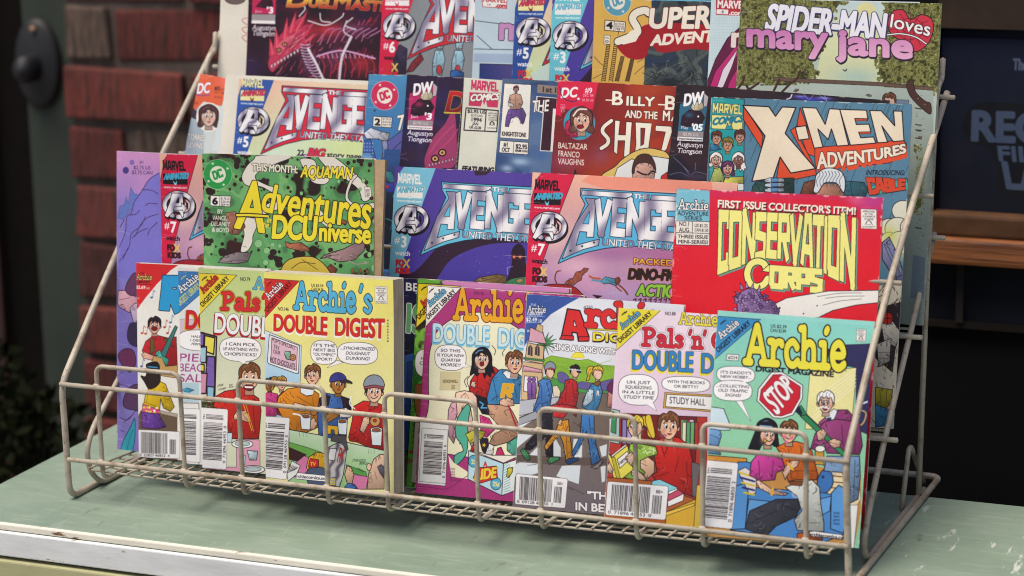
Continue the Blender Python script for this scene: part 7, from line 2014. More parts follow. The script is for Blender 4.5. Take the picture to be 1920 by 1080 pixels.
def m_brick(c0, c1, c2):
    def f(nt, b):
        n = tex(nt, 30, 6, .6, (1, 1, .5)); n2 = tex(nt, 70, 5, .6, (3.0, 1, .35)); n3 = tex(nt, 14, 3)
        c = mix(nt, lin(c0), lin(c1), ramp(nt, n3, [(.35, (0, 0, 0)), (.65, (1, 1, 1))]).outputs[0])
        c = mix(nt, c, lin(c2), ramp(nt, n2, [(.46, (0, 0, 0)), (.62, (1, 1, 1))]).outputs[0])
        nt.links.new(c, b.inputs['Base Color']); b.inputs['Roughness'].default_value = .9
        bump(nt, b, n2, .006)
    return f


red = mat('red_brick', m_brick('#6b2a25', '#5b2a25', '#45231f'))
red2 = mat('dark_brick', m_brick('#5c2e2a', '#4a2320', '#331a18'))
red3 = mat('rust_brick', m_brick('#7a342c', '#63302a', '#4c2a25'))
tan = mat('tan_brick', m_brick('#6e5a4d', '#5e4c41', '#3a2c26'))
wall = empty('brick_pillar', 'dark red brick pillar with rough bricks behind the rack on the left', 'brick pillar', mtx=Matrix.Translation((-.3, .9, -.75)))


def wpart(name, *a, **k):
    o = box(name, *a, **k); o.parent = wall; o.matrix_parent_inverse = wall.matrix_world.inverted(); return o


wpart('mortar', (-.528, .8515, -.75), (.30, 1.1, .62), mat('mortar', m_plain('#62564f', .95, 1, .2, .25, 40, .003)))
brs = {}
r = random.Random(12)
row_h = .0714
z_top0 = on_y(260, 17, .85)[2]
for i in range(-5, 14):
    zt = z_top0 - i * row_h
    if i == 0:
        segs = [('t', -.531, -.469), ('r', -.457, -.31), ('r', -.298, -.14), ('r', -.128, .03), ('r', .04, .19), ('r', .2, .3)]
    elif i % 2:
        segs = [('r', -.529, -.37), ('r', -.358, -.2), ('k', -.188, -.03), ('r', -.018, .14), ('r', .15, .3)]
    else:
        segs = [('r', -.530, -.455), ('t' if i == 2 else 'k', -.443, -.29), ('r', -.278, -.12), ('r', -.108, .05), ('r', .06, .21), ('k', .22, .3)]
    for t_, a, b_ in segs:
        j = r.uniform(-.004, .004)
        o = wpart('brick', (a + j * .6, .845 + r.uniform(-.005, .006), zt - .0595 + r.uniform(-.002, .002)), (b_ + j * .4, .9, zt + r.uniform(-.002, .002)),
                  {'r': r.choice((red, red, red2, red3)), 't': tan, 'k': red2}[t_], bev=.0032, jit=.0030, seed=i * 31 + int(a * 100))

# green door casing, black door gap and a black lock plate
cas = empty('door', 'dark green painted door casing beside the brick pillar with black gap at its edge', 'door', mtx=Matrix.Translation((-.56, .86, -.75)))
for nm, a, b_, mt in (('casing', (-.598, .862, -.75), (-.5285, .93, .62), mat('dark_green_paint', m_plain('#363d35', .7, 1, .3, .12, 20))),
                      ('gap', (-.66, .885, -.75), (-.5985, .95, .62), mat('black_gap', m_plain('#120e0d', .9, 1, .1))),
                      ('door_panel', (-1.1, .872, -.75), (-.6605, .93, .62), mat('brown_door', m_plain('#3b2723', .6, 1, .3, .15, 20)))):
    o = box(nm, a, b_, mt, bev=.002); o.parent = cas; o.matrix_parent_inverse = cas.matrix_world.inverted()
# the plate
lock = empty('door_bell_plate', 'black oval iron plate with a round knob fixed on the green door casing', 'lock plate', mtx=Matrix.Translation((-.576, .862, .216)))
iron = mat('black_iron', m_plain('#141218', .6, 1, .5, .2, 60))


def disc_mesh(name, rx, rz, d, mt, parent, y0=0.0, n=28, dx=0, dz=0):
    V, F = [], []
    for k, (s_, yy) in enumerate(((1, 0), (1, -d * .6), (.86, -d), (.0, -d * 1.15))):
        for i in range(n):
            t = 2 * math.pi * i / n; V.append((dx + rx * s_ * math.cos(t), y0 + yy, dz + rz * s_ * math.sin(t)))
    for k in range(3):
        for i in range(n):
            j = (i + 1) % n; F.append((k * n + i, k * n + j, (k + 1) * n + j, (k + 1) * n + i))
    return link(name, mesh(name, V, F, True), mt, parent)


disc_mesh('plate', .031, .054, .010, iron, lock)
disc_mesh('knob', .013, .017, .026, iron, lock, -.0105, dx=-.004, dz=-.004)
disc_mesh('screw', .004, .004, .003, mat('worn_brass', m_plain('#8a6a50', .4, 1, .5)), lock, -.0108, dx=0, dz=.042)

# shop window on the right with a poster behind the glass
win = empty('shop_window', 'dark shop window with brown wooden sill at right behind the rack', 'window', mtx=Matrix.Translation((.9, .56, -.75)))


def winp(nm, a, b_, mt, bev=.0):
    o = box(nm, a, b_, mt, bev=bev); o.parent = win; o.matrix_parent_inverse = win.matrix_world.inverted(); return o


def m_wood(nt, b):
    n = tex(nt, 22, 6, .6, (.35, 1, 6)); n2 = tex(nt, 60, 4, .6, (.2, 1, 9))
    c = mix(nt, lin('#93592f'), lin('#6e4024'), ramp(nt, n, [(.4, (0, 0, 0)), (.6, (1, 1, 1))]).outputs[0])
    c = mix(nt, c, lin('#2c1810'), ramp(nt, n2, [(.5, (0, 0, 0)), (.7, (1, 1, 1))]).outputs[0])
    nt.links.new(c, b.inputs['Base Color']); b.inputs['Roughness'].default_value = .5
    bump(nt, b, n2, .001)


wood = mat('varnished_wood', m_wood)
wood_b = mat('brown_wood', m_plain('#5e4029', .6, 1, .3, .3, 26))
wood2 = mat('dark_wood', m_plain('#3a2a20', .7, 1, .3, .2, 30))
black = mat('window_dark', m_plain('#0d0b0d', .7, 1, .15, .2, 8))


def m_glass_dark(nt, b):
    n = tex(nt, 5, 4, .5, (1, 1, 2.5))
    nt.links.new(mix(nt, lin('#0e1220'), lin('#191c28'), ramp(nt, n, [(.35, (0, 0, 0)), (.7, (1, 1, 1))]).outputs[0]), b.inputs['Base Color'])
    b.inputs['Roughness'].default_value = .35; b.inputs['Specular IOR Level'].default_value = .2


winp('glass', (.560, .566, .166), (2.2, .572, .62), mat('dark_glass', m_glass_dark))
winp('upper_trim', (.560, .556, .3335), (2.2, .5655, .62), wood2)
winp('stile', (.556, .5545, .1665), (.5765, .5655, .62), black, .001)
winp('upper_sill', (.556, .545, .1452), (2.2, .60, .1658), wood_b, .003)
winp('sill', (.556, .537, .1205), (2.2, .60, .1448), wood, .004)
winp('lower_glass', (.560, .566, .062), (2.2, .572, .12), mat('grey_glass', m_plain('#20222b', .4, 1, .2, .3, 6)))
winp('lower_panel', (.30, .572, -.75), (2.2, .60, .0615), black)
winp('lower_rail', (.30, .562, .0555), (2.2, .5715, .0615), mat('rail_dark', m_plain('#231c19', .6, 1, .2)))
winp('mullion', (.5975, .5585, .0618), (.604, .5655, .1203), mat('rail_grey', m_plain('#2c2825', .6, 1, .2)))
winp('wall_panel', (.30, .575, .062), (.5555, .60, .62), black)

# poster behind the shop window's upper pane: its lettering runs out of the frame
sg = Cover('x', (1766, 70), (1920, 74), .5640, .170, 0, .62, hgt=.158, base='#0d142a')
shop_sign(sg)
img = bpy.data.images.new('sign_print', sg.W, sg.H)
buf = np.ones((sg.H, sg.W, 4), np.float32); buf[..., :3] = sg.img[::-1]
img.pixels.foreach_set(buf.ravel()); img.update(); img.pack()
sm_ = bpy.data.materials.new('sign_face'); sm_.use_nodes = True; m_cover(img, .55)(sm_.node_tree, sm_.node_tree.nodes['Principled BSDF'])
a_, b_ = Vector(sg.tl), Vector(sg.tl) + Vector(sg.r) * sg.w; dn = Vector(sg.d) * sg.h; tk = Vector((0, .0012, 0))
me = mesh('window_sign', [a_, b_, b_ + dn, a_ + dn, a_ + tk, b_ + tk, b_ + dn + tk, a_ + dn + tk], [(0, 3, 2, 1), (4, 5, 6, 7), (0, 1, 5, 4), (1, 2, 6, 5), (2, 3, 7, 6), (3, 0, 4, 7)])
uvl = me.uv_layers.new(name='UVMap')
for p in me.polygons:
    for l in p.loop_indices:
        uvl.data[l].uv = ((0, 1), (1, 1), (1, 0), (0, 0))[me.loops[l].vertex_index % 4]
so = link('window_sign', me, sm_)
tag(so, 'dark navy sign with dim blue grey lettering in the shop window', 'sign')

# small shrub in the shade at lower left
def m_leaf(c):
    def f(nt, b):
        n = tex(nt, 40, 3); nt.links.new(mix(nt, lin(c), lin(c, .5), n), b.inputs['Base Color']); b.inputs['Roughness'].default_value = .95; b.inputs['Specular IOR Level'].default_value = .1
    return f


shr = empty('shrub', 'dark leafy shrub in the shade at lower left beyond the cabinet', 'shrub', mtx=Matrix.Translation((-.55, .7, -.75)))
V, F = [], []
r = random.Random(3)
for i in range(5200):
    a, e = r.uniform(0, 6.28), r.uniform(-.6, 1.5); q = r.uniform(.35, 1) ** .5
    cx, cy, cz = r.choice(((-.56, .66, -.20), (-.46, .62, -.24), (-.66, .7, -.26), (-.50, .60, -.36), (-.6, .6, -.52), (-.45, .56, -.46), (-.58, .6, -.30)))
    p = Vector((cx + .11 * q * math.cos(a) * math.cos(e), cy + .09 * q * math.sin(a) * math.cos(e), cz + .12 * q * math.sin(e)))
    d = Vector((r.uniform(-1, 1), r.uniform(-1, 1), r.uniform(-.3, 1))).normalized(); w_ = d.cross(Vector((r.uniform(-1, 1), r.uniform(-1, 1), r.uniform(-1, 1)))).normalized()
    L = r.uniform(.008, .030); wd = L * .24
    n0 = len(V); V += [p, p + d * L * .5 + w_ * wd, p + d * L, p + d * L * .5 - w_ * wd]; F.append((n0, n0 + 1, n0 + 2, n0 + 3))
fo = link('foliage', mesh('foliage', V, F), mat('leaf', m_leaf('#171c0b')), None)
fo.parent = shr; fo.matrix_parent_inverse = shr.matrix_world.inverted(); fo['kind'] = 'stuff'
for k in range(5):
    x = -.75 + .07 * k
    o = tube('stem', [(x * .5 - .3, .66, -.75), (x * .8 - .1, .65, -.55), (x, .64, -.33)], .005, mat('stem', m_leaf('#3a2a1e')), None, 6)
    o.parent = shr; o.matrix_parent_inverse = shr.matrix_world.inverted()

# ------------------------------------------------------------------ the wire rack
WM = mat('cream_enamel', m_wire)
rack = empty('wire_rack', 'cream coated wire display rack holding the comics on the green cabinet top', 'display rack')
RO, RI, RH = .0026, .0023, .0019
XL, XR = -.0035, .6500
# side frames: foot, front leg and long sloping rod in one bend
tube('side_frame', fillet([(XL + .02, .279, RO), (XL, .279, RO), (XL, -.002, RO), (XL, -.0035, .0995), (XL, .091, .189), (XL, .177, .260), (XL, .291, .3515)], [.012, .013, .012, .08, .08]), RO, WM, rack, 12)
tube('side_frame', fillet([(XR - .02, .279, RO), (XR, .279, RO), (XR, -.002, RO), (XR - .002, -.0065, .1005), (XR - .002, .083, .182), (XR - .002, .175, .248), (XR - .002, .288, .3185)], [.012, .013, .012, .08, .08]), RO, WM, rack, 12)
tube('back_bar', [(XL + .02, .279, RO), (XR - .02, .279, RO)], RO, WM, rack)
# inner rods: slope down, curl forward and run back along the foot
for x, pts in ((XL + .0045, [(.262, .232), (.082, .088), (.030, .052), (.0195, .036), (.023, .018), (.038, .0035), (.06, .0027), (.243, .0027)]),
               (XR - .0045, [(.263, .2095), (.105, .0745), (.066, .036), (.055, .017), (.063, .0035), (.083, .0027), (.243, .0027)])):
    tube('shelf_rod', fillet([(x, *p) for p in pts], .016, 5), RI, WM, rack)
# back posts with hooked tips
tube('back_post', fillet([(XR - .004, .2225, .0045), (XR - .004, .2400, .19), (XR - .002, .2505, .3205), (XR - .002, .2590, .3300), (XR - .002, .2680, .3320), (XR - .002, .2710, .3480)], [.02, .006, .005, .005]), RI, WM, rack)
tube('back_post', fillet([(XL + .004, .2225, .0045), (XL + .004, .2400, .19), (XL + .002, .2505, .3205), (XL + .002, .2590, .3300), (XL + .002, .2680, .3320), (XL + .002, .2710, .3480)], [.02, .006, .005, .005]), RI, WM, rack)
for x in (XR - .0095, XL + .0095):
    tube('brace', fillet([(x, .190, .0022), (x, .2105, .0455), (x, .2175, .0455), (x, .2620, .0022)], .005), .0020, WM, rack)
# long rails
rails = [(-.0062, .0998), (-.0062, .0366), (.1145, .203), (.110, .083), (.2115, .25), (.183, .1445), (.2785, .3165), (.255, .208)]
for y, z in rails[:2]:
    tube('rail', [(XL + (0 if z > .05 else .003), y + .0005, z), (XR - (0 if z > .05 else .0), y, z)], .0019, WM, rack)
for y, z in rails[2:]:
    tube('rail', [(XL - .006, y, z), (XR + .006, y, z)], .0020, WM, rack)
# bent hoops of the front pocket
for (a, b_) in (((182, 690), (338, 702)), ((447, 710), (608, 722)), ((722, 740), (893, 752)), ((1012, 768), (1192, 780)), ((1318, 795), (1513, 805))):
    x0, x1 = on_y(*a, 0)[0], on_y(*b_, 0)[0]; zt = .1165
    tube('hoop', fillet([(x0, .100, .0235), (x0, -.0008, .0215), (x0, -.0015, zt), (x1, -.0015, zt), (x1, -.0008, .0215), (x1, .100, .0235)], [.008, .0075, .0075, .008]), RH, WM, rack)
# weld beads where the hoops meet the rails
bead = None
for (a, b_) in (((182, 690), (338, 702)), ((447, 710), (608, 722)), ((722, 740), (893, 752)), ((1012, 768), (1192, 780)), ((1318, 795), (1513, 805))):
    for p in (a, b_):
        for z, y in ((.0998, -.0045), (.0366, -.0045)):
            if bead is None:
                bm = bmesh.new(); bmesh.ops.create_icosphere(bm, subdivisions=2, radius=.0024)
                for v in bm.verts: v.co = Vector((v.co.x * 1.25, v.co.y * .8, v.co.z * 1.05)) * (1 + .15 * math.sin(v.co.x * 3000 + v.co.z * 2000))
                me = bpy.data.meshes.new('weld'); bm.to_mesh(me); bm.free()
                for q_ in me.polygons: q_.use_smooth = True
                bead = link('weld', me, WM, rack); o = bead
            else:
                o = bead.copy(); COL.objects.link(o); o.parent = rack
            o.location = (on_y(*p, 0)[0], y + .0012, z)
# mesh floor of the pocket, sagging a little between the sides
sag = lambda x: -.0035 * math.sin(math.pi * max(0, min(1, x / .646)))
for y in (.0035, .019, .0345, .05, .066, .082, .097):
    tube('floor_wire', [(x, y, .0270 - .09 * y + sag(x)) for x in np.linspace(.012, .634, 24)], .0010, WM, rack, 6)
for i in range(52):
    x = .014 + i * .01215
    tube('cross_wire', [(x, .0015, .0285 + sag(x)), (x, .0995, .0197)], .0009, WM, rack, 5)
for k, (y, z) in enumerate(((.128, .0805), (.145, .079), (.16, .079), (.20, .142), (.22, .141), (.238, .141))):
    tube('floor_wire', [(0, y, z), (.6405, y, z)], .0011, WM, rack, 6)


# ------------------------------------------------------------------ comics and digests
def paper_disp(seed, amp, tr=0.0):
    r = random.Random(seed); a = [r.uniform(-1, 1) for _ in range(6)]

    def f(u, v):
        return amp * (a[0] * math.sin(math.pi * u) * .8 + a[1] * math.sin(2 * math.pi * u + a[2]) * .25 + a[3] * math.sin(math.pi * v) * .6 + a[4] * .4 * math.sin(2 * math.pi * v + a[5] * 3) * u)
    q = r.uniform(.0006, .0026) if r.random() < .75 else 0
    k2 = r.uniform(.0, .0016)

    def g(u, v):
        e = max(0, (1 - u) * .45 + v - 1.22) / .23       # upper left corner lifts towards the viewer
        return f(u, v) - q * e ** 1.6 - tr * max(0, (u + v - 1.72) / .28) ** 1.8 - k2 * math.sin(math.pi * u) * (1 - v)
    return g


def make_book(c, kind, label, cat, group, T, pages='#c9bfae', back='#cfc8bd', amp=.0008, over=(0, 0), gloss=.38, seed=1, wear=1.0, tr=0.0):
    c.wear(seed, wear)
    img = bpy.data.images.new(kind + '_print', c.W, c.H)
    buf = np.ones((c.H, c.W, 4), np.float32); buf[..., :3] = c.img[::-1]
    img.pixels.foreach_set(buf.ravel()); img.update(); img.pack()
    c.img = None
    cm = bpy.data.materials.new(kind + '_cover'); cm.use_nodes = True; m_cover(img, gloss)(cm.node_tree, cm.node_tree.nodes['Principled BSDF'])
    X, Yv, Z = Vector(c.r), Vector(c.n), -Vector(c.d)
    Yv = Z.cross(X).normalized()
    o = Vector(c.tl) + Vector(c.d) * c.h
    M = Matrix(((X.x, Yv.x, Z.x, o.x), (X.y, Yv.y, Z.y, o.y), (X.z, Yv.z, Z.z, o.z), (0, 0, 0, 1)))
    root = empty(kind, label, cat, group, M)
    D = paper_disp(seed, amp, tr)
    w, h = c.w, c.h
    # cover sheet: front, rounded spine and back in one folded sheet 0.35 mm thick
    NV = 26; NU = 18; rr = min(.0012, T * .45); th = .00035
    prof = [(w - (w - rr) * i / NU, 0.0) for i in range(NU + 1)]
    prof += [(rr - rr * math.sin(a), rr - rr * math.cos(a)) for a in (math.pi / 8, math.pi / 4, 3 * math.pi / 8, math.pi / 2)]
    if T > 2 * rr + 1e-5:
        prof.append((0, T - rr))
    prof += [(rr - rr * math.cos(a), T - rr + rr * math.sin(a)) for a in (math.pi / 6, math.pi / 3, math.pi / 2)]
    prof += [(rr + (w - rr) * i / 6, T) for i in range(1, 7)]
    cx, cy = w * .5, T * .5
    V, F, mi = [], [], []
    n = len(prof)

    def inner(i):
        x, y = prof[i]
        if i <= NU: return (max(x, th), th)
        if x >= rr - 1e-9 and y > T * .5: return (x, T - th)
        return (x + th, min(max(y, th), T - th))
    for layer in (0, 1):
        for j in range(NV + 1):
            v = j / NV
            for i in range(n):
                x, y = prof[i] if layer == 0 else inner(i)
                V.append((x, y + D(x / w, v), v * h))
    S = (NV + 1) * n
    for j in range(NV):
        for i in range(n - 1):
            a = j * n + i
            F.append((a, a + n, a + n + 1, a + 1)); mi.append(0 if i < NU + 2 else 1)
            F.append((S + a, S + a + 1, S + a + n + 1, S + a + n)); mi.append(2)
    for i in (0, n - 1):
        b0 = len(V)
        V += [V[j * n + i] for j in range(NV + 1)] + [V[S + j * n + i] for j in range(NV + 1)]
        for j in range(NV):
            F.append((b0 + j, b0 + NV + 1 + j, b0 + NV + 2 + j, b0 + j + 1) if i == 0 else (b0 + j, b0 + j + 1, b0 + NV + 2 + j, b0 + NV + 1 + j)); mi.append(2)
    for j in (0, NV):
        b0 = len(V)
        V += [V[j * n + i] for i in range(n)] + [V[S + j * n + i] for i in range(n)]
        for i in range(n - 1):
            F.append((b0 + i, b0 + i + 1, b0 + n + i + 1, b0 + n + i) if j == 0 else (b0 + i, b0 + n + i, b0 + n + i + 1, b0 + i + 1)); mi.append(2)
    me = mesh('cover', V, F, True)
    uv = me.uv_layers.new(name='UVMap')
    co = np.zeros(len(V) * 3); me.vertices.foreach_get('co', co); co = co.reshape(-1, 3)
    li = np.zeros(len(me.loops), int); me.loops.foreach_get('vertex_index', li)
    uvs = np.stack([co[li, 0] / w, co[li, 2] / h], 1)
    uv.data.foreach_set('uv', uvs.ravel())
    me.polygons.foreach_set('material_index', mi)
    bmt = mat('back_' + back, m_plain(back, .45, .8, .4, .05, 20)); wmt = mat('paper_white', m_plain('#dcd6ca', .8, .85, .2, .05, 40))
    link('cover', me, [cm, bmt, wmt], root)
    # page block
    V, F = [], []
    t0, t1 = th + min(.0004, T * .12), T - th - .0001
    NU2, NV2 = 14, 22
    idx = {}
    ov = lambda v: over[1] + (over[0] - over[1]) * v
    for j in range(NV2 + 1):
        v = .003 + .994 * j / NV2
        for i in range(NU2 + 1):
            u = i / NU2
            x = th + .0002 + (w - .0012 - th + ov(v)) * u
            for k, y in enumerate((t0, t1)):
                idx[i, j, k] = len(V); V.append((x, y + D(min(1, x / w), v), v * h))
    for j in range(NV2):
        for i in range(NU2):
            F.append((idx[i, j, 0], idx[i + 1, j, 0], idx[i + 1, j + 1, 0], idx[i, j + 1, 0])); F.append((idx[i, j, 1], idx[i, j + 1, 1], idx[i + 1, j + 1, 1], idx[i + 1, j, 1]))
        for i in (0, NU2):
            q = (idx[i, j, 0], idx[i, j + 1, 0], idx[i, j + 1, 1], idx[i, j, 1]); F.append(q if i == 0 else q[::-1])
    for i in range(NU2):
        for j in (0, NV2):
            q = (idx[i, j, 0], idx[i, j, 1], idx[i + 1, j, 1], idx[i + 1, j, 0]); F.append(q if j == 0 else q[::-1])
    link('pages', mesh('pages', V, F), mat('pages_' + pages, m_pages(pages)), root)
    return root


G_F = 'digests standing in the front pocket'
G_C = 'comics standing behind the digests in the front pocket'
G_M = 'comics in the middle pocket'
G_T = 'comics in the top pocket'
Zp = .0302
CW, CH = .168, .258


def bottom(c, z):
    """set the height so that the lower edge stands at height z"""
    return c


AV7 = Cover('red_team', (998, 323), (1262, 337), .0675, 0.0245, 13.5, CW, '#e2a090')
MK_SUN = ('#1c1216', '#35a0c8', '#7fd0e4', '#1c1216', '#f4f0ee')
P9 = '#d61f46'
strip7 = [(228, 50), (470, 66), (372, 320), (286, 560), (196, 820), (155, 1010), (90, 1010), (100, 600), (130, 300), (190, 100)]
strip7b = [(100, 50), (250, 60), (470, 66), (360, 330), (290, 560), (160, 880), (90, 1010)]


def red_strip(col):
    return lambda s: None


BOOKS = []


def add(c, draw, **kw):
    c.img[:] = hexc(kw.get('back', '#cfc8bd'))
    draw(c); BOOKS.append(make_book(c, **kw))


def team(c, num, band, bg, stack, back, watch=None, extra=None):
    avengers(c, AV7, num, band, strip7, back, bg, stack, watch=watch)
    if extra: extra(c)


def bgflat(c0, c1, tip=None):
    def f(s):
        s.poly([(90, 30), (1900, 30), (1900, 2300), (80, 2300)], s.grad(c0, c1, (500, 100), (500, 800)))
        if tip: s.soft(700, 500, 500, 200, tip, .5)
    return f


def blue_bg(s):
    s.poly([(90, 30), (1900, 30), (1900, 2300), (80, 2300)], s.grad('#efc0a8', '#cfe0b0', (500, 100), (600, 700)))
    s.poly([(350, 740), (460, 700), (700, 620), (900, 610), (1240, 640), (1900, 700), (1900, 2300), (90, 2300), (90, 900)], s.grad('#c9dcd0', '#d6e4a4', (400, 700), (1100, 700)))
    s.poly([(640, 760), (700, 740), (780, 750), (800, 900), (600, 900)], '#b8a8c8', 3, sm=1)


# -- front pocket, comics (from the back forward)
c = Cover('x', (218, 283), (300, 287), .0655, 0.0247, 6.7, CW); add(c, purple_comic, kind='comic_book', label='lilac comic with purple rocks, leftmost in the rack', cat='comic book', group=G_C, T=.0018, back='#9a8ac0', seed=4)
c = Cover('x', (300, 288), (382, 291), .0625, 0.0249, 6.7, CW)
add(c, lambda s: (team(s, '7', P9, bg_sunset, MK_SUN, '#5cb4dc', INK), setattr(s, 'via', AV7), tiger_and_diver(s), setattr(s, 'via', s)), kind='comic_book', label='red banded issue 7 comic between the lilac comic and the green undersea comic', cat='comic book', group=G_C, T=.0016, back='#c88a90', seed=5)
c = Cover('x', (380, 287), (701, 298), .0565, 0.0255, 7, None); add(c, green_comic, kind='comic_book', label='thick green undersea comic with yellow lettering and tan curled pages, above the yellow digest', cat='comic book', group=G_C, T=.0046, pages='#b89c78', back='#5a7a50', seed=6, over=(.0105, .001), amp=.0004, wear=1.4)
c = Cover('x', (742, 312), (996, 325), .0700, 0.0243, 13.5, CW)
add(c, lambda s: (avengers(s, AV7, '3', '#7cc0d8', strip7, '#66c0dc', team_blue, ('#efece8', '#5cb0c8', '#d8e4e8', '#efece8', '#f4f0ee'), watch='#f4f0ee'), team_a3_extra(s)), kind='comic_book', label='dark violet issue 3 comic with silver lettering and a red-eyed hooded shadow', cat='comic book', group=G_C, T=.0016, back='#4a3a80', seed=7)
team(AV7, '7', P9, bg_sunset, MK_SUN, '#5cb4dc', INK); tiger_and_diver(AV7)


def action_words(s):
    s.fr(*G3)
    g = s.grad('#f0c04a', '#d8702c', (1000, 700), (1000, 770))
    s.t('PACKED WITH', 908, 738, 1440, 765, 42, g, lean=0, bold=3.5, out=[(6, '#3a1418')])
    s.t('DINO-FIGHTING', 866, 850, 1500, 872, (74, 78), '#2c1210', lean=.15, bold=7, out=[(9, '#e89a3c'), (5, '#2c1210')])
    s.t('ACTION!', 935, 972, 1320, 998, (76, 96), '#8fc43c', lean=.15, bold=9, out=[(10, '#3a1c10'), (6, '#22300c')])
    for i in range(9):
        s.line([(910 + i * 38, 1010), (930 + i * 38, 1000), (925 + i * 38, 1025)], 7, '#3a1418')


action_words(AV7)
BOOKS.append(make_book(AV7, 'comic_book', 'sunset pink issue 7 comic with a red banner, left of the red comic', 'comic book', G_C, .0018, back='#c88a90', seed=8))
c = Cover('x', (1268, 353), (1657, 371), .0560, 0.0255, 14, None, yaw=5); add(c, red_corps, kind='comic_book', label='bright red first issue comic with tall pale yellow lettering and rubbed corners', cat='comic book', group=G_C, T=.0026, pages='#b8a994', back='#b8202c', seed=9, wear=2.4, tr=.003)

# -- front pocket, digests
c = Cover('x', (749, 521), (1000, 535), .0550, 0.0256, 13, .122, yaw=4); add(c, dark_side, kind='digest', label='dark blue digest glimpsed in the gap between the two bunches of digests', cat='digest book', group=G_F, T=.0028, back='#1c2450', seed=3)
c = Cover('x', (255, 493), (335, 497), .0490, 0.0261, 7, .122); add(c, d_red, kind='digest', label='cream digest with a red corner and a man playing guitar, leftmost digest', cat='digest book', group=G_F, T=.0060, pages='#d3ccc2', back='#d8d4cc', seed=10)
c = Cover('x', (334, 503), (400, 506), .0435, 0.0266, 7, .122, yaw=-2); add(c, d_blue, kind='digest', label='pale digest with a blue corner, mostly hidden behind the light green digest', cat='digest book', group=G_F, T=.0048, pages='#cfc8bd', back='#ccd0d4', seed=11)
c = Cover('x', (373, 502), (495, 508), .0340, 0.0275, 7, .122, yaw=-3); add(c, d_green, kind='digest', label='light green digest with a yellow corner and red and white lettering', cat='digest book', group=G_F, T=.0078, pages='#cfc8bd', back='#c8d090', seed=12)
c = Cover('x', (495, 509), (738, 524), .0125, 0.0294, 7, None, yaw=-5); add(c, d_yellow, kind='digest', label='very thick yellow digest with blue and red lettering and grey page edges', cat='digest book', group=G_F, T=.0160, pages='#c6baa4', back='#e0d67a', seed=13, over=(.0003, .0003), tr=.0012)
c = Cover('x', (783, 522), (1000, 536), .0475, 0.0263, 13, .125, yaw=4); add(c, d_jungle, kind='digest', label='jungle green digest with a pink top edge, half hidden behind the magenta digest', cat='digest book', group=G_F, T=.0070, pages='#c8a8b8', back='#6aa040', seed=14)
c = Cover('x', (801, 535), (1000, 548), .0335, 0.0275, 13, .125, yaw=5); add(c, d_magenta, kind='digest', label='magenta digest with orange lettering, a price sticker and a coin ride', cat='digest book', group=G_F, T=.0110, pages='#b9a0a8', back='#a03474', seed=15, wear=1.6)
c = Cover('x', (988, 551), (1160, 563), .0250, 0.0283, 14, .122, yaw=9); add(c, d_street, kind='digest', label='white digest with a navy blue corner showing people walking over a street crossing', cat='digest book', group=G_F, T=.0072, pages='#d3ccc2', back='#d8dce2', seed=16)
c = Cover('x', (1160, 577), (1345, 590), .0128, 0.0294, 15, .125, yaw=11); add(c, d_pink, kind='digest', label='pale pink digest with a yellow corner and two people reading', cat='digest book', group=G_F, T=.0112, pages='#c8b4bc', back='#e4d0dc', seed=17)
c = Cover('x', (1346, 582), (1640, 603), .0040, 0.0302, 16, None, yaw=17); add(c, d_teal, kind='digest', label='aqua green digest with big yellow lettering and a red stop sign', cat='digest book', group=G_F, T=.0080, pages='#cfc8bd', back='#8fd0c0', seed=18, tr=.002)

# -- middle pocket
Zm = .0865
c = Cover('x', (375, 138), (440, 149), .1520, Zm, 18, CW); add(c, torres, kind='comic_book', label='grey comic with an orange corner and a dark haired woman in an oval', cat='comic book', group=G_M, T=.0014, seed=20)
c = Cover('x', (425, 140), (470, 142), .1485, Zm, 16, CW); add(c, lambda s: pale_strip(s), kind='comic_book', label='plain cream comic edge left of the peach and blue issue 5 comic', cat='comic book', group=G_M, T=.0014, seed=21)
c = Cover('x', (449, 147), (690, 159), .1450, Zm, 16, CW); c.off = np.array([0, -22.0])
add(c, lambda s: (team(s, '5', '#3458a8', blue_bg, ('#f0e6a0', '#d83a5c', '#7a1c34', '#f0e6a0', '#e8f0f8'), '#d8263c', '#f4f0ee'), setattr(s, 'via', AV7), s.fr(*G3), s.poly([(350, 742), (470, 704), (700, 630), (900, 622), (1300, 650), (1300, 900), (300, 900)], s.grad('#cfe0cc', '#d6e4a0', (400, 700), (1100, 700))), s.poly([(600, 800), (660, 750), (760, 742), (850, 790), (900, 900), (560, 900)], '#b7a4cc', 3, sm=1),
                  s.t('22', 660, 745, 720, 750, 46, '#2c2438', bold=3), s.t('BIG', 745, 756, 895, 766, 66, '#d82a50', lean=.25, bold=8, out=[(4, INK)]), s.t('story pages!', 915, 762, 1260, 786, 44, '#2c2438', bold=2.5), setattr(s, 'via', s)), kind='comic_book', label='peach and blue issue 5 comic with silver lettering on red, in the middle row', cat='comic book', group=G_M, T=.0014, back='#8aa0c0', seed=22)
c = Cover('x', (692, 139), (765, 142), .1412, Zm, 16, CW); add(c, blue_city, kind='comic_book', label='blue issue 2 comic with a round crimson star seal', cat='comic book', group=G_M, T=.0014, back='#3a5a8c', seed=23)
c = Cover('x', (765, 140), (870, 146), .1374, Zm, 16, CW); add(c, dragon_mid, kind='comic_book', label='dark purple comic with a fiery skull left of the cream 1994 comic', cat='comic book', group=G_M, T=.0014, back='#241a38', seed=24)
c = Cover('x', (871, 146), (945, 151), .1336, Zm, 16, CW, yaw=2); add(c, marvel94, kind='comic_book', label='plain cream comic dated 1994 with a pink corner logo', cat='comic book', group=G_M, T=.0014, back='#d0cfc0', seed=25)
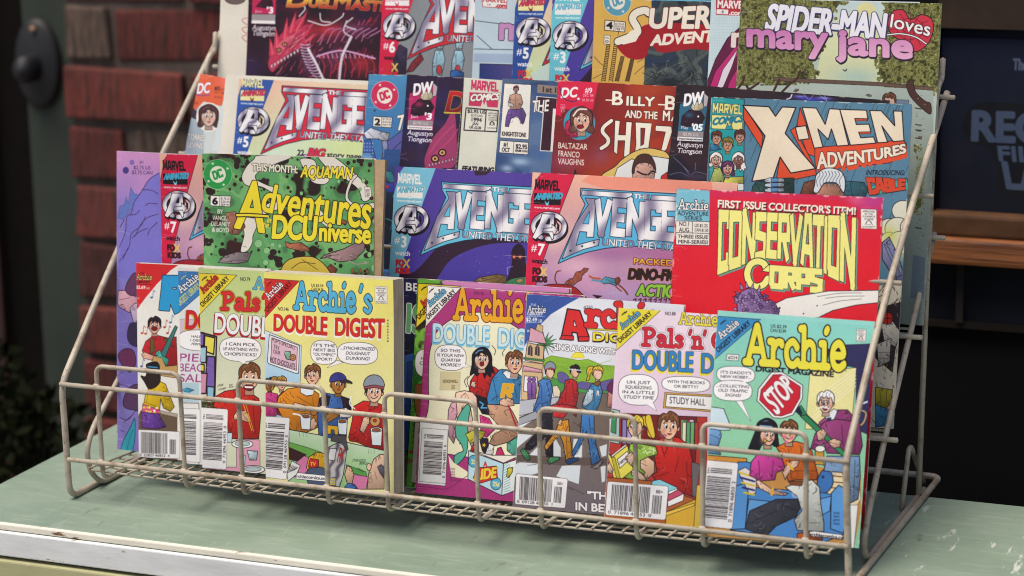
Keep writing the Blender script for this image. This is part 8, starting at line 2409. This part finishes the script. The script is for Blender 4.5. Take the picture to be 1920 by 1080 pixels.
c = Cover('x', (942, 147), (1045, 152), .1298, Zm, 16, CW, yaw=3); add(c, knight, kind='comic_book', label='stormy blue comic with a white box showing a muscular figure in purple trousers', cat='comic book', group=G_M, T=.0014, back='#34466c', seed=26, wear=1.6)
c = Cover('x', (1047, 151), (1268, 162), .1258, Zm, 16, CW, yaw=4); add(c, shozam, kind='comic_book', label='rust red comic with cream lettering and a girl in a round teal badge', cat='comic book', group=G_M, T=.0016, back='#7a2420', seed=27, amp=.0009)
c = Cover('x', (1269, 157), (1640, 186), .1220, Zm, 16, CW, yaw=7); add(c, may_comic, kind='comic_book', label='near black comic dated May with a blue corner box behind the steel blue comic', cat='comic book', group=G_M, T=.0014, back='#241820', seed=28)
c = Cover('x', (1334, 182), (1711, 196), .1165, Zm, 15, None, yaw=8); add(c, mutant_comic, kind='comic_book', label='steel blue comic with a giant cream and orange X and extruded lettering', cat='comic book', group=G_M, T=.0024, pages='#d6cdb4', back='#6a8090', seed=29, tr=.0025, wear=1.6)

# -- top pocket
Zt = .148
tl = lambda x: (x - 1, -14 + (x - 460) * .019)
for x, x2, Y, dr, kw in ((416, 460, .2325, white_top, dict(label='cream comic at the far left of the top row', back='#ddd5c6', seed=40)),
                         (468, 715, .2288, dragon_top, dict(label='maroon comic with a fire breathing skeleton dragon in the top row', back='#2a1020', seed=41))):
    c = Cover('x', tl(x), tl(x2), Y, Zt, 12, CW); add(c, dr, kind='comic_book', cat='comic book', group=G_T, T=.0014, **kw)


def legs_bg(s):
    s.via = s; robots(s); s.via = AV7; s.fr(*G3)


c = Cover('x', (719, -44), (890, -41), .2251, Zt, 12, CW)
add(c, lambda s: team(s, '6', P9, legs_bg, ('#f4f0ee', '#f0dce0', '#c83a5c', '#f4f0ee', '#f4f0ee'), '#d02c34', INK), kind='comic_book', label='crimson banded issue 6 comic with pale armoured legs in the top row', cat='comic book', group=G_T, T=.0014, back='#8a8a90', seed=42)
c = Cover('x', tl(893), tl(965), .2214, Zt, 12, CW); add(c, lambda s: girl_m(s, '14', 0), kind='comic_book', label='pale blue comic with a pink letter m in the top row', cat='comic book', group=G_T, T=.0014, back='#c0d0d8', seed=43)
c = Cover('x', (968, -36), (1035, -35), .2177, Zt, 12, CW, yaw=2)
add(c, lambda s: team(s, '5', '#2f4f9c', blue_bg, ('#f0e6a0', '#d83a5c', '#7a1c34', '#f0e6a0', '#e8f0f8'), '#d8263c', '#f4f0ee'), kind='comic_book', label='royal blue banded issue 5 comic in the top row, only its left strip showing', cat='comic book', group=G_T, T=.0014, back='#5a70a8', seed=44)
c = Cover('x', (1037, -29), (1115, -28), .2140, Zt, 12, CW, yaw=2)
add(c, lambda s: avengers(s, AV7, '3', '#6cc4d4', strip7, '#66c0dc', team_blue, ('#efece8', '#5cb0c8', '#d8e4e8', '#efece8', '#f4f0ee'), watch='#f4f0ee'), kind='comic_book', label='turquoise banded issue 3 comic in the top row beside the mustard comic', cat='comic book', group=G_T, T=.0014, back='#4a3a80', seed=45)
c = Cover('x', tl(1117), tl(1330), .2100, Zt, 12, CW, yaw=2); add(c, super_adv, kind='comic_book', label='mustard yellow issue 4 comic with a sweeping white S in the top row', cat='comic book', group=G_T, T=.0016, back='#b8904a', seed=46)
c = Cover('x', (1334, -4), (1385, -3), .2060, Zt, 12, CW, yaw=3.2); add(c, stripe_comic, kind='comic_book', label='pale dotted comic with magenta stripes, left of the comic with trees', cat='comic book', group=G_T, T=.0014, back='#c0d4da', seed=47)
c = Cover('x', (1389, -3), (1767, 7), .2015, Zt, 12, None, yaw=4); add(c, trees_comic, kind='comic_book', label='comic with leafy trees and pink and white title in the top row, rightmost', cat='comic book', group=G_T, T=.0018, back='#b0bcb0', seed=48, tr=.003)
